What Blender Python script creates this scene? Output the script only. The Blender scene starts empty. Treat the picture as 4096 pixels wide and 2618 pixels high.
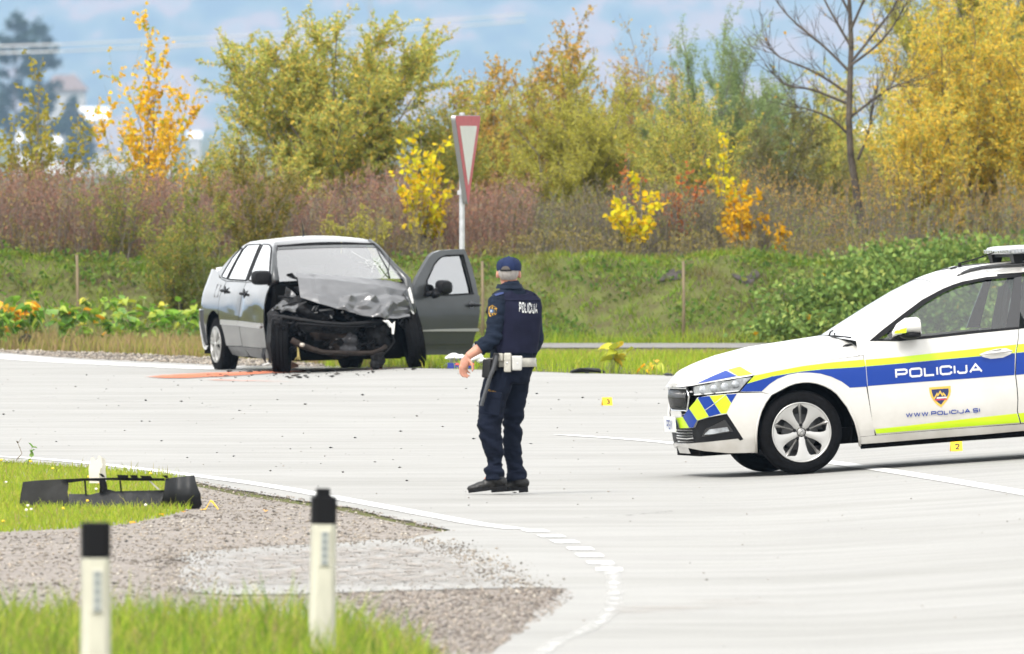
import bpy, bmesh, math, random
import numpy as np
from mathutils import Vector, Matrix, Euler, noise
from mathutils.bvhtree import BVHTree
from mathutils.geometry import tessellate_polygon

scene = bpy.context.scene
COL = scene.collection
RNG = np.random.default_rng(7)
random.seed(7)
R = math.radians

# ---------------------------------------------------------------- camera
F, HC, V0, U0 = 68267.0, 2.74, 464.0, 2048.0      # focal length in photo pixels, eye height, horizon row, centre column
cam_d = bpy.data.cameras.new('camera')
cam = bpy.data.objects.new('camera', cam_d)
COL.objects.link(cam)
cam.location = (0, 0, HC)
cam.rotation_euler = (R(90) - math.atan((1309 - V0) / F), 0, 0)
cam_d.sensor_width = 36
cam_d.lens = 36 * F / 4096
cam_d.clip_start = 1
cam_d.clip_end = 40000
cam_d.dof.use_dof = True
cam_d.dof.focus_distance = 140
cam_d.dof.aperture_fstop = 11
scene.camera = cam

# ---------------------------------------------------------------- sky, sun, exposure
SUN_EL, SUN_AZ = 52, -35          # azimuth from the view axis, negative = left, behind the camera
world = bpy.data.worlds.new('World')
scene.world = world
world.use_nodes = True
wn = world.node_tree
wn.nodes.clear()
wo = wn.nodes.new('ShaderNodeOutputWorld')
wb = wn.nodes.new('ShaderNodeBackground')
sk = wn.nodes.new('ShaderNodeTexSky')
sk.sky_type = 'NISHITA'
sk.sun_disc = False
sk.sun_elevation = R(SUN_EL)
sk.sun_rotation = R(180 - SUN_AZ)
sk.air_density = 1.2
sk.dust_density = 4.0
sk.ozone_density = 1.0
hs = wn.nodes.new('ShaderNodeHueSaturation')
hs.inputs['Saturation'].default_value = 0.25
wb.inputs['Strength'].default_value = 0.15
wn.links.new(sk.outputs[0], hs.inputs['Color'])
ov = wn.nodes.new('ShaderNodeMix')           # high overcast evens the sky out
ov.data_type = 'RGBA'
ov.inputs[0].default_value = .62
ov.inputs[7].default_value = (5.75, 5.7, 5.55, 1)
wn.links.new(hs.outputs[0], ov.inputs[6])
wn.links.new(ov.outputs[2], wb.inputs['Color'])
wn.links.new(wb.outputs[0], wo.inputs['Surface'])
sun_d = bpy.data.lights.new('sun', 'SUN')
sun_d.energy = 1.0
sun_d.angle = R(14)
sun_d.color = (1.0, 0.95, 0.88)
sun = bpy.data.objects.new('sun', sun_d)
COL.objects.link(sun)
a = R(SUN_AZ)
sdir = Vector((math.sin(a) * math.cos(R(SUN_EL)), -math.cos(a) * math.cos(R(SUN_EL)), math.sin(R(SUN_EL))))
sun.rotation_euler = (-sdir).to_track_quat('-Z', 'Y').to_euler()
sun.location = (0, 0, 60)
vs = scene.view_settings
scene.display_settings.display_device = 'sRGB'
vs.view_transform = 'Standard'
vs.look = 'None'
vs.gamma = 1
vs.exposure = 1.5
vs.use_curve_mapping = False
scene.render.engine = 'CYCLES'
cy = scene.cycles
cy.use_denoising = True
cy.max_bounces = 8
cy.diffuse_bounces = 3
cy.glossy_bounces = 3
cy.transmission_bounces = 6
cy.transparent_max_bounces = 12
cy.volume_bounces = 0
cy.sample_clamp_indirect = 6
cy.caustics_reflective = False
cy.caustics_refractive = False

# ---------------------------------------------------------------- helpers
def link(o, parent=None):
    COL.objects.link(o)
    if parent is not None:
        o.parent = parent
    return o

def tag(o, label=None, cat=None, group=None, kind=None):
    if label: o['label'] = label
    if cat: o['category'] = cat
    if group: o['group'] = group
    if kind: o['kind'] = kind
    return o

def empty(name, loc, label, cat, group=None, rz=0):
    o = bpy.data.objects.new(name, None)
    o.empty_display_size = 0.2
    o.location = loc
    o.rotation_euler = (0, 0, rz)
    link(o)
    return tag(o, label, cat, group)

def copy_tree(o, parent=None):
    c = o.copy(); link(c)
    if parent is not None: c.parent = parent
    for ch in list(o.children): copy_tree(ch, c)
    return c

def mesh_np(name, verts, faces, mat, parent=None, smooth=False, kind=None):
    """verts (n,3) array, faces (m,k) int array, all of one size"""
    verts = np.asarray(verts, np.float32); faces = np.asarray(faces, np.int32)
    me = bpy.data.meshes.new(name)
    k = faces.shape[1]; m = len(faces)
    me.vertices.add(len(verts)); me.vertices.foreach_set('co', verts.ravel())
    me.loops.add(m * k); me.loops.foreach_set('vertex_index', faces.ravel())
    me.polygons.add(m); me.polygons.foreach_set('loop_start', np.arange(m, dtype=np.int32) * k)
    me.polygons.foreach_set('loop_total', np.full(m, k, np.int32))
    if smooth: me.polygons.foreach_set('use_smooth', np.ones(m, bool))
    me.update(calc_edges=True); me.validate()
    for x in (mat if isinstance(mat, (list, tuple)) else [mat]): me.materials.append(x)
    o = link(bpy.data.objects.new(name, me), parent)
    if kind: o['kind'] = kind
    return o

class MB:
    """collects shapes into one mesh"""
    def __init__(s): s.v = []; s.f = []; s.m = []
    def add(s, vs, fs, m=0):
        b = len(s.v); s.v += [tuple(p) for p in vs]
        s.f += [tuple(i + b for i in f) for f in fs]; s.m += [m] * len(fs)
        return s
    def box(s, c, d, rot=None, m=0, taper=1.0):
        vs = []
        for z in (-1, 1):
            t = taper if z > 0 else 1
            for x, y in ((-1, -1), (1, -1), (1, 1), (-1, 1)):
                p = Vector((x * d[0] / 2 * t, y * d[1] / 2 * t, z * d[2] / 2))
                if rot is not None: p = rot @ p
                vs.append(p + Vector(c))
        return s.add(vs, [(3, 2, 1, 0), (4, 5, 6, 7), (0, 1, 5, 4), (1, 2, 6, 5), (2, 3, 7, 6), (3, 0, 4, 7)], m)
    def tube(s, path, rad, n=8, m=0, cap=True, squash=None):
        path = [Vector(p) for p in path]
        if not isinstance(rad, (list, tuple)): rad = [rad] * len(path)
        up = Vector((0.13, 0.31, 0.94)); vs = []; prev = None
        for i, p in enumerate(path):
            t = (path[min(i + 1, len(path) - 1)] - path[max(i - 1, 0)])
            t = t.normalized() if t.length > 1e-9 else Vector((0, 0, 1))
            if prev is None:
                a = t.cross(up)
                if a.length < .05: a = t.cross(Vector((1, 0, 0)))
            else:
                a = prev - t * prev.dot(t)
            a.normalize(); prev = a; b = t.cross(a)
            for k in range(n):
                an = 2 * math.pi * k / n
                q = a * math.cos(an) * rad[i] + b * math.sin(an) * rad[i] * (squash or 1)
                vs.append(p + q)
        fs = [(i * n + k, i * n + (k + 1) % n, (i + 1) * n + (k + 1) % n, (i + 1) * n + k) for i in range(len(path) - 1) for k in range(n)]
        if cap: fs += [tuple(range(n - 1, -1, -1)), tuple(range((len(path) - 1) * n, len(path) * n))]
        return s.add(vs, fs, m)
    def ell(s, c, r, rot=None, nu=12, nv=8, m=0):
        vs = []; c = Vector(c)
        for j in range(nv + 1):
            th = math.pi * j / nv
            for i in range(nu):
                ph = 2 * math.pi * i / nu
                p = Vector((r[0] * math.sin(th) * math.cos(ph), r[1] * math.sin(th) * math.sin(ph), r[2] * math.cos(th)))
                vs.append((rot @ p if rot is not None else p) + c)
        fs = [(j * nu + i, (j + 1) * nu + i, (j + 1) * nu + (i + 1) % nu, j * nu + (i + 1) % nu) for j in range(nv) for i in range(nu)]
        return s.add(vs, fs, m)
    def lathe(s, prof, n=48, axis='Y', c=(0, 0, 0), m=0, rot=None, closed=False):
        """prof: (radius, offset along axis)"""
        vs = []; c = Vector(c)
        for r, h in prof:
            for k in range(n):
                an = 2 * math.pi * k / n
                if axis == 'Y': p = Vector((r * math.cos(an), h, r * math.sin(an)))
                elif axis == 'Z': p = Vector((r * math.cos(an), r * math.sin(an), h))
                else: p = Vector((h, r * math.cos(an), r * math.sin(an)))
                vs.append((rot @ p if rot is not None else p) + c)
        L = len(prof); rg = L if closed else L - 1
        fs = [(i * n + k, i * n + (k + 1) % n, ((i + 1) % L) * n + (k + 1) % n, ((i + 1) % L) * n + k) for i in range(rg) for k in range(n)]
        return s.add(vs, fs, m)
    def prism(s, pts, d, m=0):
        """pts: closed 3-D outline, extruded by vector d"""
        pts = [Vector(p) for p in pts]; d = Vector(d); n = len(pts)
        tr = tessellate_polygon([pts])
        vs = pts + [p + d for p in pts]
        fs = [tuple(t) for t in tr] + [tuple(i + n for i in reversed(t)) for t in tr]
        fs += [(i, (i + 1) % n, n + (i + 1) % n, n + i) for i in range(n)]
        return s.add(vs, fs, m)
    def build(s, name, mat, parent=None, smooth=False, bevel=0, kind=None, recalc=True, angle=None, segs=2):
        me = bpy.data.meshes.new(name)
        me.from_pydata([tuple(p) for p in s.v], [], s.f)
        mats = mat if isinstance(mat, (list, tuple)) else [mat]
        for x in mats: me.materials.append(x)
        me.polygons.foreach_set('material_index', s.m)
        if recalc or bevel:
            bm = bmesh.new(); bm.from_mesh(me)
            if recalc: bmesh.ops.recalc_face_normals(bm, faces=bm.faces)
            if bevel:
                es = [e for e in bm.edges if len(e.link_faces) == 2 and e.calc_face_angle(0) > .5]
                bmesh.ops.bevel(bm, geom=es, offset=bevel, segments=segs, affect='EDGES', profile=.6, clamp_overlap=True)
            bm.to_mesh(me); bm.free()
        if smooth: me.polygons.foreach_set('use_smooth', [True] * len(me.polygons))
        me.update()
        o = link(bpy.data.objects.new(name, me), parent)
        if angle is not None: me.set_sharp_from_angle(angle=R(angle))
        if kind: o['kind'] = kind
        return o

def fuse(mb, name, mat, parent=None, voxel=.01, smooth_it=6, disp=None, kind=None):
    """union of overlapping shapes into one continuous skin (voxel remesh), then smoothing and an optional displacement"""
    me = bpy.data.meshes.new(name); me.from_pydata([tuple(p) for p in mb.v], [], mb.f)
    bm = bmesh.new(); bm.from_mesh(me); bmesh.ops.recalc_face_normals(bm, faces=bm.faces); bm.to_mesh(me); bm.free()
    o = link(bpy.data.objects.new(name, me))
    md = o.modifiers.new('r', 'REMESH'); md.mode = 'VOXEL'; md.voxel_size = voxel
    ms = o.modifiers.new('s', 'SMOOTH'); ms.factor = .5; ms.iterations = smooth_it
    dg = bpy.context.evaluated_depsgraph_get(); dg.update()
    nm = bpy.data.meshes.new_from_object(o.evaluated_get(dg))
    o.modifiers.clear(); o.data = nm; bpy.data.meshes.remove(me)
    nm.name = name
    if disp is not None:
        n = len(nm.vertices)
        co = np.empty(n * 3, np.float32); nm.vertices.foreach_get('co', co)
        no = np.empty(n * 3, np.float32); nm.vertices.foreach_get('normal', no)
        co = co.reshape(-1, 3); no = no.reshape(-1, 3)
        d = np.array([disp(Vector(p)) for p in co], np.float32)
        nm.vertices.foreach_set('co', (co + no * d[:, None]).ravel())
    nm.polygons.foreach_set('use_smooth', [True] * len(nm.polygons))
    nm.materials.clear(); nm.materials.append(mat)
    nm.update()
    if parent is not None: o.parent = parent
    if kind: o['kind'] = kind
    return o

def poly_grid(pts2, step):
    """2-D outline -> (verts2, tris) cut on a grid of the given step (sx, sy)"""
    tr = tessellate_polygon([[Vector((p[0], p[1], 0)) for p in pts2]])
    bm = bmesh.new()
    vs = [bm.verts.new((p[0], p[1], 0)) for p in pts2]
    for t in tr:
        try: bm.faces.new([vs[i] for i in t])
        except ValueError: pass
    xs = [p[0] for p in pts2]; ys = [p[1] for p in pts2]
    for ax, lo, hi, st in ((0, min(xs), max(xs), step[0]), (1, min(ys), max(ys), step[1])):
        k = math.floor(lo / st) + 1
        while k * st < hi - 1e-6:
            co = [0, 0, 0]; no = [0, 0, 0]; co[ax] = k * st; no[ax] = 1
            bmesh.ops.bisect_plane(bm, geom=bm.verts[:] + bm.edges[:] + bm.faces[:], plane_co=co, plane_no=no, dist=1e-6)
            k += 1
    bm.verts.index_update()
    V = [(v.co.x, v.co.y) for v in bm.verts]; Fc = [[v.index for v in f.verts] for f in bm.faces]
    bd = [(e.verts[0].index, e.verts[1].index) for e in bm.edges if len(e.link_faces) == 1]
    bm.free()
    return V, Fc, bd

# ---------------------------------------------------------------- materials
def new_mat(name):
    m = bpy.data.materials.new(name); m.use_nodes = True
    nt = m.node_tree
    return m, nt, nt.nodes['Principled BSDF']

def hexc(r, g, b):
    f = lambda c: (c / 255 / 12.92) if c <= 10 else ((c / 255 + .055) / 1.055) ** 2.4
    return (f(r), f(g), f(b), 1)

def M(name, col, rough=.5, metal=0, coat=0, var=0, scale=8, bump=0, bscale=60, spec=.5, trans=0, alpha=1, ior=1.5, var2=None, stretch=None):
    m, nt, p = new_mat(name)
    col = tuple(col) if len(col) == 4 else tuple(col) + (1,)
    p.inputs['Base Color'].default_value = col
    p.inputs['Roughness'].default_value = rough
    p.inputs['Metallic'].default_value = metal
    p.inputs['Coat Weight'].default_value = coat
    p.inputs['Coat Roughness'].default_value = .04
    p.inputs['Specular IOR Level'].default_value = spec
    p.inputs['Transmission Weight'].default_value = trans
    p.inputs['IOR'].default_value = ior
    p.inputs['Alpha'].default_value = alpha
    if var or bump:
        tc = nt.nodes.new('ShaderNodeTexCoord'); src = tc.outputs['Object']
        if stretch:
            mp = nt.nodes.new('ShaderNodeMapping'); mp.inputs['Scale'].default_value = stretch
            nt.links.new(src, mp.inputs['Vector']); src = mp.outputs['Vector']
    if var:
        nz = nt.nodes.new('ShaderNodeTexNoise'); nz.inputs['Scale'].default_value = scale
        nz.inputs['Detail'].default_value = 6; nz.inputs['Roughness'].default_value = .65
        nt.links.new(src, nz.inputs['Vector'])
        mx = nt.nodes.new('ShaderNodeMix'); mx.data_type = 'RGBA'
        c2 = var2 if var2 else tuple(c * (1 - var) for c in col[:3])
        mx.inputs[6].default_value = tuple(min(1, c * (1 + var * .6)) for c in col[:3]) + (1,)
        mx.inputs[7].default_value = tuple(c2[:3]) + (1,)
        mr = nt.nodes.new('ShaderNodeMapRange'); mr.inputs[1].default_value = .35; mr.inputs[2].default_value = .68
        nt.links.new(nz.outputs[0], mr.inputs[0]); nt.links.new(mr.outputs[0], mx.inputs[0])
        nt.links.new(mx.outputs[2], p.inputs['Base Color'])
    if bump:
        nb = nt.nodes.new('ShaderNodeTexNoise'); nb.inputs['Scale'].default_value = bscale; nb.inputs['Detail'].default_value = 4
        nt.links.new(src, nb.inputs['Vector'])
        bp = nt.nodes.new('ShaderNodeBump'); bp.inputs['Strength'].default_value = bump; bp.inputs['Distance'].default_value = .02
        nt.links.new(nb.outputs[0], bp.inputs['Height']); nt.links.new(bp.outputs[0], p.inputs['Normal'])
    return m

def leaf_mat(name, cols, trans=.42, rough=.55, patch=None, pscale=.8):
    """leaf colours picked per leaf"""
    m, nt, p = new_mat(name)
    g = nt.nodes.new('ShaderNodeNewGeometry')
    cr = nt.nodes.new('ShaderNodeValToRGB'); cr.color_ramp.interpolation = 'LINEAR'
    el = cr.color_ramp.elements
    n = len(cols)
    while len(el) < n: el.new(.5)
    for i, c in enumerate(cols):
        el[i].position = i / max(1, n - 1); el[i].color = c if len(c) == 4 else tuple(c) + (1,)
    nt.links.new(g.outputs['Random Per Island'], cr.inputs[0])
    p.inputs['Roughness'].default_value = rough
    p.inputs['Specular IOR Level'].default_value = .05
    src = cr.outputs[0]
    if patch:      # patches of another growth
        tc = nt.nodes.new('ShaderNodeTexCoord'); nz = nt.nodes.new('ShaderNodeTexNoise'); nz.inputs['Scale'].default_value = pscale; nz.inputs['Detail'].default_value = 5
        mr = nt.nodes.new('ShaderNodeMapRange'); mr.inputs[1].default_value = .50; mr.inputs[2].default_value = .68; mx = nt.nodes.new('ShaderNodeMix'); mx.data_type = 'RGBA'; mx.blend_type = 'MIX'
        mx.inputs[7].default_value = tuple(patch) + (1,)
        nt.links.new(tc.outputs['Object'], nz.inputs['Vector']); nt.links.new(nz.outputs[0], mr.inputs[0]); nt.links.new(mr.outputs[0], mx.inputs[0]); nt.links.new(src, mx.inputs[6]); src = mx.outputs[2]
    nt.links.new(src, p.inputs['Base Color'])
    tr = nt.nodes.new('ShaderNodeBsdfTranslucent'); nt.links.new(src, tr.inputs[0])
    mx = nt.nodes.new('ShaderNodeMixShader'); mx.inputs[0].default_value = trans
    out = nt.nodes['Material Output']
    nt.links.new(p.outputs[0], mx.inputs[1]); nt.links.new(tr.outputs[0], mx.inputs[2]); nt.links.new(mx.outputs[0], out.inputs[0])
    return m

# ---------------------------------------------------------------- lie of the land
def sstep(a, b, x):
    t = np.clip((x - a) / (b - a), 0, 1); return t * t * (3 - 2 * t)

BANK0, BANKH = 205.6, .96
def gz(x, y):
    """height of the ground"""
    x = np.asarray(x, float); y = np.asarray(y, float)
    t = x - 1.7
    z = .066 * (np.sqrt(t * t + .09) + t) / 2 * (1 - sstep(147, 178, y)) * (1 - sstep(6, 14, x))
    z = z + .05 * sstep(-2.3, -.9, x) * sstep(171, 181, y) * (1 - sstep(186, 196, y))
    wob = .25 * np.sin(x * .9 + 1) + .18 * np.sin(x * 2.3)
    bh = BANKH + .05 * np.sin(x * .7 + .4) + .03 * np.sin(x * 2.9)
    z = z + sstep(205.2, 206.2, y) * (1 - sstep(208.2, 209, y)) * (.05 * np.sin(x * 5.1 + y * 3.3) * np.sin(y * 4.1 + x * 1.7) + .035 * np.sin(x * 9.7 + 1.3) * np.sin(y * 7.9 - x * 3.1))
    z = z + bh * sstep(BANK0 + wob * .5, BANK0 + 2.6 + wob * .3, y) * (1 - sstep(235, 330, y))
    z = z - 14 * sstep(300, 3500, y)
    return z

def G(u, v):
    """photo pixel of a ground point -> world (x, y, z)"""
    ys = np.arange(60, 232, .25)          # first place where the line of sight meets the ground
    d = HC - (v - V0) * ys / F - gz((u - U0) * ys / F, ys)
    k = np.argmax(d <= 0) if (d <= 0).any() else len(ys) - 1
    a, b = ys[max(k - 1, 0)], ys[k]
    for _ in range(22):
        m = (a + b) / 2
        if HC - (v - V0) * m / F - float(gz((u - U0) * m / F, m)) > 0: a = m
        else: b = m
    return Vector(((u - U0) * b / F, b, float(gz((u - U0) * b / F, b))))

def G24(pts):   # the same for points read off a 2408-pixel-wide view
    return [G(a * 1.70100, b * 1.70100) for a, b in pts]

def at(u, v, y):
    """photo pixel at a given distance -> world"""
    return Vector(((u - U0) * y / F, y, HC - (v - V0) * y / F))

def sheet(name, outline, off, mat, parent=None, step=(.4, 2.0), kind=None):
    V, Fc, _ = poly_grid([(p[0], p[1]) for p in outline], step)
    z = gz([p[0] for p in V], [p[1] for p in V])
    mb = MB(); mb.add([(V[i][0], V[i][1], z[i] + off) for i in range(len(V))], Fc)
    o = mb.build(name, mat, parent, smooth=True)
    for p in o.data.polygons: pass
    me = o.data
    if len(me.polygons) and sum(p.normal.z for p in me.polygons) < 0: me.flip_normals()
    if kind: o['kind'] = kind
    return o

def ribbon(pts, w0, w1=None):
    """widen a ground polyline (x, y) into an outline"""
    w1 = w0 if w1 is None else w1
    P = [Vector((p[0], p[1])) for p in pts]; A = []; B = []
    for i, p in enumerate(P):
        t = (P[min(i + 1, len(P) - 1)] - P[max(i - 1, 0)]).normalized(); n = Vector((-t.y, t.x))
        w = (w0 + (w1 - w0) * i / (len(P) - 1)) / 2
        A.append(p + n * w); B.append(p - n * w)
    return A + B[::-1]

def smooth_line(pts, n=6):
    P = [Vector(p) for p in pts]; out = []
    for i in range(len(P) - 1):
        p0, p1, p2, p3 = P[max(i - 1, 0)], P[i], P[i + 1], P[min(i + 2, len(P) - 1)]
        for k in range(n):
            t = k / n
            out.append(.5 * ((2 * p1) + (p2 - p0) * t + (2 * p0 - 5 * p1 + 4 * p2 - p3) * t * t + (3 * p1 - p0 - 3 * p2 + p3) * t ** 3))
    return out + [P[-1]]
# ================================================================ SETTING: ground, road, markings
def _near_berm(x, y):
    return .2 * (1 - sstep(83, 89, y)) * (1 - sstep(-1.1, -.2, x))
_gz0 = gz
def gz(x, y):
    return _gz0(x, y) + _near_berm(np.asarray(x, float), np.asarray(y, float))

def road_material():
    m, nt, p = new_mat('worn_asphalt')
    L = nt.links; N = nt.nodes
    tc = N.new('ShaderNodeTexCoord')
    mp = N.new('ShaderNodeMapping'); mp.inputs['Scale'].default_value = (.55, 1.3, 1); mp.inputs['Rotation'].default_value = (0, 0, R(-3))
    L.new(tc.outputs['Object'], mp.inputs['Vector'])
    n1 = N.new('ShaderNodeTexNoise'); n1.inputs['Scale'].default_value = 1.2; n1.inputs['Detail'].default_value = 8; n1.inputs['Roughness'].default_value = .6
    L.new(mp.outputs[0], n1.inputs['Vector'])
    n2 = N.new('ShaderNodeTexNoise'); n2.inputs['Scale'].default_value = 90; n2.inputs['Detail'].default_value = 3
    L.new(tc.outputs['Object'], n2.inputs['Vector'])
    mp3 = N.new('ShaderNodeMapping'); mp3.inputs['Scale'].default_value = (.35, .9, 1); mp3.inputs['Rotation'].default_value = (0, 0, R(6))
    L.new(tc.outputs['Object'], mp3.inputs['Vector'])
    n3 = N.new('ShaderNodeTexNoise'); n3.inputs['Scale'].default_value = .45; n3.inputs['Detail'].default_value = 5
    L.new(mp3.outputs[0], n3.inputs['Vector'])
    cr = N.new('ShaderNodeValToRGB'); e = cr.color_ramp.elements
    e[0].position = .33; e[0].color = (.262, .259, .249, 1); e[1].position = .62; e[1].color = (.305, .302, .290, 1)
    L.new(n1.outputs[0], cr.inputs[0])
    cr3 = N.new('ShaderNodeValToRGB'); e = cr3.color_ramp.elements
    e[0].position = .36; e[0].color = (.90, .90, .89, 1); e[1].position = .56; e[1].color = (1, 1, 1, 1)
    L.new(n3.outputs[0], cr3.inputs[0])
    cr2 = N.new('ShaderNodeValToRGB'); e = cr2.color_ramp.elements
    e[0].position = .3; e[0].color = (.72, .72, .72, 1); e[1].position = .6; e[1].color = (1.06, 1.06, 1.05, 1)
    L.new(n2.outputs[0], cr2.inputs[0])
    a = N.new('ShaderNodeMix'); a.data_type = 'RGBA'; a.blend_type = 'MULTIPLY'; a.inputs[0].default_value = 1
    L.new(cr.outputs[0], a.inputs[6]); L.new(cr3.outputs[0], a.inputs[7])
    b = N.new('ShaderNodeMix'); b.data_type = 'RGBA'; b.blend_type = 'MULTIPLY'; b.inputs[0].default_value = .8
    L.new(a.outputs[2], b.inputs[6]); L.new(cr2.outputs[0], b.inputs[7])
    L.new(b.outputs[2], p.inputs['Base Color'])
    p.inputs['Roughness'].default_value = .75; p.inputs['Specular IOR Level'].default_value = .25
    bp = N.new('ShaderNodeBump'); bp.inputs['Strength'].default_value = .5; bp.inputs['Distance'].default_value = .006
    L.new(n2.outputs[0], bp.inputs['Height']); L.new(bp.outputs[0], p.inputs['Normal'])
    return m

def stain_material(name, c1, c2, scale, lo, hi, stretch=(1, 1, 1), rough=.9, edge=None):
    """patchy layer: noise decides where it lies"""
    m, nt, p = new_mat(name); L = nt.links; N = nt.nodes
    tc = N.new('ShaderNodeTexCoord')
    mp = N.new('ShaderNodeMapping'); mp.inputs['Scale'].default_value = stretch
    L.new(tc.outputs['Object'], mp.inputs['Vector'])
    n1 = N.new('ShaderNodeTexNoise'); n1.inputs['Scale'].default_value = scale; n1.inputs['Detail'].default_value = 8; n1.inputs['Roughness'].default_value = .68
    L.new(mp.outputs[0], n1.inputs['Vector'])
    n2 = N.new('ShaderNodeTexNoise'); n2.inputs['Scale'].default_value = scale * 6; n2.inputs['Detail'].default_value = 5
    L.new(mp.outputs[0], n2.inputs['Vector'])
    mx = N.new('ShaderNodeMix'); mx.data_type = 'RGBA'; mx.inputs[6].default_value = c1; mx.inputs[7].default_value = c2
    L.new(n2.outputs[0], mx.inputs[0]); L.new(mx.outputs[2], p.inputs['Base Color'])
    mr = N.new('ShaderNodeMapRange'); mr.inputs[1].default_value = lo; mr.inputs[2].default_value = hi
    src = n1.outputs[0]
    at_ = N.new('ShaderNodeAttribute'); at_.attribute_name = 'fade'
    ad = N.new('ShaderNodeMath'); ad.operation = 'ADD'
    L.new(src, ad.inputs[0]); L.new(at_.outputs['Fac'], ad.inputs[1]); L.new(ad.outputs[0], mr.inputs[0])
    L.new(mr.outputs[0], p.inputs['Alpha'])
    p.inputs['Roughness'].default_value = rough
    return m

def fade_edges(o, outline, width, depth=-.6):
    """how far a point lies from the outline, kept as an attribute so a loose layer thins out at its rim"""
    me = o.data; a = me.attributes.new('fade', 'FLOAT', 'POINT')
    P = np.array([(p[0], p[1]) for p in outline]); Q = np.roll(P, -1, 0)
    vals = []
    for v in me.vertices:
        c = np.array([v.co.x, v.co.y]); s = np.array([1.0, .12])
        d = (Q - P) * s; w = (c - P) * s
        t = np.clip((w * d).sum(1) / np.maximum((d * d).sum(1), 1e-9), 0, 1)
        dist = np.sqrt(((w - d * t[:, None]) ** 2).sum(1)).min()
        vals.append(depth * (1 - min(1, dist / width)))
    a.data.foreach_set('value', vals)

m_soil = M('grassy_soil', (.085, .10, .03), .95, var=.5, scale=3.5, var2=(.07, .055, .035), spec=.05, bump=.5, bscale=30)
m_road = road_material()
m_paint = M('road_paint', (.60, .60, .585), .6, var=.12, scale=14)
m_gravel = M('gravel_ground', (.24, .215, .19), .95, var=.5, scale=2.2, bump=.9, bscale=55, var2=(.15, .13, .115), stretch=(.7, 2.2, 1))

# one ground sheet out to the horizon
def ground_sheet():
    xs = np.concatenate([-np.geomspace(14000, 16, 30), np.arange(-15, 15.01, .3), np.geomspace(16, 14000, 30)])
    ys = np.concatenate([[-60, -20, 10, 40, 60], np.arange(70, 200, 2.0), np.arange(200, 212, .25), np.arange(212, 240, 2.0), np.geomspace(242, 28000, 56)])
    X, Y = np.meshgrid(xs, ys)
    Z = gz(X, Y)
    V = np.stack([X, Y, Z], -1).reshape(-1, 3)
    nx, ny = len(xs), len(ys)
    i = np.arange(nx - 1)[None, :] + nx * np.arange(ny - 1)[:, None]
    Fc = np.stack([i, i + 1, i + 1 + nx, i + nx], -1).reshape(-1, 4)
    o = mesh_np('ground', V, Fc, m_soil, smooth=True)
    tag(o, kind='structure')
ground_sheet()

ROAD_NEAR = [(1075, 1640), (1165, 1534), (1243, 1480), (1290, 1436), (1332, 1389), (1200, 1386), (1010, 1392), (830, 1395), (640, 1402), (440, 1400), (428, 1345), (430, 1303), (600, 1292), (780, 1281), (960, 1272), (1070, 1250), (1000, 1238), (900, 1215), (800, 1194), (680, 1175), (560, 1157), (460, 1137), (330, 1117), (180, 1101), (0, 1089), (-300, 1072), (-800, 1050)]
ROAD_FAR = [(-900, 1376), (-300, 1400), (0, 1414), (166, 1429), (374, 1441), (623, 1453), (830, 1463), (1200, 1474), (1700, 1478), (1924, 1483), (2128, 1492), (2736, 1509), (3300, 1523), (4096, 1541), (4800, 1558)]
near = [G(a * 1.701, b * 1.701) for a, b in ROAD_NEAR]
far = [G(a, b) for a, b in ROAD_FAR]
# ragged broken edge of the asphalt
def ragged(pts, amp, per):
    out = []
    for i in range(len(pts) - 1):
        a, b = Vector(pts[i][:2]), Vector(pts[i + 1][:2]); n = max(2, int((b - a).length / per))
        for k in range(n):
            p = a.lerp(b, k / n)
            out.append((p.x + amp * noise.noise(Vector((p.x * 3, p.y * 1.1, 3))), p.y + amp * 5 * noise.noise(Vector((p.x * 3, p.y * 1.1, 9)))))
    out.append((pts[-1][0], pts[-1][1]))
    return out
road_outline = ragged(near, .10, .4) + ragged(far, .05, .6) + [(11, 170), (11, 120), (10, 80)]
road = sheet('road', road_outline, .010, m_road, step=(.4, 2.5), kind='structure')

gravel_sheet = sheet('gravel_shoulder', [(p.x, p.y) for p in [G(a * 1.701, b * 1.701) for a, b in [(1120, 1640), (1290, 1480), (1345, 1385), (1100, 1262), (1000, 1246), (800, 1203), (560, 1167), (460, 1145), (180, 1109), (0, 1096), (-300, 1080), (-800, 1058)]]] + [(-9, 112), (-7, 80)], .004, m_gravel, step=(.3, 1.5), kind='structure')
sheet('gravel_strip', [(p.x, p.y) for p in [G(a, b) for a, b in [(-900, 1366), (-300, 1388), (0, 1404), (250, 1410), (415, 1415), (623, 1424), (830, 1433), (1000, 1441), (1250, 1456), (1330, 1476), (830, 1470), (374, 1448), (0, 1420), (-300, 1406), (-900, 1380)]]], .004, m_gravel, step=(.3, 1.0), kind='structure')
m_path = M('path_gravel', (.17, .165, .155), .95, var=.3, scale=6, bump=.5, bscale=40)
sheet('path', [(-2.2, 201.2), (0, 200.9), (3, 200.8), (9, 200.4), (9, 204.6), (3, 205.0), (0, 205.0), (-2.2, 205.2)], .01, m_path, step=(.4, 1), kind='structure')

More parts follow.
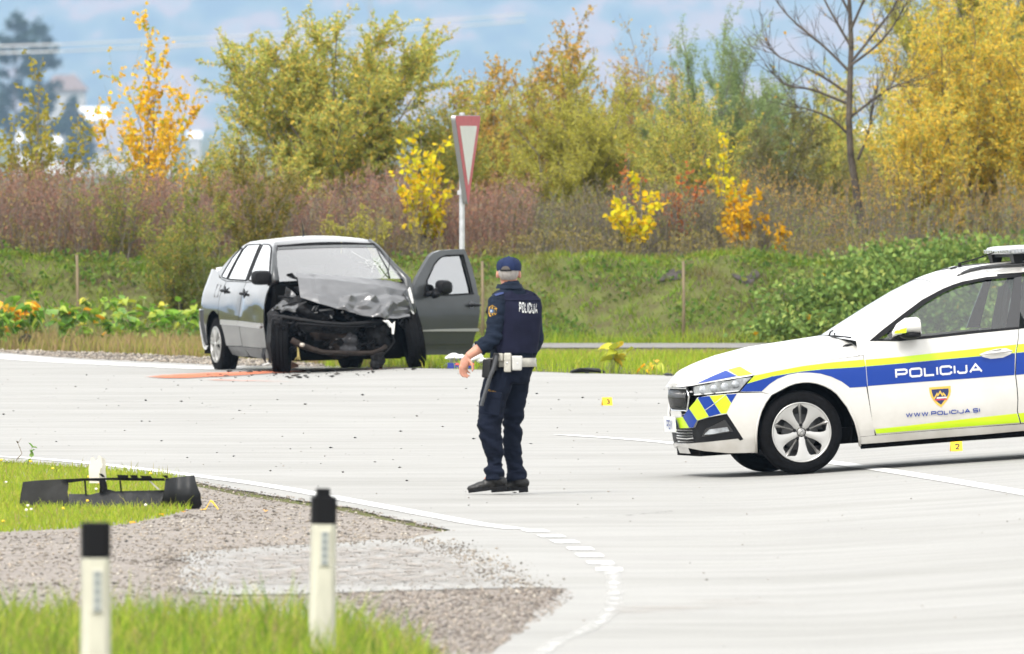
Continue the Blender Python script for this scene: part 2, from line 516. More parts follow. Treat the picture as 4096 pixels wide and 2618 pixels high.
# painted lines
m_worn = stain_material('worn_road_paint', (.55, .55, .535, 1), (.46, .46, .445, 1), 6, .36, .64, (1, .5, 1))
def paint(name, pix, width, k=1.701, w1=None, n=5, worn=False):
    pts = [G(a * k, b * k) for a, b in pix]
    ol = ribbon(smooth_line([(p.x, p.y) for p in pts], n), width, w1)
    if worn:
        o = sheet(name, ol, .014, m_worn, road, step=(.05, .4)); fade_edges(o, ol, .03, -.16); return o
    return sheet(name, ol, .014, m_paint, road, step=(.4, 2.0))
paint('edge_line', [(-500, 1058), (-200, 1070), (0, 1078), (140, 1087), (330, 1107), (600, 1142), (800, 1177), (1000, 1214), (1120, 1236), (1215, 1249)], .16)
for i, (cx, cy) in enumerate([(1510, 532), (1615, 567), (1700, 603), (1800, 648), (1860, 690), (1930, 738), (1985, 782)]):
    c = G(1200 + cx / 1.605, 1800 + cy / 1.605)
    nx = [(1615, 567), (1700, 603), (1800, 648), (1860, 690), (1930, 738), (1985, 782), (2000, 830)][i]
    c2 = G(1200 + nx[0] / 1.605, 1800 + nx[1] / 1.605)
    d = (c2 - c); d.z = 0; d.normalize(); n = Vector((-d.y, d.x, 0)); h = .22 * (c2 - c).length
    ol = [c - d * h + n * .08, c + d * h + n * .08, c + d * h - n * .08, c - d * h - n * .08]
    sheet('line_dash', [(p.x, p.y) for p in ol], .014, m_paint, road, step=(.4, 2.0))

for a, b in [((0, 690), (210, 690)), ((300, 706), (620, 708)), ((690, 733), (1010, 738)), ((1060, 754), (1430, 757)), ((1480, 782), (1760, 784)), ((1830, 805), (2180, 808)), ((2210, 828), (2560, 832))]:
    p, q = G(a[0] / 2.408, 1300 + a[1] / 2.408), G(b[0] / 2.408, 1300 + b[1] / 2.408)
    ol = ribbon([(p.x, p.y), (q.x, q.y)], .55); fade_edges(sheet('line_dash', ol, .014, m_worn, road, step=(.06, .3)), ol, .05, -.2)
paint('edge_line', [(1422, 1322), (1440, 1352), (1447, 1385), (1444, 1420), (1430, 1450), (1385, 1485), (1300, 1522), (1200, 1600)], .11, worn=True)
paint('centre_line', [(1320, 1026), (1570, 1045), (1800, 1074), (2035, 1103), (2408, 1164), (2700, 1220)], .15)
paint('edge_line', [(u, v + 16) for u, v in ROAD_FAR[1:8]], .6, k=1)

# loose layers on the asphalt
def layer(name, outline, mat, width, off, depth=-.5, step=(.06, .4)):
    o = sheet(name, outline, off, mat, road, step=step); fade_edges(o, outline, width, depth); return o
m_mud = stain_material('tracked_mud', (.30, .24, .19, 1), (.22, .18, .14, 1), 1.7, .50, .78, (.5, 3.2, 1))
ol = [(p.x, p.y) for p in [G(a * 1.701, b * 1.701) for a, b in [(1250, 1486), (1340, 1400), (1500, 1386), (1700, 1384), (1950, 1398), (2180, 1428), (2000, 1455), (1700, 1475), (1450, 1490), (1300, 1510)]]]
layer('mud_tracks', ol, m_mud, .35, .018, step=(.15, .6))
m_drift = stain_material('gravel_scatter', (.36, .32, .28, 1), (.20, .18, .16, 1), 9, .44, .62, (1, .45, 1))
ol = [(p.x, p.y) for p in [G(a * 1.701, b * 1.701) for a, b in [(434, 1300), (780, 1283), (960, 1274), (1060, 1290), (1140, 1330), (1230, 1392), (830, 1396), (440, 1400)]]]
layer('gravel_scatter', ol, m_drift, .25, .018, depth=-.16, step=(.15, .6))
m_sand = stain_material('orange_absorbent', hexc(205, 118, 76), hexc(176, 90, 54), 3.5, .28, .56, (.6, 1.1, 1))
Z1 = lambda cx, cy: (750 + cx / 2.007, 900 + cy / 2.007)
ol = [(560, 1516), (640, 1506), (750, 1500), (850, 1496), (1000, 1492), (1150, 1488), (1350, 1484), (1560, 1477), (1650, 1478), (1560, 1484), (1400, 1489), (1250, 1494), (1100, 1502), (950, 1512), (800, 1521), (650, 1523)]
layer('absorbent_sand', [(p.x, p.y) for p in [G(u, v) for u, v in ol]], m_sand, .09, .020, depth=-.30)
ol = [(780, 1528), (860, 1523), (1020, 1528), (1180, 1533), (1230, 1538), (1000, 1535), (850, 1532)]
layer('absorbent_sand', [(p.x, p.y) for p in [G(u, v) for u, v in ol]], m_sand, .09, .020, depth=-.34)
m_pinkish = stain_material('washed_sand', (.62, .40, .32, 1), (.55, .36, .28, 1), 2.0, .62, 1.0, (.6, 1.2, 1))
ol = [(2300, 1650), (2500, 1622), (2650, 1628), (2900, 1640), (2700, 1655), (2450, 1668)]
layer('absorbent_sand', [(p.x, p.y) for p in [G(u, v) for u, v in ol]], m_pinkish, .3, .020, depth=-.3)
ol = [(3600, 1802), (4000, 1782), (4300, 1775), (4300, 1800), (4000, 1806), (3700, 1818)]
layer('absorbent_sand', [(p.x, p.y) for p in [G(u, v) for u, v in ol]], m_pinkish, .3, .020, depth=-.3)
m_wet = stain_material('oil_wet', (.05, .05, .05, 1), (.09, .085, .08, 1), 2.5, .34, .55, (.7, .9, 1), rough=.2)
ol = [Z1(a, b) for a, b in [(380, 1150), (520, 1128), (700, 1128), (1000, 1135), (1400, 1140), (1700, 1142), (1700, 1156), (1300, 1166), (900, 1178), (600, 1186), (400, 1178)]]
layer('oil_puddle', [(p.x, p.y) for p in [G(u, v) for u, v in ol]], m_wet, .2, .017, depth=-.3)

# faint tyre marks and cracks
m_skid = stain_material('tyre_rubber_trace', (.17, .165, .16, 1), (.20, .195, .185, 1), 5, .50, .95, (.5, 1.4, 1))
m_crk = stain_material('road_crack', (.06, .06, .06, 1), (.10, .095, .09, 1), 7, .42, .62, (.9, 1.2, 1))
C3 = lambda a, b: (1200 + a / 1.605, 1800 + b / 1.605)
for pix, w in [([(1150, 860), (1500, 815), (1900, 770), (2400, 728), (3300, 650)], .22), ([(1220, 880), (1600, 845), (2000, 800), (2500, 760), (3400, 690)], .18), ([(1700, 980), (2100, 930), (2700, 870), (3600, 790)], .25), ([(900, 655), (1300, 640), (1900, 600), (2600, 560)], .2), ([(1900, 1180), (2600, 1090), (3500, 1000), (4600, 930)], .25)]:
    pts = [G(*C3(a, b)) for a, b in pix]; ol = ribbon(smooth_line([(p.x, p.y) for p in pts], 6), w)
    layer('tyre_mark', ol, m_skid, .12, .0165, -.25, step=(.12, .5))
for pix in ([(1780, 452), (2000, 440), (2200, 425), (2420, 405)], [(1900, 447), (2150, 432), (2300, 420)], [(1050, 378), (1150, 370), (1250, 366)]):
    pts = [G(*C3(a, b)) for a, b in pix]; ol = ragged([Vector(p) for p in ribbon(smooth_line([(p.x, p.y) for p in pts], 6), .10)], .02, .3)
    o = sheet('road_crack', ol, .0155, m_crk, road, step=(.1, .5)); fade_edges(o, ol, .02, -.2)
# ---------------------------------------------------------------- stones
def inside(poly, P):
    x, y = P[:, 0], P[:, 1]; r = np.zeros(len(P), bool); n = len(poly)
    for i in range(n):
        x1, y1 = poly[i][0], poly[i][1]; x2, y2 = poly[(i + 1) % n][0], poly[(i + 1) % n][1]
        c = ((y1 > y) != (y2 > y)); xx = (x2 - x1) * (y - y1) / (y2 - y1 + 1e-12) + x1
        r ^= c & (x < xx)
    return r
def scatter(poly, n, rng=RNG):
    P = np.array([(p[0], p[1]) for p in poly]); lo, hi = P.min(0), P.max(0); out = []
    tot = 0
    while tot < n:
        q = rng.uniform(lo, hi, (n * 2, 2)); q = q[inside(poly, q)]; out.append(q); tot += len(q)
        if len(q) == 0: break
    return np.concatenate(out)[:n]

OCT = np.array([(1, 0, 0), (0, 1, 0), (-1, 0, 0), (0, -1, 0), (0, 0, 1), (0, 0, -1)], float)
OCTF = np.array([(0, 1, 4), (1, 2, 4), (2, 3, 4), (3, 0, 4), (1, 0, 5), (2, 1, 5), (3, 2, 5), (0, 3, 5)])
def stones(name, P, smin, smax, mat, off=.004, flat=.6, power=2.5, kind='stuff', parent=None):
    n = len(P); s = smin + (smax - smin) * RNG.random(n) ** power
    z = gz(P[:, 0], P[:, 1]) + off + s * .15
    V = OCT[None] * (1 + .35 * RNG.uniform(-1, 1, (n, 6, 1)))
    V = V + .25 * RNG.uniform(-1, 1, (n, 6, 3))
    a = RNG.uniform(0, 6.28, n); c, sn = np.cos(a)[:, None], np.sin(a)[:, None]
    X = V[..., 0] * c - V[..., 1] * sn; Y = V[..., 0] * sn + V[..., 1] * c; Zz = V[..., 2] * flat
    W = np.stack([X, Y, Zz], -1) * s[:, None, None] * .5
    W[..., 0] += P[:, 0:1]; W[..., 1] += P[:, 1:2]; W[..., 2] += z[:, None]
    Fc = (OCTF[None] + 6 * np.arange(n)[:, None, None]).reshape(-1, 3)
    return mesh_np(name, W.reshape(-1, 3), Fc, mat, parent, kind=kind)

m_stone = leaf_mat('gravel_stones', [(.17, .15, .13), (.30, .255, .205), (.39, .345, .29), (.225, .205, .18), (.47, .43, .37), (.07, .068, .065), (.31, .27, .22)], trans=0, rough=.9, patch=(.13, .115, .10), pscale=.7)
m_stone_d = leaf_mat('dark_stones', [(.10, .09, .085), (.20, .17, .15), (.32, .28, .24), (.14, .13, .12), (.40, .35, .30)], trans=0, rough=.9)
gpoly = [(p.x, p.y) for p in [G(a * 1.701, b * 1.701) for a, b in [(0, 1258), (200, 1250), (400, 1220), (470, 1190), (465, 1143), (560, 1163), (800, 1199), (1000, 1243), (1068, 1252), (960, 1271), (780, 1280), (435, 1302), (430, 1345), (440, 1402), (640, 1404), (830, 1398), (1010, 1394), (1328, 1391), (1240, 1482), (1160, 1536), (1100, 1600), (700, 1640), (-100, 1640), (-100, 1262)]]]
stones('gravel', scatter(gpoly, 15000), .008, .034, m_stone)
ol = [(p.x, p.y) for p in [G(a * 1.701, b * 1.701) for a, b in [(-100, 1087), (0, 1092), (180, 1104), (460, 1141), (560, 1163), (800, 1199), (1000, 1243), (1080, 1254), (1000, 1234), (800, 1190), (560, 1152), (460, 1132), (180, 1097), (0, 1085), (-100, 1080)]]]
stones('edge_gravel', scatter(ol, 1500), .006, .026, m_stone_d, off=.008)
ol = [(p.x, p.y) for p in [G(a * 1.701, b * 1.701) for a, b in [(432, 1302), (780, 1281), (960, 1272), (1060, 1290), (1140, 1330), (1240, 1392), (830, 1398), (440, 1402)]]]
rim = np.array([tuple(q) for q in ragged([Vector(p) for p in ol + ol[:1]], .02, .02)])
rim = rim[RNG.integers(0, len(rim), 2600)] + RNG.normal(size=(2600, 2)) * np.array([.10, .35])
stones('scattered_gravel', rim, .006, .026, m_stone, off=.012, power=2.5)
stones('scattered_gravel', scatter(ol, 1500), .006, .022, m_stone_d, off=.012, power=3)
ol = [(p.x, p.y) for p in [G(a * 1.701, b * 1.701) for a, b in [(800, 1400), (1010, 1393), (1330, 1388), (1360, 1400), (1300, 1450), (1240, 1484), (1160, 1536), (1000, 1536)]]]
stones('loose_gravel', scatter(ol, 3500), .008, .03, m_stone_d, off=.008)
ol = [(p.x, p.y) for p in [G(a, b) for a, b in [(-100, 1400), (0, 1404), (250, 1410), (415, 1415), (623, 1424), (830, 1433), (1000, 1441), (1250, 1456), (1330, 1472), (830, 1462), (374, 1440), (0, 1413), (-100, 1408)]]]
stones('verge_gravel', scatter(ol, 3500), .012, .05, m_stone, off=.008)
m_debris = leaf_mat('black_debris', [(.02, .02, .02), (.05, .05, .05), (.03, .03, .03), (.12, .11, .1)], trans=0, rough=.6)
rd = [(p.x, p.y) for p in [G(u, v) for u, v in [(0, 1480), (1200, 1540), (2700, 1560), (2600, 1900), (1900, 2100), (1300, 1960), (700, 1860), (0, 1800)]]]
stones('crash_debris', scatter(rd, 170), .008, .045, m_debris, off=.011, flat=.35, power=3)
rd = [(p.x, p.y) for p in [G(u, v) for u, v in [(700, 1490), (1500, 1476), (1750, 1478), (1500, 1510), (900, 1525)]]]
stones('wreck_debris', scatter(rd, 90), .015, .09, m_debris, off=.012, flat=.35, power=3)
stones('road_grit', scatter(road_outline, 700), .006, .02, m_stone_d, off=.011, flat=.5)
# ================================================================ GRASS, PLANTS, TREES
def blades(name, P, hmin, hmax, w, mat, lean=.5, two=True, z=None, kind='stuff', parent=None, hpow=1.0, clump=0, cap=None):
    n = len(P); h = hmin + (hmax - hmin) * RNG.random(n) ** hpow
    if clump: h = h * np.array([max(.25, 1 + clump * noise.noise(Vector((p[0] * 3.1, p[1] * 1.6, 4)))) for p in P])
    if cap is not None: h = np.minimum(h, np.maximum(.02, cap(P[:, 1]) * RNG.uniform(.6, 1.1, n)))
    zb = gz(P[:, 0], P[:, 1]) if z is None else z
    a = RNG.uniform(0, 6.28, n); ld = RNG.uniform(0, 6.28, n); ll = lean * RNG.random(n) * h
    ww = w * RNG.uniform(.6, 1.4, n)
    sx, sy = np.cos(a) * ww / 2, np.sin(a) * ww / 2
    lx, ly = np.cos(ld) * ll, np.sin(ld) * ll
    B = np.stack([P[:, 0], P[:, 1], zb - .01], -1)
    S = np.stack([sx, sy, np.zeros(n)], -1); Lv = np.stack([lx, ly, np.zeros(n)], -1)
    U = np.stack([np.zeros(n), np.zeros(n), h], -1)
    if two:
        V = np.stack([B - S, B + S, B + U * .55 + Lv * .3 + S * .8, B + U * .55 + Lv * .3 - S * .8, B + U * .97 + Lv + S * .12, B + U * .97 + Lv - S * .12], 1)
        f = np.array([(0, 1, 2, 3), (3, 2, 4, 5)])
        Fc = (f[None] + 6 * np.arange(n)[:, None, None]).reshape(-1, 4)
    else:
        V = np.stack([B - S, B + S, B + U + Lv], 1)
        Fc = (np.array([[0, 1, 2]])[None] + 3 * np.arange(n)[:, None, None]).reshape(-1, 3)
    return mesh_np(name, V.reshape(-1, 3), Fc, mat, parent, kind=kind)

def leaves_arr(P, D, L, W, fold=.15, rng=RNG):
    """diamond leaves: base points, directions, lengths, widths -> (verts, quads)"""
    n = len(P); D = D / np.maximum(np.linalg.norm(D, axis=1, keepdims=True), 1e-9)
    Rn = rng.normal(size=(n, 3)); S = np.cross(D, Rn); S /= np.maximum(np.linalg.norm(S, axis=1, keepdims=True), 1e-9)
    Nn = np.cross(S, D)
    L = np.broadcast_to(L, n)[:, None] * np.ones((n, 1)); W = np.broadcast_to(W, n)[:, None] * np.ones((n, 1))
    mid = P + D * L * .45 + Nn * L * fold
    V = np.stack([P, mid + S * W / 2, P + D * L, mid - S * W / 2], 1).reshape(-1, 3)
    Fc = np.arange(4 * n).reshape(-1, 4)
    return V, Fc

def leaves_round(P, D, L, W, rng=RNG):
    """broad leaves with six corners (two quads)"""
    n = len(P); D = D / np.maximum(np.linalg.norm(D, axis=1, keepdims=True), 1e-9)
    Rn = rng.normal(size=(n, 3)); S = np.cross(D, Rn); S /= np.maximum(np.linalg.norm(S, axis=1, keepdims=True), 1e-9)
    Nn = np.cross(S, D)
    L = np.broadcast_to(L, n)[:, None] * np.ones((n, 1)); W = np.broadcast_to(W, n)[:, None] * np.ones((n, 1))
    V = np.stack([P, P + D * L * .18 + S * W * .48 + Nn * L * .06, P + D * L * .6 + S * W * .38 + Nn * L * .08, P + D * L, P + D * L * .6 - S * W * .38 + Nn * L * .08, P + D * L * .18 - S * W * .48 + Nn * L * .06], 1).reshape(-1, 3)
    f = np.array([(0, 1, 2, 3), (0, 3, 4, 5)])
    Fc = (f[None] + 6 * np.arange(n)[:, None, None]).reshape(-1, 4)
    return V, Fc

def tubes_arr(paths, ns=3):
    """paths: list of (points (k,3), radii (k)) -> (verts, quads)"""
    VV = []; FF = []; b = 0
    an = np.arange(ns) * 2 * math.pi / ns; ca, sa = np.cos(an), np.sin(an)
    for P, r in paths:
        k = len(P); T = np.gradient(P, axis=0); T /= np.maximum(np.linalg.norm(T, axis=1, keepdims=True), 1e-9)
        ref = np.array([.3, .8, .1]) if abs(T[0][2]) > .7 else np.array([.1, .2, 1.0])
        A = np.cross(T, ref); A /= np.maximum(np.linalg.norm(A, axis=1, keepdims=True), 1e-9); B = np.cross(T, A)
        V = P[:, None] + (A[:, None] * ca[None, :, None] + B[:, None] * sa[None, :, None]) * np.asarray(r)[:, None, None]
        VV.append(V.reshape(-1, 3))
        i = np.arange(k - 1)[:, None] * ns; j = np.arange(ns)[None]
        FF.append(np.stack([i + j, i + (j + 1) % ns, i + ns + (j + 1) % ns, i + ns + j], -1).reshape(-1, 4) + b)
        b += k * ns
    return np.concatenate(VV), np.concatenate(FF)

def bez(p0, d, L, rng, up=.2, wob=.15, k=5):
    d = np.asarray(d, float); d = d / np.linalg.norm(d); P = [np.asarray(p0, float)]
    for i in range(k - 1):
        d = d + rng.normal(size=3) * wob + np.array([0, 0, up]) / k; d /= np.linalg.norm(d)
        P.append(P[-1] + d * L / (k - 1))
    return np.array(P)

def make_tree(name, label, cat, base, H, W, leafm, barkm, group=None, D=None, stems=7, nb=9, nt=4, bl=.34, tl=.16, r0=.03, dens=60, leaf=(.05, .018), shape=.45, t0=.25, up=.35, droop=.3, seed=1, fold=.15, broad=False, fan=1.6, rough_top=.75, lead=False, inner=.0, prune=0.0):
    rng = np.random.default_rng(seed)
    D = D or W
    root = empty(name, base, label, cat, group)
    wood = []; twigs = []; lp = []; ld = []
    for s in range(stems):
        ph = rng.uniform(0, 2 * math.pi); rr = math.sqrt(rng.random())
        if lead and s == 0: rr = 0.03
        top = np.array([W / 2 * rr * math.cos(ph), D / 2 * rr * math.sin(ph), H * (1 - shape * rr * rr) * rng.uniform(rough_top, 1.0)])
        if lead and s == 0: top[2] = H
        t = np.linspace(0, 1, 8)[:, None]
        b0 = np.array([rng.uniform(-.06, .06) * W, rng.uniform(-.06, .06) * D, 0])
        P = b0 + (top - b0) * np.concatenate([t ** fan, t ** fan, t], 1)
        P[1:-1, :2] += rng.normal(size=(6, 2)) * .015 * H
        P[0, 2] -= .15
        sc = (.6 + .4 * (1 - rr)) * rng.uniform(.7, 1.1)
        if lead and s == 0: sc = 1.2
        wood.append((P, r0 * sc * (1 - .8 * np.linspace(0, 1, 8))))
        for b in range(nb):
            tt = t0 + (.98 - t0) * (b + rng.random()) / nb
            if rng.random() < prune: continue
            i = min(6, int(tt * 7)); f = tt * 7 - i
            p = P[i] * (1 - f) + P[i + 1] * f; tan = P[i + 1] - P[i]; tan /= np.linalg.norm(tan)
            az = rng.uniform(0, 6.283)
            d = tan * .55 + np.array([math.cos(az), math.sin(az), 0]) * .75 + np.array([0, 0, up * .6])
            L = bl * H * (1.08 - tt * .75) * rng.uniform(.5, 1.1)
            Q = bez(p, d, L, rng, up=up, k=5)
            wood.append((Q, r0 * .34 * sc * (1.1 - tt * .7) * np.linspace(1, .25, 5)))
            segs = [(Q, L)]
            for w in range(nt):
                i2 = rng.integers(1, 5); p2 = Q[i2]
                d2 = (Q[i2] - Q[i2 - 1]); d2 = d2 / np.linalg.norm(d2) + rng.normal(size=3) * .6 + np.array([0, 0, up * .4])
                L2 = tl * H * rng.uniform(.5, 1.2)
                T = bez(p2, d2, L2, rng, up=up * .5, k=4)
                twigs.append((T, r0 * .11 * np.linspace(1, .5, 4)))
                segs.append((T, L2))
            for q, (S, Ls) in enumerate(segs):
                n = rng.poisson(dens * Ls * DENS)
                if n == 0: continue
                u_ = rng.uniform(.25 if q == 0 else .0, 1, n) * (len(S) - 1); i3 = np.minimum(u_.astype(int), len(S) - 2); f3 = (u_ - i3)[:, None]
                pp = S[i3] * (1 - f3) + S[i3 + 1] * f3
                tg = S[i3 + 1] - S[i3]; tg /= np.maximum(np.linalg.norm(tg, axis=1, keepdims=True), 1e-9)
                dd = tg * .6 + rng.normal(size=(n, 3)) * .65 + np.array([0, 0, -droop])
                lp.append(pp + rng.normal(size=(n, 3)) * .012); ld.append(dd)
    V, Fc = tubes_arr(wood, 5)
    mesh_np('trunk', V, Fc, barkm, root, smooth=True)
    V, Fc = tubes_arr(twigs, 3)
    if lp:
        lp = np.concatenate(lp); ld = np.concatenate(ld)
        mesh_np('branches', V, Fc, barkm, root, kind='stuff')
        L = leaf[0] * rng.uniform(.6, 1.25, len(lp)); Wd = leaf[1] * rng.uniform(.7, 1.2, len(lp))
        V, Fc = (leaves_round if broad else leaves_arr)(lp, ld, L, Wd, **({} if broad else dict(fold=fold)), rng=rng)
        o = mesh_np('crown', V, Fc, leafm, root)
    else:
        mesh_np('branches', V, Fc, barkm, root, kind='stuff')
    return root

DENS = 1.75
def gp(u, y): # foot of something growing at distance y, under photo column u
    x = (u - U0) * y / F
    return (x, y, float(gz(x, y)))

H_ = hexc
m_bark = M('bark_grey', (.16, .14, .115), .9, var=.4, scale=12, bump=.4)
m_bark_r = M('bark_reddish', (.23, .155, .12), .9, var=.4, scale=12)
m_bark_d = M('bark_dark', (.075, .062, .05), .95, var=.5, scale=9, bump=.7, bscale=30)
lm_olive = leaf_mat('leaves_olive', [(0.232, 0.27, 0.0639), (0.434, 0.45, 0.0889), (0.341, 0.397, 0.107), (0.806, 0.541, 0.0889), (0.558, 0.541, 0.142), (0.28, 0.361, 0.0889)])
lm_yellowgreen = leaf_mat('leaves_yellow_green', [(0.279, 0.281, 0.0583), (0.492, 0.456, 0.0778), (0.361, 0.369, 0.0778), (0.59, 0.509, 0.0778), (0.23, 0.263, 0.0583)])
lm_brownolive = leaf_mat('leaves_brown_olive', [(0.275, 0.244, 0.0765), (0.504, 0.365, 0.0765), (0.64, 0.341, 0.0765), (0.229, 0.244, 0.0765)])
lm_grey = leaf_mat('leaves_grey_green', [(0.195, 0.263, 0.108), (0.293, 0.385, 0.162), (0.156, 0.223, 0.09), (0.37, 0.466, 0.18)])
lm_gold = leaf_mat('leaves_gold', [(0.666, 0.479, 0.077), (0.846, 0.571, 0.066), (0.544, 0.526, 0.11), (0.439, 0.479, 0.11), (0.9, 0.571, 0.055), (0.634, 0.556, 0.143)])
lm_orangeyellow = leaf_mat('leaves_orange_yellow', [(0.63, 0.342, 0.0135), (0.702, 0.423, 0.018), (0.54, 0.324, 0.0135), (0.666, 0.324, 0.009), (0.315, 0.324, 0.036)])
lm_greentop = leaf_mat('leaves_fresh_green', [(.18, .26, .03), (.28, .34, .04), (.40, .38, .04), (.14, .22, .04)])
lm_lemon = leaf_mat('leaves_lemon', [(.45, .46, .02), (.66, .55, .02), (.55, .52, .02), (.75, .45, .015), (.70, .56, .03)])
lm_red = leaf_mat('leaves_rust', [(.45, .12, .04), (.58, .20, .04), (.36, .11, .05), (.62, .28, .06)])
lm_twig = leaf_mat('leaves_dull_red', [(0.262, 0.114, 0.0889), (0.371, 0.179, 0.124), (0.218, 0.126, 0.0889), (0.415, 0.251, 0.124)], trans=.15)
lm_pine = leaf_mat('needles', [(.025, .05, .035), (.04, .07, .045), (.03, .06, .04)], trans=.1)
lm_weed = leaf_mat('leaves_weed', [(0.163, 0.22, 0.0432), (0.26, 0.304, 0.0576), (0.146, 0.186, 0.0504), (0.357, 0.338, 0.072), (0.423, 0.288, 0.072)])
lm_knot = leaf_mat('leaves_knotweed', [(.14, .30, .03), (.22, .40, .04), (.18, .34, .05), (.10, .22, .03), (.30, .42, .06)], trans=.35, rough=.4)
lm_orange = leaf_mat('leaves_orange', [(.80, .36, .02), (.85, .45, .03), (.70, .30, .02)], trans=.35)
lm_bramble = leaf_mat('leaves_bramble', [(0.102, 0.182, 0.054), (0.189, 0.28, 0.066), (0.145, 0.238, 0.06), (0.29, 0.378, 0.096), (0.0725, 0.133, 0.036), (0.377, 0.42, 0.108)], trans=.25, rough=.38)

# ---- grass
lg_fresh = leaf_mat('grass_fresh', [(.16, .26, .02), (.26, .36, .03), (.36, .42, .04), (.20, .30, .025), (.40, .36, .07)], trans=.4)
lg_front = leaf_mat('grass_front', [(.06, .13, .015), (.14, .26, .02), (.24, .36, .03), (.38, .44, .05), (.10, .19, .02), (.42, .40, .09), (.20, .32, .03)], trans=.4, patch=(.16, .22, .03), pscale=2.2)
lg_verge = leaf_mat('grass_verge', [(.16, .20, .03), (.26, .28, .05), (.33, .28, .08), (.20, .24, .04), (.38, .27, .12)], trans=.35)
lg_dry = leaf_mat('grass_dry', [(.28, .21, .09), (.36, .26, .13), (.22, .22, .06), (.30, .20, .12), (.20, .16, .08)], trans=.3)
lg_bank = leaf_mat('grass_bank', [(0.0945, 0.193, 0.0203), (0.147, 0.27, 0.0243), (0.2, 0.283, 0.0324), (0.263, 0.322, 0.0405), (0.0735, 0.129, 0.0162)], trans=.3, patch=(.14, .115, .045), pscale=1.3)

P = scatter([(-2.9, 74), (-.50, 78), (-.36, 83), (-.5, 86.5), (-.9, 87.6), (-1.5, 88), (-2.2, 87), (-3.4, 86)], 11000)
blades('foreground_grass', P, .06, .235, .010, lg_front, lean=.8, hpow=1.5, clump=.9)
blades('foreground_grass_dry', P[:1100] + RNG.normal(size=(1100, 2)) * .05, .10, .26, .006, lg_dry, lean=.9)
P = scatter([(-.42, 80), (-.2, 82), (-.25, 85), (-.6, 87.5)], 260)
blades('grass_fringe', P, .03, .12, .009, lg_verge, lean=.8)
gl = [(p.x, p.y) for p in [G(a * 1.701, b * 1.701) for a, b in [(-120, 1086), (0, 1095), (200, 1107), (380, 1122), (455, 1140), (440, 1170), (465, 1195), (400, 1215), (300, 1236), (200, 1245), (0, 1255), (-150, 1260)]]]
blades('verge_grass', scatter(gl, 26000), .02, .085, .008, lg_fresh, lean=.9)
blades('verge_grass_dry', scatter(gl, 1500), .04, .13, .006, lg_verge, lean=.8)
gl2 = [(p.x, p.y) for p in [G(a, b) for a, b in [(-200, 1400), (0, 1404), (250, 1410), (415, 1415), (623, 1424), (830, 1433), (1000, 1441), (1250, 1456), (1500, 1470), (1500, 1440), (900, 1395), (-200, 1365)]]]
blades('roadside_grass', scatter(gl2, 9000), .08, .30, .012, lg_dry, lean=.7, hpow=1.6)
blades('roadside_grass', scatter(gl2, 6000), .05, .22, .012, lg_verge, lean=.8)
gl3 = [(p.x, p.y) for p in [G(a, b) for a, b in [(1300, 1474), (1700, 1478), (1924, 1483), (2128, 1492), (2736, 1509), (3300, 1523), (4300, 1545), (4300, 1430), (3300, 1412), (2400, 1408), (1300, 1408)]]]
CAP = lambda y: np.maximum(.025, .0145 * (200.5 - y))
blades('roadside_grass', scatter(gl3, 17000), .04, .17, .011, lg_fresh, lean=.8, cap=CAP)
gl4 = [(p.x, p.y) for p in [G(a, b) for a, b in [(1300, 1430), (1900, 1430), (3200, 1440), (4300, 1455), (4300, 1412), (3200, 1398), (1300, 1398)]]]
blades('roadside_grass', scatter(gl4, 5500), .04, .14, .011, lg_dry, lean=.7, cap=CAP)
blades('roadside_grass', scatter(gl4, 6000), .03, .14, .011, lg_verge, lean=.7, cap=CAP)
P = scatter([(-8, 205.2), (8, 205.2), (8, 209.2), (-8, 209.2)], 52000)
blades('bank_grass', P, .03, .10, .016, lg_bank, lean=1.3, two=False, clump=.8)
P = scatter([(-8, 205.0), (8, 204.9), (8, 206.0), (-8, 206.0)], 6000)
blades('bank_foot_grass', P, .06, .2, .011, lg_fresh, lean=.7, two=False)
P = scatter([(-8, 207.9), (8, 207.9), (8, 209.5), (-8, 209.5)], 9000)
blades('bank_top_grass', P, .03, .10, .011, lg_verge, lean=.9, two=False, clump=.7)
# low weeds creeping over the bank
P = scatter([(-8, 205.4), (8, 205.4), (8, 208.4), (-8, 208.4)], 13000)
msk = np.array([noise.noise(Vector((p[0] * 1.1, p[1] * 1.4, 2))) > .06 for p in P]); P = P[msk]
V, Fc = leaves_arr(np.stack([P[:, 0], P[:, 1], gz(P[:, 0], P[:, 1]) + RNG.uniform(.02, .12, len(P))], -1), RNG.normal(size=(len(P), 3)) + np.array([0, -.6, .3]), RNG.uniform(.04, .10, len(P)), .045)
mesh_np('bank_weeds', V, Fc, leaf_mat('bank_leaves', [(.06, .13, .03), (.12, .22, .04), (.20, .28, .06), (.09, .15, .03), (.26, .26, .06)]), kind='stuff')
m_hollow_shade = M('hollow_shade_soil', (.055, .045, .042), .95, var=.4, scale=14, bump=.8)  # shade of hollows in the bank, painted on as dark soil-coloured patches
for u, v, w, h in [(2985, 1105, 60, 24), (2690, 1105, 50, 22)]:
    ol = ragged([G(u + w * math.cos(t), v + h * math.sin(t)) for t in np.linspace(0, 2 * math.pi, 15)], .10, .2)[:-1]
    sheet('hollow_shade', ol, .03, m_hollow_shade, step=(.1, .15), kind='structure')

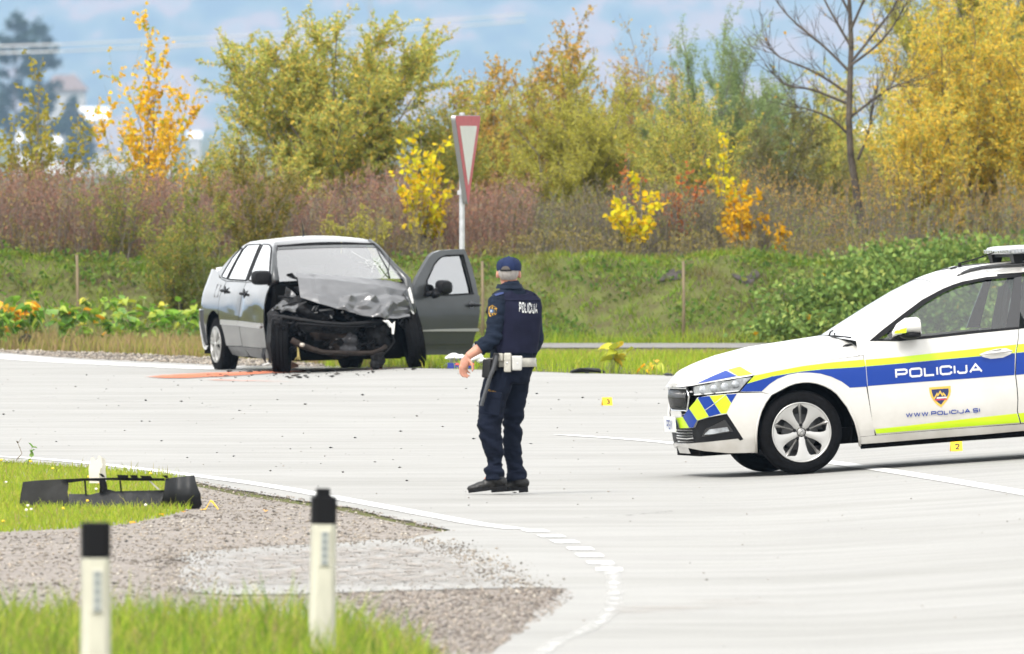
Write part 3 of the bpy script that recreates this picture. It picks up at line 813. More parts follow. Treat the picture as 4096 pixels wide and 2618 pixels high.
# ---- trees and shrubs along the top of the bank
make_tree('willow_tree', 'broad olive-leaved willow with a dense round crown behind the wrecked car', 'tree', gp(1330, 217), 3.2, 4.0, lm_olive, m_bark, stems=24, nb=14, nt=5, dens=64, leaf=(.058, .024), r0=.035, seed=11, shape=.42, bl=.27, tl=.13, rough_top=.9)
make_tree('willow_tree', 'spreading low olive willow leaning out at the left of the big round willow', 'tree', gp(1010, 215), 2.0, 1.7, lm_olive, m_bark, stems=10, nb=9, nt=4, dens=60, leaf=(.055, .022), r0=.02, seed=12, shape=.5)
make_tree('willow_tree', 'yellow-green willow with a bright rounded top right of the yield sign', 'tree', gp(2330, 215), 2.45, 2.7, lm_yellowgreen, m_bark, stems=19, nb=12, nt=5, dens=66, leaf=(.052, .014), r0=.028, seed=13, shape=.5, up=.5, bl=.28)
make_tree('slender_tree', 'tall sparse tree with brownish leaves rising behind the yellow-green willow', 'tree', gp(2190, 221), 3.2, 2.3, lm_brownolive, m_bark, stems=13, nb=12, nt=4, dens=26, leaf=(.06, .03), r0=.025, seed=14, shape=.35, up=.5, bl=.2, tl=.1)
make_tree('slender_tree', 'thin half-bare tree with rusty leaf tips directly behind the yield sign', 'tree', gp(1940, 220), 2.8, 1.7, lm_brownolive, m_bark, stems=11, nb=11, nt=4, dens=24, leaf=(.06, .03), r0=.022, seed=15, shape=.3, up=.5, bl=.2, tl=.1)
make_tree('bare_shrub', 'leafless greyish shrub between the yellow willow and the grey-green willow', 'shrub', gp(2590, 222), 3.0, 1.2, lm_brownolive, m_bark_r, stems=14, nb=10, nt=4, dens=7, leaf=(.05, .025), r0=.018, seed=16, shape=.2, up=.7, bl=.2, tl=.1)
make_tree('willow_tree', 'grey-green willow with long upright whips left of the bare tree', 'tree', gp(2860, 219), 3.15, 2.2, lm_grey, m_bark, stems=30, nb=10, nt=3, dens=44, leaf=(.06, .012), r0=.018, seed=17, shape=.42, up=1.3, bl=.2, tl=.12, fan=1.3, rough_top=.7)
make_tree('willow_tree', 'low dull olive willow filling the gap beneath the grey-green whips', 'tree', gp(2760, 214), 2.0, 2.1, lm_olive, m_bark, stems=16, nb=10, nt=4, dens=50, leaf=(.05, .016), r0=.02, seed=18, shape=.5, up=.5)
make_tree('willow_tree', 'pale greyish shrubby willow standing just left of the bare trunk', 'tree', gp(3130, 216), 2.2, 1.9, leaf_mat('leaves_pale', [(.20, .20, .07), (.28, .27, .10), (.16, .17, .06), (.24, .19, .06)]), m_bark, stems=11, nb=10, nt=4, dens=48, leaf=(.05, .015), r0=.02, seed=19, shape=.5, up=.5)
make_tree('willow_tree', 'thin olive shrub standing just right of the bare trunk', 'tree', gp(3540, 221), 2.5, 1.7, lm_olive, m_bark, stems=12, nb=9, nt=4, dens=40, leaf=(.05, .018), r0=.02, seed=20, shape=.5, up=.5)
make_tree('golden_willow', 'tall golden-leaved willow at the right behind the police car', 'tree', gp(3890, 215), 3.7, 2.7, lm_gold, m_bark, stems=20, nb=13, nt=5, dens=40, leaf=(.062, .02), r0=.028, seed=21, shape=.3, up=.6, bl=.2, tl=.12, t0=.08, fan=1.25)
make_tree('golden_willow', 'lower golden willow shrub in front of the tall golden one', 'tree', gp(3720, 213), 2.4, 1.5, lm_gold, m_bark, stems=11, nb=11, nt=4, dens=40, leaf=(.06, .02), r0=.02, seed=22, shape=.4, up=.6, t0=.06)
make_tree('golden_willow', 'golden willow cut by the right edge with dark straight stems', 'tree', gp(4200, 214), 3.4, 1.4, lm_gold, m_bark_d, stems=9, nb=11, nt=4, dens=50, leaf=(.06, .02), r0=.035, seed=23, shape=.3, up=.6, t0=.1)
make_tree('willow_tree', 'tall pale green willow towering behind the golden willow', 'tree', gp(3960, 224), 5.0, 2.9, lm_yellowgreen, m_bark, stems=20, nb=13, nt=5, dens=48, leaf=(.065, .018), r0=.04, seed=24, shape=.35, up=.5, bl=.2)
make_tree('willow_tree', 'olive willow thinly filling the space between the round willow and the yield sign', 'tree', gp(1800, 218), 2.3, 1.5, lm_olive, m_bark, stems=11, nb=11, nt=4, dens=50, leaf=(.05, .02), r0=.02, seed=26, shape=.4, up=.5)
for i, (u, H, W, lab) in enumerate([(2030, 2.1, 2.0, 'soft olive shrub in the second row behind the yield sign'), (2420, 2.3, 2.2, 'soft olive shrub in the second row behind the yellow-green willow'), (2690, 2.2, 2.0, 'soft olive shrub in the second row behind the red dogwoods'), (2990, 2.3, 2.2, 'soft olive shrub in the second row between the grey-green whips and the bare tree'), (3330, 2.3, 2.0, 'soft olive shrub in the second row just behind the bare trunk')]):
    make_tree('background_shrub', lab, 'shrub', gp(u, 229), H, W, [lm_olive, lm_yellowgreen, lm_brownolive, lm_grey, lm_olive][i], m_bark, stems=14, nb=9, nt=4, dens=34, leaf=(.07, .025), r0=.018, seed=80 + i, shape=.3, up=.5, rough_top=.7)
# saplings
def sapling(label, u, y, H, W, seed, m1=lm_orangeyellow, name='poplar_sapling', dens=20, leaf=(.085, .07), stems=3, group=None, up=.8, nb=10, nt=3):
    return make_tree(name, label, 'sapling', gp(u, y), H, W, m1, m_bark, stems=stems, nb=nb, nt=nt, dens=dens / DENS * .9, leaf=(leaf[0] * .86, leaf[1] * .86), r0=.016, seed=seed, shape=.35, up=up, bl=.34, tl=.13, t0=.12, broad=True, lead=True, droop=.5, fan=1.4, group=group)
sapling('tall orange-yellow poplar sapling with a green tip in front of the white houses', 600, 214, 2.85, 1.55, 31, leaf_mat('leaves_orange_mix', [(.80, .48, .03), (.85, .55, .04), (.78, .44, .025), (.74, .52, .04), (.30, .38, .05)]), dens=24, leaf=(.075, .06), stems=9)
sapling('olive-leaved poplar sapling at the left edge before the dark pine', 150, 213, 2.3, 1.5, 32, leaf_mat('leaves_olive_yellow', [(.26, .25, .05), (.36, .32, .05), (.20, .21, .05), (.48, .36, .05)]), dens=26, leaf=(.075, .05), stems=9)
sapling('lemon yellow poplar sapling beside the post of the yield sign', 1690, 209.5, 1.5, 1.25, 33, lm_lemon, dens=17, leaf=(.085, .075), stems=8)
sapling('bright yellow sapling right of the officer with leaves down to the bank', 2560, 209.5, 1.0, 1.05, 34, lm_lemon, dens=24, leaf=(.085, .07), stems=6, nb=7)
sapling('orange and yellow sapling between the two rightmost wooden stakes and the bare tree', 2960, 209.8, .85, 1.0, 35, lm_orangeyellow, dens=28, leaf=(.085, .07), stems=7, nb=7)
sapling('green-yellow sapling with a thin top above the orange one', 2900, 211, 1.35, 1.0, 36, lm_lemon, dens=15, leaf=(.075, .055), stems=4)
sapling('small orange sapling at the foot of the bare tree', 3120, 209.6, .42, .75, 37, lm_orangeyellow, dens=32, leaf=(.08, .06), stems=6, nb=5)
sapling('rust-red dogwood with few leaves right of the bright yellow sapling', 2730, 211, 1.0, .75, 38, lm_red, name='dogwood_shrub', dens=22, leaf=(.07, .045), stems=6)
sapling('small rust-red dogwood behind the bright yellow sapling', 2520, 212, 1.25, .5, 39, lm_red, name='dogwood_shrub', dens=10, leaf=(.07, .045), stems=4)
# green weedy shrubs at the bank left of the wreck
make_tree('weedy_shrub', 'tall green weedy shrub in front of the bank just left of the grey car', 'shrub', gp(720, 206.5), 2.05, 1.7, lm_weed, m_bark, stems=26, nb=10, nt=3, dens=46, leaf=(.055, .016), r0=.010, seed=41, shape=.5, up=.8, bl=.16, tl=.08, t0=.05, fan=1.2, rough_top=.6)
make_tree('weedy_shrub', 'mixed green and yellow weedy shrub right behind the roof of the grey car', 'shrub', gp(1040, 207.5), 1.95, 1.7, leaf_mat('leaves_weed_mix', [(.13, .15, .035), (.20, .21, .05), (.30, .22, .05), (.12, .12, .04), (.40, .28, .04)]), m_bark, stems=18, nb=10, nt=3, dens=44, leaf=(.055, .018), r0=.010, seed=42, shape=.5, up=.8, bl=.16, tl=.08, t0=.05, fan=1.2, rough_top=.6)
make_tree('weedy_shrub', 'dark green weedy shrub low behind the rear of the grey car', 'shrub', gp(830, 205.8), 1.3, 1.1, leaf_mat('leaves_weed_dark', [(.09, .13, .035), (.15, .19, .04), (.11, .13, .04), (.20, .18, .05)]), m_bark, stems=16, nb=9, nt=3, dens=44, leaf=(.055, .016), r0=.009, seed=43, shape=.5, up=.7, bl=.16, tl=.08, t0=.05, fan=1.2)
make_tree('weedy_shrub', 'thin pale green weed stems between the reddish thicket and the shrub', 'shrub', gp(480, 208.5), 1.6, 1.4, lm_weed, m_bark, stems=16, nb=9, nt=3, dens=30, leaf=(.05, .015), r0=.009, seed=44, shape=.5, up=.9, bl=.14, tl=.07, t0=.1, fan=1.1)
make_tree('weedy_shrub', 'yellowish weeds at the foot of the yield sign behind the open car door', 'shrub', gp(1420, 208.8), .75, 1.2, lm_yellowgreen, m_bark, stems=16, nb=8, nt=3, dens=40, leaf=(.05, .018), r0=.007, seed=45, shape=.4, up=.8, bl=.2, tl=.1, t0=.05, fan=1.1)

# bare tree
def bare_tree():
    rng = np.random.default_rng(5); y = 213.5
    root = empty('bare_tree', gp(3465, y), 'tall bare tree with a dark bent trunk and thin leafless branches', 'tree')
    bx, by, bz = root.location
    tr = [(3465, 990), (3445, 900), (3425, 760), (3402, 620), (3395, 480), (3400, 330), (3405, 180), (3400, 60), (3392, -80), (3385, -260), (3380, -420)]
    P = np.array([[(u - U0) * y / F - bx, 0, HC - (v - V0) * y / F - bz] for u, v in tr])
    P[:, 1] = np.sin(np.arange(len(P)) * 1.3) * .04
    rad = np.array([30, 25, 21, 19, 17, 15.5, 14, 12, 9, 6, 3]) / 2 / 319 * 1.55
    wood = [(P, rad)]; tw = []
    mains = [((3410, 300), (3300, 190), (3150, 60), (3060, -70)), ((3400, 380), (3260, 290), (3120, 230), (3070, 180)), ((3405, 190), (3330, 60), (3270, -60), (3240, -150)), ((3412, 240), (3500, 130), (3580, 20), (3620, -80)), ((3405, 260), (3520, 170), (3600, 60), (3660, -60)), ((3400, 470), (3520, 380), (3590, 340), (3640, 330)), ((3430, 640), (3470, 540), (3490, 440), (3510, 330)), ((3400, 420), (3250, 360), (3140, 340), (3060, 260)), ((3403, 120), (3450, 10), (3490, -90), (3510, -160)), ((3402, 60), (3350, -40), (3310, -120), (3290, -200)), ((3412, 560), (3330, 480), (3240, 440), (3190, 430))]
    for k, pix in enumerate(mains):
        y1 = rng.uniform(-.5, .5)
        Q = np.array([[(u - U0) * y / F - bx, y1 * i / 3, HC - (v - V0) * y / F - bz] for i, (u, v) in enumerate(pix)])
        Q = np.array([tuple(q) for q in smooth_line([tuple(q) for q in Q], 4)])
        wood.append((Q, np.linspace(.020, .005, len(Q))))
        for w in range(13):
            i = rng.integers(2, len(Q) - 1); d = Q[i] - Q[i - 1]; d = d / np.linalg.norm(d) + rng.normal(size=3) * .5 + np.array([0, 0, .25])
            T = bez(Q[i], d, rng.uniform(.25, .7), rng, up=.3, k=6, wob=.12)
            tw.append((T, np.linspace(.0055, .002, 6)))
            for q in range(3):
                j = rng.integers(1, 5); d = T[j] - T[j - 1]; d = d / np.linalg.norm(d) + rng.normal(size=3) * .5
                tw.append((bez(T[j], d, rng.uniform(.12, .35), rng, up=.2, k=4), np.linspace(.003, .0015, 4)))
    V, Fc = tubes_arr(wood, 8); mesh_np('trunk', V, Fc, m_bark_d, root, smooth=True)
    V, Fc = tubes_arr(tw, 4); mesh_np('branches', V, Fc, m_bark_d, root, kind='stuff')
    n = 26; t = [tw[i] for i in rng.integers(0, len(tw), n)]
    pp = np.array([a[0][-1] for a in t])
    V, Fc = leaves_round(pp, rng.normal(size=(n, 3)) + np.array([0, 0, -.8]), .05, .04); mesh_np('last_leaves', V, Fc, lm_orangeyellow, root)
bare_tree()

# reddish leafless thicket: uncountable stems
def thicket(name, x0, x1, y0, y1, n, h, wood_m, leaf_m, seed, dens=5, hv=.35, lean=.2, leaf=(.035, .014)):
    rng = np.random.default_rng(seed); paths = []; lp = []; ld = []
    for i in range(n):
        x, y = rng.uniform(x0, x1), rng.uniform(y0, y1)
        hh = h * rng.uniform(1 - hv, 1) * (.85 + .3 * noise.noise(Vector((x * .9, seed, 0))))
        d = np.array([rng.normal() * lean, rng.normal() * lean, 1])
        P = bez((x, y, float(gz(x, y)) - .05), d, hh, rng, up=.1, wob=.07, k=5)
        paths.append((P, np.linspace(.006, .002, 5)))
        for b in range(6):
            j = rng.integers(1, 5); dd = P[j] - P[j - 1]; dd = dd / np.linalg.norm(dd) + rng.normal(size=3) * .45
            Q = bez(P[j], dd, hh * rng.uniform(.12, .3), rng, up=.3, k=3)
            paths.append((Q, np.linspace(.003, .0015, 3)))
            m = rng.poisson(dens)
            if m:
                t = rng.random((m, 1)); lp.append(Q[0] + (Q[-1] - Q[0]) * t); ld.append(rng.normal(size=(m, 3)))
    V, Fc = tubes_arr(paths, 3); A = len(V)
    lp = np.concatenate(lp); ld = np.concatenate(ld)
    V2, F2 = leaves_arr(lp, ld, leaf[0] * rng.uniform(.6, 1.3, len(lp)), leaf[1])
    o = mesh_np(name, np.concatenate([V, V2]), np.concatenate([Fc, F2 + A]), [wood_m, leaf_m], kind='stuff')
    mi = np.zeros(len(Fc) + len(F2), np.int32); mi[len(Fc):] = 1
    o.data.polygons.foreach_set('material_index', mi)
    return o
thicket('reddish_undergrowth', -7.2, -3.0, 208.6, 213, 1150, 1.25, m_bark_r, lm_twig, 51, dens=5)
thicket('reddish_undergrowth', -3.2, .2, 209.5, 213.5, 900, 1.15, m_bark_r, lm_twig, 52, dens=5)
thicket('brown_undergrowth', -.2, 3.4, 210, 213.5, 900, 1.0, m_bark, leaf_mat('leaves_dull_brown', [(.20, .16, .07), (.27, .20, .08), (.17, .18, .06), (.30, .24, .08)], trans=.15), 53, dens=4)
thicket('straw_undergrowth', -7, 7.5, 208.4, 210.2, 1000, .42, m_bark, leaf_mat('leaves_straw', [(.30, .24, .08), (.24, .20, .06), (.36, .28, .08), (.20, .19, .05)], trans=.2), 54, dens=4)
thicket('olive_undergrowth', 2.6, 7.5, 211, 218, 800, 1.3, m_bark, lm_brownolive, 55, dens=6)
thicket('olive_undergrowth', -7.5, -4.6, 212, 214, 260, 1.2, m_bark, lm_weed, 56, dens=6)
thicket('yellowish_undergrowth', -7.2, -1, 208.2, 211, 420, 1.15, m_bark, leaf_mat('leaves_tan', [(.30, .22, .07), (.24, .24, .07), (.36, .28, .08), (.22, .16, .08)], trans=.25), 57, dens=6, hv=.6)
thicket('yellowish_undergrowth', .2, 7, 209.5, 212.5, 420, .95, m_bark, lm_weed, 58, dens=5, hv=.6)

# ---- bramble bush on the bank at the right
def bramble():
    rng = np.random.default_rng(61)
    root = empty('bramble_bush', gp(3500, 206.5), 'mass of dark green broad-leaved brambles spilling down the bank behind the police car', 'bush')
    loc = root.location
    lobes = []
    for u, v, w, h in [(3100, 1320, 150, 70), (3260, 1250, 200, 120), (3380, 1150, 170, 120), (3480, 1250, 220, 150), (3560, 1060, 130, 90), (3640, 1180, 240, 150), (3760, 1040, 170, 80), (3850, 1120, 200, 150), (3980, 1060, 170, 100), (4060, 1160, 200, 170), (3420, 1320, 240, 80), (3700, 1300, 260, 110), (4000, 1300, 260, 140)]:
        zc = HC - (v - V0) * 206.5 / F
        y = 205.3 + 2.4 * min(1, max(0, zc / 1.1)); y = max(205.0, y - .15)
        c = at(u, v, y); lobes.append((np.array(c), np.array([w / 360, .45, h / 350])))
    P = []; D = []
    for c, r in lobes:
        n = int(1650 * r[0] * r[2] / .2)
        d = rng.normal(size=(n, 3)); d /= np.linalg.norm(d, axis=1, keepdims=True)
        d[:, 1] = -np.abs(d[:, 1])
        q = (.5 + .95 * rng.random((n, 1)) ** 1.6) * (1 + .12 * np.sin(d[:, :1] * 7 + c[0] * 5) * np.cos(d[:, 2:] * 6))
        P.append(c + d * r * q); D.append(d + rng.normal(size=(n, 3)) * .7 + np.array([0, -.3, -.2]))
    P = np.concatenate(P); D = np.concatenate(D)
    V, Fc = leaves_round(P - np.array(loc), D, .074 * rng.uniform(.5, 1.25, len(P)), .055 * rng.uniform(.7, 1.2, len(P)), rng=rng)
    mesh_np('foliage', V, Fc, lm_bramble, root)
    paths = []
    for i in range(90):
        c, r = lobes[rng.integers(len(lobes))]
        p = c - np.array(loc) + np.array([rng.uniform(-1, 1) * r[0], 0, -r[2]]); paths.append((bez(p, (rng.normal() * .5, -.3, 1), r[2] * 2, rng, up=0, k=6), np.linspace(.008, .004, 6)))
    V, Fc = tubes_arr(paths, 4); mesh_np('stems', V, Fc, m_bark_d, root, kind='stuff')
    P2 = P[rng.integers(0, len(P), 45)] + np.array([0, -.05, .02])
    V, Fc = leaves_round(P2 - np.array(loc), rng.normal(size=(45, 3)) + np.array([0, -.5, 0]), .08, .06, rng=rng); mesh_np('yellowed_leaves', V, Fc, lm_orange, root)
bramble()

# ---- knotweed plants at the road edge left of the wreck: every large leaf is its own piece
def leaf_mesh(name, mat, L=.13, W=.095):
    vs = [(0, 0, 0)]; prof = [(.02, .30), (.12, .47), (.3, .5), (.55, .38), (.8, .17)]
    mid = [(t, 0) for t, w in prof]
    vs = [(0, 0, .0)] + [(w * W, t * L, .012 - .03 * t * t + .015) for t, w in prof] + [(0, L, -.025)] + [(-w * W, t * L, .012 - .03 * t * t + .015) for t, w in reversed(prof)] + [(0, t * L, .003 - .03 * t * t) for t, w in prof]
    n = len(prof); fs = []
    m0 = 2 + 2 * n
    right = list(range(1, n + 1)); left = list(range(2 * n + 1, n + 1, -1)); mids = list(range(m0, m0 + n))
    fs += [(0, right[0], mids[0]), (0, mids[0], left[0])]
    for i in range(n - 1): fs += [(mids[i], right[i], right[i + 1], mids[i + 1]), (left[i], mids[i], mids[i + 1], left[i + 1])]
    fs += [(mids[-1], right[-1], n + 1), (left[-1], mids[-1], n + 1)]
    me = bpy.data.meshes.new(name); me.from_pydata(vs, [], fs); me.materials.append(mat)
    me.polygons.foreach_set('use_smooth', [True] * len(me.polygons)); me.update(); return me
def leaf_single(name, col, rough=.4):
    m, nt, p = new_mat(name); p.inputs['Base Color'].default_value = tuple(col) + (1,); p.inputs['Roughness'].default_value = rough; p.inputs['Specular IOR Level'].default_value = .3
    tr = nt.nodes.new('ShaderNodeBsdfTranslucent'); tr.inputs[0].default_value = tuple(col) + (1,)
    mx = nt.nodes.new('ShaderNodeMixShader'); mx.inputs[0].default_value = .35
    nt.links.new(p.outputs[0], mx.inputs[1]); nt.links.new(tr.outputs[0], mx.inputs[2]); nt.links.new(mx.outputs[0], nt.nodes['Material Output'].inputs[0]); return m
LEAFM = [leaf_mesh('leaf', leaf_single('leaf_green_%d' % i, c)) for i, c in enumerate([(.14, .30, .03), (.20, .38, .04), (.27, .42, .05), (.10, .22, .03), (.34, .42, .06), (.17, .30, .06)])]
LEAFY = [leaf_mesh('leaf', leaf_single('leaf_orange_%d' % i, c)) for i, c in enumerate([(.82, .40, .02), (.86, .50, .03), (.74, .34, .02), (.62, .46, .04)])]
LEAFYG = [leaf_mesh('leaf', leaf_single('leaf_yellowgreen_%d' % i, c)) for i, c in enumerate([(.42, .45, .04), (.55, .50, .05), (.36, .40, .04)])]
def knotweed(label, x, y, h, w, n, seed, meshes, size=(.7, 1.25), alt=None, altp=0, group='knotweed plants along the road verge', cat='plant', name='knotweed_plant'):
    rng = random.Random(seed); z = float(gz(x, y))
    root = empty(name, (x, y, z), label, cat, group)
    mb = MB(); stems = []
    for k in range(max(4, n // 6)):
        dx, dy = rng.uniform(-w, w), rng.uniform(-w, w) * .6; hh = h * rng.uniform(.55, 1)
        path = [(dx * .5, dy * .5, -.03), (dx * .7, dy * .7, hh * .5), (dx, dy, hh * .85), (dx * 1.25, dy * 1.2, hh)]
        mb.tube(path, [.007, .006, .005, .002], 5); stems.append(path)
    mb.build('stem', M_stem, root, smooth=True)
    for k in range(n):
        st = stems[rng.randrange(len(stems))]; t = rng.uniform(.25, 1) * 2.99; i = int(t); f = t - i
        p = Vector(st[i]).lerp(Vector(st[i + 1]), f)
        me = rng.choice(alt) if alt and rng.random() < altp else rng.choice(meshes)
        o = bpy.data.objects.new('leaf', me); COL.objects.link(o); o.parent = root
        o.location = p
        o.rotation_euler = (R(rng.uniform(-25, 75) * -1 + 25), R(rng.uniform(-40, 40)), rng.uniform(0, 6.28))
        s = rng.uniform(*size); o.scale = (s, s, s)
M_stem = M('plant_stem', (.20, .22, .08), .6)
knots = [(-6.15, 'knotweed at the left edge behind the dark tyre shred'), (-5.75, 'knotweed right of the tall orange-leaved plant'), (-5.30, 'leafy knotweed clump left of the yellowing one'), (-4.85, 'yellowing knotweed with a few orange leaves in the middle of the clump'), (-4.40, 'low bright green knotweed right of the yellowing one'), (-3.98, 'fresh green knotweed midway to the grey car'), (-3.60, 'taller knotweed with upright shoots close to the grey car'), (-3.30, 'knotweed touching the rear bumper of the grey car')]
for i, (x, lab) in enumerate(knots):
    knotweed(lab, x, 199.6 + .5 * math.sin(i * 2.1), [.62, .58, .62, .52, .50, .48, .62, .6][i], .30, 50, 100 + i, LEAFM, alt=LEAFY, altp=[.03, .05, .02, .14, .03, .03, .05, .04][i])
for i in range(6):
    x = -6.0 + i * .52
    knotweed(['second row knotweed at the far left', 'second row knotweed behind the orange plant', 'second row knotweed behind the leafy clump', 'second row knotweed behind the yellowing one', 'second row knotweed in the middle', 'second row knotweed nearest the grey car'][i], x, 201.6, .72 - .04 * i, .34, 44, 130 + i, LEAFM, alt=LEAFYG, altp=.15)
knotweed('tall plant with large orange autumn leaves at the left edge', -5.85, 200.5, .82, .22, 26, 150, LEAFY, size=(1.1, 1.7), alt=LEAFM, altp=.12, group=None, name='orange_plant')
p = G(2440, 1500)
knotweed('yellow-green broad-leaved plant with orange leaves in the verge right of the officer', p.x, p.y + 1.0, .28, .20, 17, 151, LEAFYG, size=(.9, 1.4), alt=LEAFY, altp=.3, group=None, name='dock_plant')
p = G(2560, 1503)
knotweed('small dock plant with drooping yellow leaves close to the police car bonnet', p.x, p.y + 1.0, .14, .16, 8, 152, LEAFYG, size=(.6, 1.0), alt=LEAFY, altp=.35, group=None, name='dock_plant')

# thin seedling by the bumper
def seedling(label, u, v, H, n, seed, mat, size=.05, dry=False):
    rng = random.Random(seed); b = G(u, v)
    root = empty('dry_weed' if dry else 'seedling', b, label, 'plant'); mb = MB(); p = Vector((0, 0, -.01)); path = [p.copy()]
    for i in range(5):
        p = p + Vector((rng.uniform(-.02, .035), 0, H / 5)); path.append(p.copy())
    mb.tube(path, [.004, .0035, .003, .0025, .002, .0015], 5)
    mb.build('stem', M('dry_stem', (.16, .12, .08), .8) if dry else M_stem, root)
    for i in range(n):
        q = path[1 + rng.randrange(5)]
        o = bpy.data.objects.new('leaf', mat[rng.randrange(len(mat))]); COL.objects.link(o); o.parent = root
        o.location = q; o.rotation_euler = (R(rng.uniform(0, 70)), R(rng.uniform(-30, 30)), rng.uniform(0, 6.28)); s = size / .13 * rng.uniform(.7, 1.3); o.scale = (s, s, s)
seedling('thin green seedling with round leaves standing in the grass behind the torn bumper', 108, 1880, .18, 9, 1, LEAFM, .05)
seedling('dry brown weed stalk leaning over the road at the left edge', 55, 1850, .20, 5, 2, [leaf_mesh('leaf', leaf_single('leaf_brown', (.12, .09, .05)))], .02, dry=True)
# dandelions in the verge
m_dand = M('dandelion', (.85, .55, .02), .6)
m_clov = M('clover_white', (.75, .72, .6), .7)
P = scatter(gl, 26)
for i, q in enumerate(P):
    mb = MB(); z = float(gz(q[0], q[1])) + .05 + .05 * RNG.random()
    root = empty('dandelion' if i % 2 else 'clover', (q[0], q[1], z - .06), 'tiny yellow dandelion in the short grass round the torn bumper' if i % 2 else 'tiny whitish clover head in the short grass round the torn bumper', 'flower', 'small flowers in the verge grass')
    mb.ell((0, 0, .06), (.011, .011, .008), nu=8, nv=5); mb.build('flower_head', m_dand if i % 2 else m_clov, root, smooth=True)
    mb = MB(); mb.tube([(0, 0, 0), (0, 0, .06)], .002, 4); mb.build('stem', M_stem, root)
# ================================================================ FAR THINGS: hill, houses, pines, cables, pylon
def hill():
    xs = np.linspace(-12000, 12000, 240); ys = np.concatenate([np.linspace(17500, 18800, 70), np.linspace(18900, 27500, 50)])
    X, Y = np.meshgrid(xs, ys); Z = np.empty_like(X)
    for j in range(X.shape[0]):
        for i in range(X.shape[1]):
            t = (Y[j, i] - 17500) / 10000
            Z[j, i] = -16 + 420 * t ** 1.0 * (.8 + .35 * noise.noise(Vector((X[j, i] / 2700, Y[j, i] / 3600, 1)))) + 2.0 * t ** .3 * noise.noise(Vector((X[j, i] / 90, Y[j, i] / 90, 4)))
    V = np.stack([X, Y, Z], -1).reshape(-1, 3); nx = len(xs)
    i = np.arange(nx - 1)[None] + nx * np.arange(len(ys) - 1)[:, None]
    m, nt, p = new_mat('autumn_hillside'); N = nt.nodes; L = nt.links
    tc = N.new('ShaderNodeTexCoord')
    n1 = N.new('ShaderNodeTexNoise'); n1.inputs['Scale'].default_value = .016; n1.inputs['Detail'].default_value = 5; mp = N.new('ShaderNodeMapping'); mp.inputs['Scale'].default_value = (1, .045, 1); L.new(tc.outputs['Object'], mp.inputs['Vector']); L.new(mp.outputs[0], n1.inputs['Vector'])
    cr = N.new('ShaderNodeValToRGB'); e = cr.color_ramp.elements
    e[0].position = .38; e[0].color = (.02, .045, .04, 1); e[1].position = .47; e[1].color = (.07, .10, .06, 1)
    for q, c in ((.53, (.13, .12, .08, 1)), (.60, (.32, .17, .10, 1)), (.70, (.24, .18, .12, 1))):
        k = e.new(q); k.color = c
    L.new(n1.outputs[0], cr.inputs[0]); L.new(cr.outputs[0], p.inputs['Base Color']); p.inputs['Roughness'].default_value = 1
    o = mesh_np('hill', V, np.stack([i, i + 1, i + 1 + nx, i + nx], -1).reshape(-1, 4), m, smooth=True)
    tag(o, kind='structure')
hill()

YH = 2350.0; PH = F / YH      # distance of the houses, photo pixels per metre there
m_white = M('white_render', (.62, .62, .61), .8)
m_greyw = M('grey_render', (.42, .42, .43), .85)
m_roof = M('roof_brown', (.17, .13, .12), .85, var=.2, scale=3)
m_roofg = M('roof_grey', (.22, .22, .25), .8, var=.2, scale=3)
m_roofw = M('roof_white_metal', (.72, .72, .72), .6)
m_wood = M('house_wood', (.20, .14, .10), .8)
m_pane = M('house_window', (.06, .07, .09), .1)
def house(label, u0, u1, v_ridge, v_eave, dist, wallm, roofm, name='house', gable_front=True, depth=12.0, windows=3, hip=False, over=.5):
    k = F / dist; x0, x1 = (u0 - U0) / k, (u1 - U0) / k; zr, ze = HC - (v_ridge - V0) / k, HC - (v_eave - V0) / k; zb = float(gz(0, dist)) - .3
    cx = (x0 + x1) / 2; w = x1 - x0
    root = empty(name, (cx, dist, zb), label, 'house')
    e, r = ze - zb, zr - zb
    mb = MB(); mb.box((0, depth / 2, e / 2), (w, depth, e))
    if gable_front and not hip: mb.prism([(-w / 2, 0, e), (w / 2, 0, e), (0, 0, r - .05)], (0, depth, 0))
    mb.build('wall', wallm, root)
    mb = MB(); o = over
    if hip:
        vs = [(-w / 2 - o, -o, e), (w / 2 + o, -o, e), (w / 2 + o, depth + o, e), (-w / 2 - o, depth + o, e), (-w / 4, depth / 2, r), (w / 4, depth / 2, r)]
        mb.add(vs, [(0, 1, 5, 4), (1, 2, 5), (2, 3, 4, 5), (3, 0, 4), (3, 2, 1, 0)])
    elif gable_front:
        for s in (-1, 1):
            mb.prism([(0, -o, r + .02), (s * (w / 2 + o), -o, e - .2), (s * (w / 2 + o), -o, e + .05), (0, -o, r + .28)], (0, depth + 2 * o, 0))
    else:
        mb.prism([(-w / 2 - o, -o, e - .1), (-w / 2 - o, depth / 2, r), (-w / 2 - o, depth + o, e - .1)], (w + 2 * o, 0, 0))
    mb.build('roof', roofm, root)
    for i in range(windows):
        f = MB(); xx = -w / 2 + w * (i + 1) / (windows + 1); f.box((xx, -.04, e * .62), (1.3, .1, 1.4)); fo = f.build('window', m_white if wallm is not m_white else m_greyw, root)
        f = MB(); f.box((xx, -.10, e * .62), (1.05, .04, 1.15)); f.build('pane', m_pane, fo)
    c = MB(); c.box((w * .2, depth * .6, r + .1), (.7, .7, 1.6)); c.build('chimney', m_greyw, root)
    return root
house('white gabled house with pale roof edges at the left behind the thicket', 235, 372, 520, 590, 4700, m_white, m_roofw, windows=1)
house('long low white house left of the gabled one', 60, 240, 515, 570, 4800, m_white, m_roofw, gable_front=False, windows=2)
house('low house with a wide grey roof between the white gable and the orange sapling', 372, 690, 478, 600, 4840, m_greyw, m_roofg, gable_front=False, windows=4)
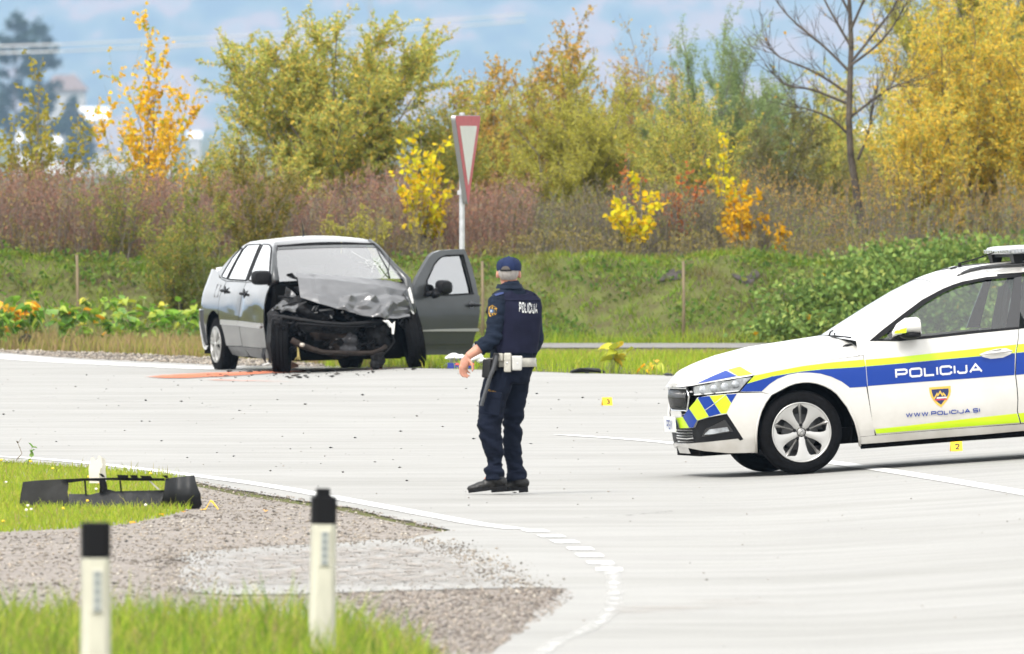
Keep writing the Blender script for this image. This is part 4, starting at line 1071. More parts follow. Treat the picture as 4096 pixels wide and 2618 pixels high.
house('higher house with a brown hipped roof beside the hazy pine', 175, 340, 300, 362, 5200, m_greyw, m_roof, hip=True, windows=3, over=1.2)
house('house with a bright white metal roof just below the brown hipped roof', 318, 430, 430, 482, 4960, m_greyw, m_roofw, gable_front=False, windows=1)
house('white house half hidden behind the left edge of the round willow', 756, 800, 528, 552, 4900, m_greyw, m_roofw, gable_front=False, windows=1)
house('pale house glimpsed right of the bare trunk', 3430, 3600, 500, 530, 5000, m_white, m_roofw, gable_front=False, windows=1)

def pine(label, u, v_top, width, dist, seed):
    rng = np.random.default_rng(seed); k = F / dist; x = (u - U0) / k; zb = float(gz(x, dist)); H = HC - (v_top - V0) / k - zb; W = width / k
    root = empty('pine_tree', (x, dist, zb), label, 'tree', 'hazy pines by the far houses')
    P = np.stack([np.zeros(7), np.zeros(7), np.linspace(0, H * .96, 7)], -1)
    V, Fc = tubes_arr([(P, np.linspace(.5, .08, 7))], 6); mesh_np('trunk', V, Fc, m_bark_d, root)
    pp = []; dd = []; br = []
    for i in range(46):
        t = rng.uniform(.18, 1) ; az = rng.uniform(0, 6.28); L = W / 2 * (1 - t) ** .55 * rng.uniform(.6, 1.15) + .5
        d = np.array([math.cos(az), math.sin(az), rng.uniform(-.05, .45)])
        Q = bez((0, 0, H * t * .96), d, L, rng, up=.25, k=5); br.append((Q, np.linspace(.09, .02, 5)))
        n = int(20 * L); u_ = rng.uniform(.35, 1, n) * 3.99; j = u_.astype(int); f = (u_ - j)[:, None]
        pp.append(Q[j] * (1 - f) + Q[j + 1] * f + rng.normal(size=(n, 3)) * .5); dd.append(rng.normal(size=(n, 3)) + d * .6 + np.array([0, 0, .5]))
    V, Fc = tubes_arr(br, 4); mesh_np('branches', V, Fc, m_bark_d, root, kind='stuff')
    pp = np.concatenate(pp); dd = np.concatenate(dd)
    V, Fc = leaves_arr(pp, dd, 1.3 * rng.uniform(.6, 1.3, len(pp)), .6); mesh_np('crown', V, Fc, lm_pine, root)
pine('large hazy blue-green pine at the left edge, tallest of the far pines', 60, 40, 420, 4300, 71)
pine('slimmer hazy pine right of the large pine, level with the cables', 165, 60, 250, 4400, 72)
pine('low hazy pine in front of the brown hipped roof', 290, 390, 150, 4600, 73)
pine('small hazy pine beside the bright white metal roof', 345, 480, 80, 4640, 74)

m_cable = M('cable', (.62, .62, .62), .5)
m_steel_far = M('pylon_steel', (.30, .31, .33), .6)
for i, (v, lab) in enumerate([(178, 'upper of the two pale overhead cables at the upper left'), (205, 'lower of the two pale overhead cables at the upper left')]):
    y = 1500.0; mb = MB()
    mb.tube([at(-900, v + 26, y), at(-300, v + 14, y), at(0, v + 8, y), at(250, v, y), at(900, v - 30, y + 60), at(2100, v - 120, y + 200)], .07, 5)
    tag(mb.build('power_cable', m_cable), lab, 'cable')
def pylon():
    y = 2600.0; base = at(1440, 600, y); base.z = float(gz(base.x, y)); top = HC + (464 + 900) * y / F
    root = empty('electricity_pylon', base, 'faint steel lattice pylon far behind the round willow', 'pylon'); H = top - base.z
    mb = MB()
    for sx in (-1, 1):
        for sy in (-1, 1): mb.tube([(sx * 2.6, sy * 2.6, 0), (sx * .5, sy * .5, H)], .12, 4)
    for k in range(9):
        z0, z1 = H * k / 9, H * (k + 1) / 9; w0, w1 = 2.6 - 2.1 * k / 9, 2.6 - 2.1 * (k + 1) / 9
        for sy in (-1, 1):
            mb.tube([(-w0, sy * w0, z0), (w1, sy * w1, z1)], .06, 4); mb.tube([(w0, sy * w0, z0), (-w1, sy * w1, z1)], .06, 4)
    mb.build('lattice', m_steel_far, root)
    for z in (.72, .84, .96):
        mb = MB(); mb.tube([(-6, 0, H * z), (6, 0, H * z)], .12, 4); mb.tube([(-6, 0, H * z), (0, 0, H * z + 1.4)], .07, 4); mb.tube([(6, 0, H * z), (0, 0, H * z + 1.4)], .07, 4); mb.build('crossarm', m_steel_far, root)
pylon()
# ================================================================ STREET FURNITURE AND SMALL THINGS
m_galv = M('galvanised_steel', (.50, .51, .52), .45, metal=.6, var=.15, scale=20)
m_signback = M('sign_edge_grey', (.36, .36, .37), .5, metal=.3)
m_signred = M('sign_red', (.42, .045, .05), .4, var=.15, scale=14)
m_signwhite = M('sign_white', (.58, .58, .53), .4, var=.06, scale=8)
# yield sign, its face turned well away from the camera
def yield_sign():
    y = 185.0; b = G(1848, 1470); b = Vector((at(1848, 1000, y).x, y, float(gz(0, y))))
    root = empty('yield_sign', b, 'triangular yield sign with red border, seen at a sharp angle behind the open car door', 'road sign')
    k = F / y; H = HC - (453 - V0) / k - b.z
    mb = MB(); mb.lathe([(.0, 0), (.030, 0), (.030, H), (.022, H + .004), (0, H + .004)], 16, 'Z'); mb.build('pole', m_galv, root, smooth=True, angle=40)
    # plate in its own plane: x across, z up; tip down
    zt, zb = HC - (462 - V0) / k - b.z, HC - (830 - V0) / k - b.z; hw = (zt - zb) / 2 * 1.16
    rz = R(76)
    def rounded(w, zt, zb, r, n=5):
        cs = [Vector((-w, 0, zt)), Vector((w, 0, zt)), Vector((0, 0, zb))]; out = []
        for i in range(3):
            p, a, c = cs[i], cs[i - 1], cs[(i + 1) % 3]; d1, d2 = (a - p).normalized(), (c - p).normalized()
            ang = d1.angle(d2); t = r / math.tan(ang / 2); p1, p2 = p + d1 * t, p + d2 * t
            for q in range(n + 1):
                f = q / n; out.append((p1 * (1 - f) ** 2 + p * 2 * f * (1 - f) + p2 * f * f))
        return out
    out = rounded(hw, zt, zb, .045); rot = Matrix.Rotation(rz, 3, 'Z'); c0 = Vector((.045, -.09, 0))
    tr = lambda p, d: rot @ Vector((p[0], d, p[2])) + c0
    mb = MB(); mb.prism([tr(p, -.02) for p in out], rot @ Vector((0, .05, 0))); plate = mb.build('sign_plate', m_signback, root)
    mb = MB(); mb.prism([tr(p, -.0235) for p in rounded(hw - .012, zt - .008, zb + .016, .035)], rot @ Vector((0, .003, 0))); mb.build('red_border', m_signred, plate)
    bw = .115
    mb = MB(); mb.prism([tr(p, -.0265) for p in rounded(hw - bw * 1.75, zt - bw, zb + bw * 2.0, .012)], rot @ Vector((0, .0025, 0))); mb.build('white_field', m_signwhite, plate)
    for z in (zt - .12, zb + .16):
        mb = MB(); mb.box(rot @ Vector((0, .045, 0)) + c0 + Vector((0, 0, z)), (.06, .09, .05), rot); mb.build('clamp', m_galv, root)
yield_sign()

m_post = M('delineator_white', (.46, .45, .37), .55, var=.22, scale=6, stretch=(1, 1, .25))
m_postblack = M('delineator_black', (.008, .008, .009), .55, spec=.1)
m_reflector = M('reflector_grey', (.40, .42, .40), .25)
m_reflrim = M('reflector_rim', (.52, .50, .42), .5)
m_refldot = M('reflector_dot', (.22, .24, .24), .3)
def delineator(u, v_top, ppm, label, knob, refl, tilt=0):
    y = F / ppm; x = (u - U0) / ppm; zt = HC - (v_top - V0) / ppm; zg = float(gz(x, y)); H = zt - zg; w = .112
    root = empty('delineator_post', (x, y, zg), label, 'delineator post', 'white delineator posts in the foreground grass'); root.rotation_euler = (0, R(tilt), R(8))
    def sec(w, d): return [(-w / 2, -d / 2 + .02), (-w / 2 + .022, -d / 2), (w / 2 - .022, -d / 2), (w / 2, -d / 2 + .02), (w / 2, d / 2 - .02), (w / 2 - .03, d / 2), (-w / 2 + .03, d / 2), (-w / 2, d / 2 - .02)]
    zc = H - (.172 if knob else .145)
    mb = MB(); s0 = sec(w * 1.12, .115); s1 = sec(w, .105); n = 8
    vs = [(p[0], p[1], -.25) for p in s0] + [(p[0], p[1], zc) for p in s1]
    mb.add(vs, [tuple(range(n - 1, -1, -1)), tuple(range(n, 2 * n))] + [(i, (i + 1) % n, n + (i + 1) % n, n + i) for i in range(n)]); mb.build('body', m_post, root, bevel=.004)
    hb = .13 if knob else .145
    mb = MB(); s1 = sec(w * 1.0 + .004, .110); vs = [(p[0], p[1], zc + .001) for p in s1] + [(p[0], p[1], zc + hb) for p in s1]
    mb.add(vs, [tuple(range(n - 1, -1, -1)), tuple(range(n, 2 * n))] + [(i, (i + 1) % n, n + (i + 1) % n, n + i) for i in range(n)]); cap = mb.build('black_cap', m_postblack, root, bevel=.006)
    if knob:
        mb = MB(); mb.box((-.004, 0, zc + hb + .004), (.078, .075, .008)); mb.box((-.004, 0, zc + hb + .022), (.062, .062, .032)); mb.build('cap_knob', m_postblack, cap, bevel=.005)
    z1, z0 = zc - refl[0], zc - refl[1]
    yy = -.105 / 2 - .002
    mb = MB(); mb.box((0, yy - .001, (z0 + z1) / 2), (.050, .006, z1 - z0)); rr = mb.build('reflector', m_reflrim, root, bevel=.002)
    mb = MB(); mb.box((0, yy - .0055, (z0 + z1) / 2), (.036, .004, z1 - z0 - .014)); mb.build('reflector_lens', m_reflector, rr)
    for k in range(5):
        zz = z0 + .02 + (z1 - z0 - .04) * k / 4
        mb = MB(); mb.lathe([(0, -.003), (.013, -.003), (.013, 0), (0, 0)], 12, 'Y', (0, yy - .007, zz)); mb.build('reflector_dot', m_refldot, rr)
delineator(382, 2090, 985, 'nearer white delineator post with flat black top cut off by the bottom of the photo', False, (.045, .225))
delineator(1286, 1951, 850, 'white delineator post with knobbed black cap in the grass below the officer', True, (.028, .200), tilt=.8)

m_stake = M('stake_wood', (.17, .13, .075), .85, var=.3, scale=6, stretch=(6, 6, .6))
for u, vt, vb, lab in [(309, 1020, 1210, 'thin wooden stake on the bank at the far left'), (1930, 1045, 1300, 'wooden stake on the bank between the car door and the officer'), (2734, 1045, 1345, 'wooden stake on the bank left of the brambles')]:
    y = 205.4; k = F / y; x = (u - U0) / k; zb = float(gz(x, y)); zt = HC - (vt - V0) / k
    mb = MB(); mb.tube([(0, 0, -.1), (.004, 0, (zt - zb) * .5), (-.004, .0, zt - zb)], [.021, .019, .017], 7)
    o = mb.build('wooden_stake', m_stake, smooth=True); o.location = (x, y, zb)
    tag(o, lab, 'stake', 'wooden stakes along the bank')

# ---- strokes for lettering
GL = {'P': (1, [[(0, 0), (0, 1), (.85, 1), (1, .87), (1, .57), (.85, .42), (0, .42)]]), 'O': (1.05, [[(.5, 1), (.15, 1), (0, .85), (0, .15), (.15, 0), (.85, 0), (1, .15), (1, .85), (.85, 1), (.5, 1)]]),
      'L': (.85, [[(0, 1), (0, 0), (1, 0)]]), 'I': (.0, [[(0, 0), (0, 1)]]), 'C': (1.0, [[(1, .70), (1, .85), (.85, 1), (.15, 1), (0, .85), (0, .15), (.15, 0), (.85, 0), (1, .15), (1, .30)]]),
      'J': (.8, [[(1, 1), (1, .15), (.85, 0), (.15, 0), (0, .15), (0, .32)]]), 'A': (1.1, [[(0, 0), (.5, 1), (1, 0)], [(.2, .3), (.8, .3)]]),
      'W': (1.35, [[(0, 1), (.25, 0), (.5, 1), (.75, 0), (1, 1)]]), '.': (.0, [[(0, -.02), (0, .12)]]), 'S': (.95, [[(1, .75), (1, .88), (.88, 1), (.12, 1), (0, .88), (0, .62), (.12, .5), (.88, .5), (1, .38), (1, .12), (.88, 0), (.12, 0), (0, .12), (0, .25)]]),
      '2': (.62, [[(0, .75), (.05, .92), (.25, 1), (.75, 1), (.98, .88), (1, .68), (.85, .5), (0, .0), (1, 0)]]), '3': (.62, [[(0, .8), (.15, .97), (.5, 1), (.85, .93), (.95, .75), (.8, .56), (.4, .52)], [(.4, .52), (.85, .47), (1, .27), (.85, .06), (.5, 0), (.12, .05), (0, .22)]]),
      'G': (1.0, [[(1, .75), (.85, 1), (.15, 1), (0, .85), (0, .15), (.15, 0), (1, 0), (1, .45), (.55, .45)]]), 'Q': (1.0, [[(.5, 1), (.15, 1), (0, .85), (0, .15), (.15, 0), (.85, 0), (1, .15), (1, .85), (.85, 1), (.5, 1)], [(.6, .3), (1.1, -.1)]]),
      'u': (.6, [[(0, .65), (0, .1), (.1, 0), (1, 0), (1, .65)]]), 'a': (.6, [[(0, .65), (1, .65), (1, 0), (0, 0), (0, .35), (1, .35)]]), 'l': (0, [[(0, 0), (0, 1)]]), 'i': (0, [[(0, 0), (0, .65)], [(0, .85), (0, .95)]]), 't': (.4, [[(.4, 1), (.4, 0), (1, 0)], [(0, .65), (1, .65)]]), 'y': (.6, [[(0, .65), (.5, 0)], [(1, .65), (.3, -.35)]])}
def stroke_quads(pl, w):
    """polyline -> mitred strip of quads"""
    P = [Vector(p) for p in pl]; closed = (P[0] - P[-1]).length < 1e-6
    if closed: P = P[:-1]
    n = len(P); A = []; B = []
    for i in range(n):
        a = P[i - 1] if (i > 0 or closed) else None; c = P[(i + 1) % n] if (i < n - 1 or closed) else None
        d1 = (P[i] - a).normalized() if a is not None else None; d2 = (c - P[i]).normalized() if c is not None else None
        d1 = d1 or d2; d2 = d2 or d1
        n1, n2 = Vector((-d1.y, d1.x)), Vector((-d2.y, d2.x)); m = n1 + n2
        m = m / max(.45, m.dot(n1)) if m.length > 1e-6 else n1
        A.append(P[i] + m * w / 2); B.append(P[i] - m * w / 2)
    V = A + B; r = n if closed else n - 1
    return V, [(i, (i + 1) % n, n + (i + 1) % n, n + i) for i in range(r)]
def text_quads(txt, h, w, aspect=1.0, gap=.35):
    """-> list of (verts2, quads) with total width; h cap height, w stroke width"""
    x = 0; out = []
    for ch in txt:
        if ch == ' ': x += h * .6; continue
        gw, strokes = GL[ch]; gw *= h * aspect
        for s in strokes:
            pl = [Vector((x + w / 2 + p[0] * max(gw - 0, 0), w / 2 + p[1] * (h - w))) for p in s]
            out.append(stroke_quads(pl, w))
        x += gw + w + gap * h * .5
    return out, x - gap * h * .5

m_marker = M('marker_yellow', (.85, .50, .015), .45)
m_ink = M('black_ink', (.02, .02, .02), .5)
def marker(u, v, digit, label, w=.092, h=.076, rz=0):
    b = G(u, v); b.z += .011
    root = empty('evidence_marker', b, label, 'evidence marker', 'yellow evidence markers on the road', R(rz))
    mb = MB(); t = .004; d = .07
    out = [(0, -d / 2), (t, -d / 2), (.0, 0)]
    prof = [(-d / 2, 0), (-.006, h), (.006, h), (d / 2, 0), (d / 2 - t, 0), (0, h - .008), (-d / 2 + t, 0)]
    mb.prism([(-w / 2, p[0], p[1]) for p in prof], (w, 0, 0)); mb.build('folded_plate', m_marker, root)
    if digit:
        qs, tw = text_quads(digit, .044, .0085, .95); mb = MB()
        for V, Fq in qs:
            pts = []
            for p in V:
                zz = p.y + .014; yy = -d / 2 + (d / 2 - .006) * zz / h - .0025
                pts.append((p.x - tw / 2 + .006, yy, zz))
            mb.add(pts, Fq)
        mb.build('digit', m_ink, root, recalc=False)
marker(2428, 1627, '3', 'yellow evidence marker with the number 3 on the open road left of the police car', rz=14)
marker(3825, 1811, '2', 'yellow evidence marker with the number 2 under the police car door', rz=6)
def flat_marker():
    b = G(838, 2046); b.z += .01
    root = empty('evidence_marker', b, 'bent yellow evidence marker seen edge-on beside the torn bumper', 'evidence marker', 'yellow evidence markers on the road')
    mb = MB()
    A = [(-.068, 0, .0), (-.030, 0, .006), (.005, 0, .066), (.022, 0, .060), (.062, 0, .004), (.055, 0, .002), (.018, 0, .050), (.004, 0, .055), (-.026, 0, .002)]
    mb.prism(A, (.0, .11, .0)); mb.build('folded_plate', m_marker, root)
flat_marker()

# ---- torn-off bumper lying in the grass
m_bump = M('bumper_plastic', (.014, .015, .016), .45, spec=.2, var=.25, scale=5, bump=.15, bscale=20)
m_bumpin = M('bumper_inner', (.035, .035, .034), .6, spec=.15, var=.3, scale=4)
m_bumpblack = M('bumper_black', (.005, .005, .005), .6, spec=.1)
def torn_bumper():
    ppm = 575.0; y = F / ppm; z5 = lambda cx, cy: (cx / 2.6756, 1700 + cy / 2.6756)
    xc = (430 - U0) / ppm
    root = empty('torn_bumper', (xc, y, float(gz(xc, y))), 'black torn-off car bumper with grille openings lying in the roadside grass', 'bumper')
    ox, oz = xc, float(gz(xc, y))
    def P(cx, cy, d=0):
        u, v = z5(cx, cy); yy = y + d
        return Vector(((u - U0) / ppm - ox, d, HC - (v - V0) / ppm - oz))
    # the long skin: the ends curl towards the camera
    def depth(cx): return -.42 * max(0, (620 - cx) / 420) ** 2 * .5 + .02
    def skin(name, pix, mat, dfun, thick=.012, step=(.04, .04), parent=root):
        pts = [P(*p) for p in pix]; V, Fc, bd = poly_grid([(p.x, p.z) for p in pts], step)
        vs = [(v[0], dfun((v[0] + ox) * ppm, v[1]), v[1]) for v in V]; n = len(vs)
        vs += [(v[0], dfun((v[0] + ox) * ppm, v[1]) + thick, v[1]) for v in V]
        mb = MB(); mb.add(vs, [tuple(f) for f in Fc] + [tuple(i + n for i in reversed(f)) for f in Fc] + [(a, b, b + n, a + n) for a, b in bd])
        return mb.build(name, mat, parent, smooth=True, angle=35)
    dz = lambda up, z: .10 * math.sin((z) * 9) * .25 + .0
    lower = lambda up, z: -.06 * (1 - min(1, z / .12)) + .01 * noise.noise(Vector((up, z * 4, 1)))
    skin('left_flank', [(245, 612), (360, 598), (640, 583), (720, 588), (735, 640), (722, 720), (735, 800), (760, 905), (205, 905), (225, 760)], m_bumpin, lambda u, z: -.05 * max(0, (u + U0 - 200) / -150) + .012 * noise.noise(Vector((u * 5, z * 8, 0))))
    skin('lower_lip', [(735, 740), (915, 742), (960, 750), (1060, 725), (1150, 690), (1235, 712), (1500, 705), (1760, 700), (1745, 800), (1690, 950), (760, 950), (735, 840)], m_bump, lower)
    skin('upper_rail', [(640, 583), (900, 572), (1260, 566), (1260, 545), (1290, 566), (1760, 572), (1765, 600), (1450, 600), (1130, 592), (1060, 604), (900, 600), (735, 622), (690, 600)], m_bumpblack, lambda u, z: -.02)
    skin('centre_bar', [(1060, 604), (1128, 592), (1146, 640), (1150, 692), (1062, 728), (1068, 660)], m_bumpblack, lambda u, z: -.03, .02)
    for a in [[(898, 598), (918, 598), (930, 745), (910, 745)], [(1276, 598), (1294, 598), (1306, 712), (1288, 712)]]:
        skin('grille_strut', a, m_bumpblack, lambda u, z: -.02, .015)
    skin('torn_strip', [(1590, 600), (1610, 600), (1715, 695), (1690, 695)], M('torn_grey', (.35, .34, .31), .6), lambda u, z: -.015, .006)
    for a in [[(1055, 520), (1095, 525), (1130, 560), (1092, 560)], [(1245, 535), (1372, 538), (1375, 572), (1290, 574)], [(1388, 540), (1468, 536), (1480, 572), (1410, 572)], [(1495, 545), (1610, 545), (1640, 578), (1530, 580)], [(1735, 542), (1790, 540), (1806, 570), (1770, 570)]]:
        skin('clip_tab', a, m_bumpblack, lambda u, z: -.035 - .05 * (z - .2), .02)
    # right end: a bulging corner with its side turned to the road
    def corner(u, z):
        t = (u - 660) / 145; return -.16 * math.sin(max(0, min(1, t)) * 2.6) - .05 * math.sin(z * 14) + .02 * math.sin(t * 9) + .35 * max(0, t - .85)
    skin('corner_end', [(1770, 575), (1900, 560), (2082, 540), (2092, 600), (2120, 680), (2148, 740), (2150, 800), (2162, 850), (2130, 905), (2100, 920), (1900, 935), (1668, 925), (1740, 790), (1760, 680)], m_bump, corner, .012, (.02, .02))
    skin('left_end_flange', [(245, 612), (258, 612), (240, 740), (215, 830), (205, 860), (222, 740)], m_bumpblack, lambda u, z: -.03, .03)
torn_bumper()
m_cream = M('cream_plastic', (.58, .555, .46), .5, var=.12, scale=5)
def shard():
    ppm = 573.0; y = F / ppm + .45; b = Vector(((383 - U0) / ppm, y, float(gz(-2.9, y))))
    P = lambda cx, cy: Vector(((cx / 2.6756 - U0) / ppm - b.x, 0, HC - (1700 + cy / 2.6756 - V0) / ppm - b.z))
    root = empty('plastic_shard', b, 'torn cream-coloured plastic panel standing upright behind the bumper', 'car part')
    out = [(940, 640), (930, 480), (940, 440), (958, 370), (985, 358), (992, 385), (1012, 402), (1030, 385), (1035, 345), (1062, 350), (1065, 360), (1078, 470), (1060, 480), (1045, 560), (1045, 640)]
    mb = MB(); mb.prism([P(*p) for p in out], (0, .008, 0)); mb.build('front_sheet', m_cream, root)
    q = [(1047, 640), (1047, 560), (1062, 482), (1080, 470), (1066, 362), (1105, 380), (1114, 430), (1108, 500), (1122, 600), (1110, 640)]
    mb = MB(); mb.prism([P(*p) + Vector((0, .02 + .0008 * (p[0] - 1047), 0)) for p in q], (0, .008, 0)); mb.build('side_sheet', m_cream, root)
shard()

# ---- red, white and blue first-aid carton with white cloth beside the wreck
def carton():
    b = G(1845, 1479); b.z += .012; k = F / b.y
    root = empty('paper_carton', b, 'dark blue carton with a red edge in the grass under the open car door', 'carton')
    w = 108 / k; h = 22 / k
    m_blue = M('carton_blue', (.015, .03, .22), .5); m_redc = M('carton_red', (.65, .10, .07), .5)
    mb = MB(); t = .004; d = .16
    mb.box((0, -d / 2, h / 2), (w, t, h)); mb.box((0, d / 2, h / 2), (w, t, h)); mb.box((-w / 2, 0, h / 2), (t, d - t, h)); mb.box((w / 2, 0, h / 2), (t, d - t, h)); mb.box((0, 0, .003), (w - t, d - t, .004))
    mb.build('tray', m_blue, root)
    mb = MB(); mb.box((.04, -d / 2 - .003, h * .80), (w * .72, .003, h * .36)); mb.build('red_band', m_redc, root)
    m_lb = M('carton_paleblue', (.45, .58, .75), .6)
    mb = MB(); mb.add([(-w / 2 - .004, -d / 2, h * .9), (-w / 2 - .11, -d / 2 - .03, .005), (-w / 2 - .10, d / 2, .005), (-w / 2 - .004, d / 2, h * .9)], [(0, 1, 2, 3)]); mb.build('open_flap', m_lb, root, recalc=False)
    return root
carton()
m_cloth = M('white_cloth', (.66, .66, .65), .8)
def cloth():
    b = G(1862, 1478); k = F / b.y; rng = np.random.default_rng(3); mb = MB()
    for i in range(11):
        mb.ell(((rng.uniform(-75, 50)) / k, rng.uniform(-.05, .08), (28 + rng.uniform(0, 22) - abs(i - 7) * .6) / k), (.055 * rng.uniform(.7, 1.3), .05, .03 * rng.uniform(.7, 1.5)), Matrix.Rotation(rng.uniform(-.6, .6), 3, 'Y'), 10, 7)
    mb.ell((48 / k, .0, 45 / k), (.06, .05, .055)); mb.ell((62 / k, .0, 30 / k), (.06, .05, .03))
    o = fuse(mb, 'white_cloth', m_cloth, voxel=.009, smooth_it=4, disp=lambda p: .010 * noise.noise(p * 38) + .012 * noise.noise(p * 17))
    o.location = (b.x, b.y + .02, b.z + .012); tag(o, 'crumpled white cloth lying on the dark blue carton', 'cloth')
cloth()

# ---- other wreckage on the verge
def rubble(name, label, u, v, w, h, seed, mat, cat='car part', n=5, dz=0.012):
    b = G(u, v); k = F / b.y; rng = np.random.default_rng(seed); mb = MB()
    for i in range(n):
        x = rng.uniform(-.4, .4) * w / k
        mb.ell((x, rng.uniform(-.05, .05), h / k * .4), (w / k * rng.uniform(.2, .3), .06, h / k * rng.uniform(.3, .55)), Matrix.Rotation(rng.uniform(-.15, .15), 3, 'Y'), 10, 6)
    o = fuse(mb, name, mat, voxel=.012, smooth_it=2, disp=lambda p: .012 * noise.noise(p * 22))
    o.location = (b.x, b.y, b.z + dz); tag(o, label, cat)
def liner():
    b = G(2350, 1498); k = F / b.y; mb = MB()
    root = empty('arch_liner', (b.x, b.y, b.z + .012), 'flat black plastic wheel arch liner lying at the road edge right of the officer', 'car part')
    out = [(-68, 5), (-40, 14), (0, 17), (45, 14), (70, 3), (64, 0), (40, 3), (0, 4), (-40, 2), (-62, 1)]
    mb.prism([(p[0] / k, -.09, p[1] / k) for p in out], (0, .2, .012)); mb.build('curved_shell', m_bumpblack, root)
    mb = MB(); mb.box((-4 / k, -.10, 4 / k), (18 / k, .03, 7 / k)); mb.build('bracket', m_bump, root)
    mb = MB(); mb.tube([(-70 / k, -.1, .01), (-30 / k, -.12, .05), (20 / k, -.12, .035), (66 / k, -.1, .012)], .008, 6); mb.build('torn_edge', m_bump, root, smooth=True)
liner()
rubble('plastic_scrap', 'small black and grey plastic scrap at the road edge left of the police car bonnet', 2672, 1508, 40, 11, 4, m_bumpin)
rubble('tyre_shred', 'dark grey plastic shell lying among the knotweed at the left edge', 95, 1400, 75, 52, 5, m_bump, dz=.05)
rubble('plastic_scrap', 'tiny black scrap on the road left of the orange sand', 699, 1532, 18, 5, 6, m_bumpblack, n=3)
def brick_piece():
    b = G(*Z1(848, 1172)); k = F / b.y * 2.007
    mb = MB(); out = [(805, 1172), (818, 1125), (840, 1108), (890, 1128), (892, 1150), (850, 1160)]
    mb.prism([((p[0] - 848) / k, 0, (1172 - p[1]) / k) for p in out], (0, .05, 0))
    o = mb.build('foam_piece', M('salmon_foam', (.55, .32, .24), .8)); o.location = (b.x, b.y - .05, b.z + .012); tag(o, 'salmon-coloured foam fragment leaning against the crashed front tyre', 'fragment')
    b = G(*Z1(660, 1192)); mb = MB(); mb.box((0, 0, .012), (.13, .08, .012), Matrix.Rotation(.12, 3, 'Y')); mb.box((.03, 0, .004), (.06, .05, .008))
    o = mb.build('trim_piece', m_bumpin); o.location = (b.x, b.y, b.z + .02); tag(o, 'flat dark trim strip on the orange sand beside the crashed front tyre', 'car part')
    b = G(*Z1(622, 1135)); mb = MB(); mb.prism([(-.05, 0, .0), (.045, 0, .03), (.05, 0, .016), (-.02, 0, .0)], (0, .06, 0))
    o = mb.build('glass_fragment', M('bright_fragment', (.7, .7, .7), .2)); o.location = (b.x, b.y, b.z + .012); tag(o, 'bright broken lamp fragment under the sill of the grey car', 'fragment')
brick_piece()
for i, (u, v) in enumerate([(1060, 2057), (655, 2072), (735, 2060), (520, 2105)]):
    b = G(u, v); o = bpy.data.objects.new('fallen_leaf', LEAFY[i % 3]); COL.objects.link(o); o.location = (b.x, b.y, b.z + .015); o.rotation_euler = (.3, .2, i * 1.7); o.scale = (.35,) * 3
    tag(o, 'small fallen orange leaf on the gravel near the bent marker', 'leaf', 'fallen leaves on the gravel')
# ================================================================ POLICE CAR
m_pwhite = M('police_white_paint', (.56, .555, .535), .32, coat=.6, var=.05, scale=1.6, var2=(.50, .49, .455))
def road_film(m, z0, z1, col):
    """dried spray low on the body"""
    nt = m.node_tree; N = nt.nodes; L = nt.links; p = N['Principled BSDF']; src = p.inputs['Base Color'].links[0].from_socket
    tc = N.new('ShaderNodeTexCoord'); sx = N.new('ShaderNodeSeparateXYZ'); L.new(tc.outputs['Object'], sx.inputs[0])
    nz = N.new('ShaderNodeTexNoise'); nz.inputs['Scale'].default_value = 7; nz.inputs['Detail'].default_value = 8; L.new(tc.outputs['Object'], nz.inputs['Vector'])
    mr = N.new('ShaderNodeMapRange'); mr.inputs[1].default_value = z1; mr.inputs[2].default_value = z0; L.new(sx.outputs[2], mr.inputs[0])
    mu = N.new('ShaderNodeMath'); mu.operation = 'MULTIPLY'; L.new(mr.outputs[0], mu.inputs[0]); L.new(nz.outputs[0], mu.inputs[1])
    mx = N.new('ShaderNodeMix'); mx.data_type = 'RGBA'; mx.inputs[7].default_value = col
    L.new(mu.outputs[0], mx.inputs[0]); L.new(src, mx.inputs[6]); L.new(mx.outputs[2], p.inputs['Base Color'])
road_film(m_pwhite, .16, .55, (.26, .225, .18, 1))
m_pyel = M('livery_yellow', (.44, .63, .006), .4)
m_pblue = M('livery_blue', (.006, .036, .235), .4, spec=.25)
m_black = M('black_plastic', (.008, .008, .009), .5, spec=.12)
m_gloss = M('black_gloss', (.012, .012, .013), .12, coat=.5)
m_dark = M('underside_black', (.003, .003, .003), .95, spec=.05)
m_rubber = M('tyre_rubber', (.006, .006, .0065), .85, spec=.06, var=.4, scale=30, bump=.2, bscale=70)
m_alloy = M('alloy_silver', (.42, .415, .40), .34, metal=.75)
m_alloy_d = M('alloy_shadow', (.10, .10, .10), .5, metal=.5)
m_chrome = M('chrome', (.75, .75, .76), .12, metal=1)
m_lens = M('lamp_lens', (.36, .38, .40), .12, metal=.35, var=.5, scale=14)
m_seat = M('seat_fabric', (.04, .042, .045), .85, spec=.2)
m_gold = M('emblem_gold', (.62, .40, .06), .4)
m_navy = M('emblem_navy', (.012, .02, .09), .4)
m_sred = M('emblem_red', (.50, .03, .08), .4)
m_swhite = M('letter_white', (.60, .61, .60), .4)
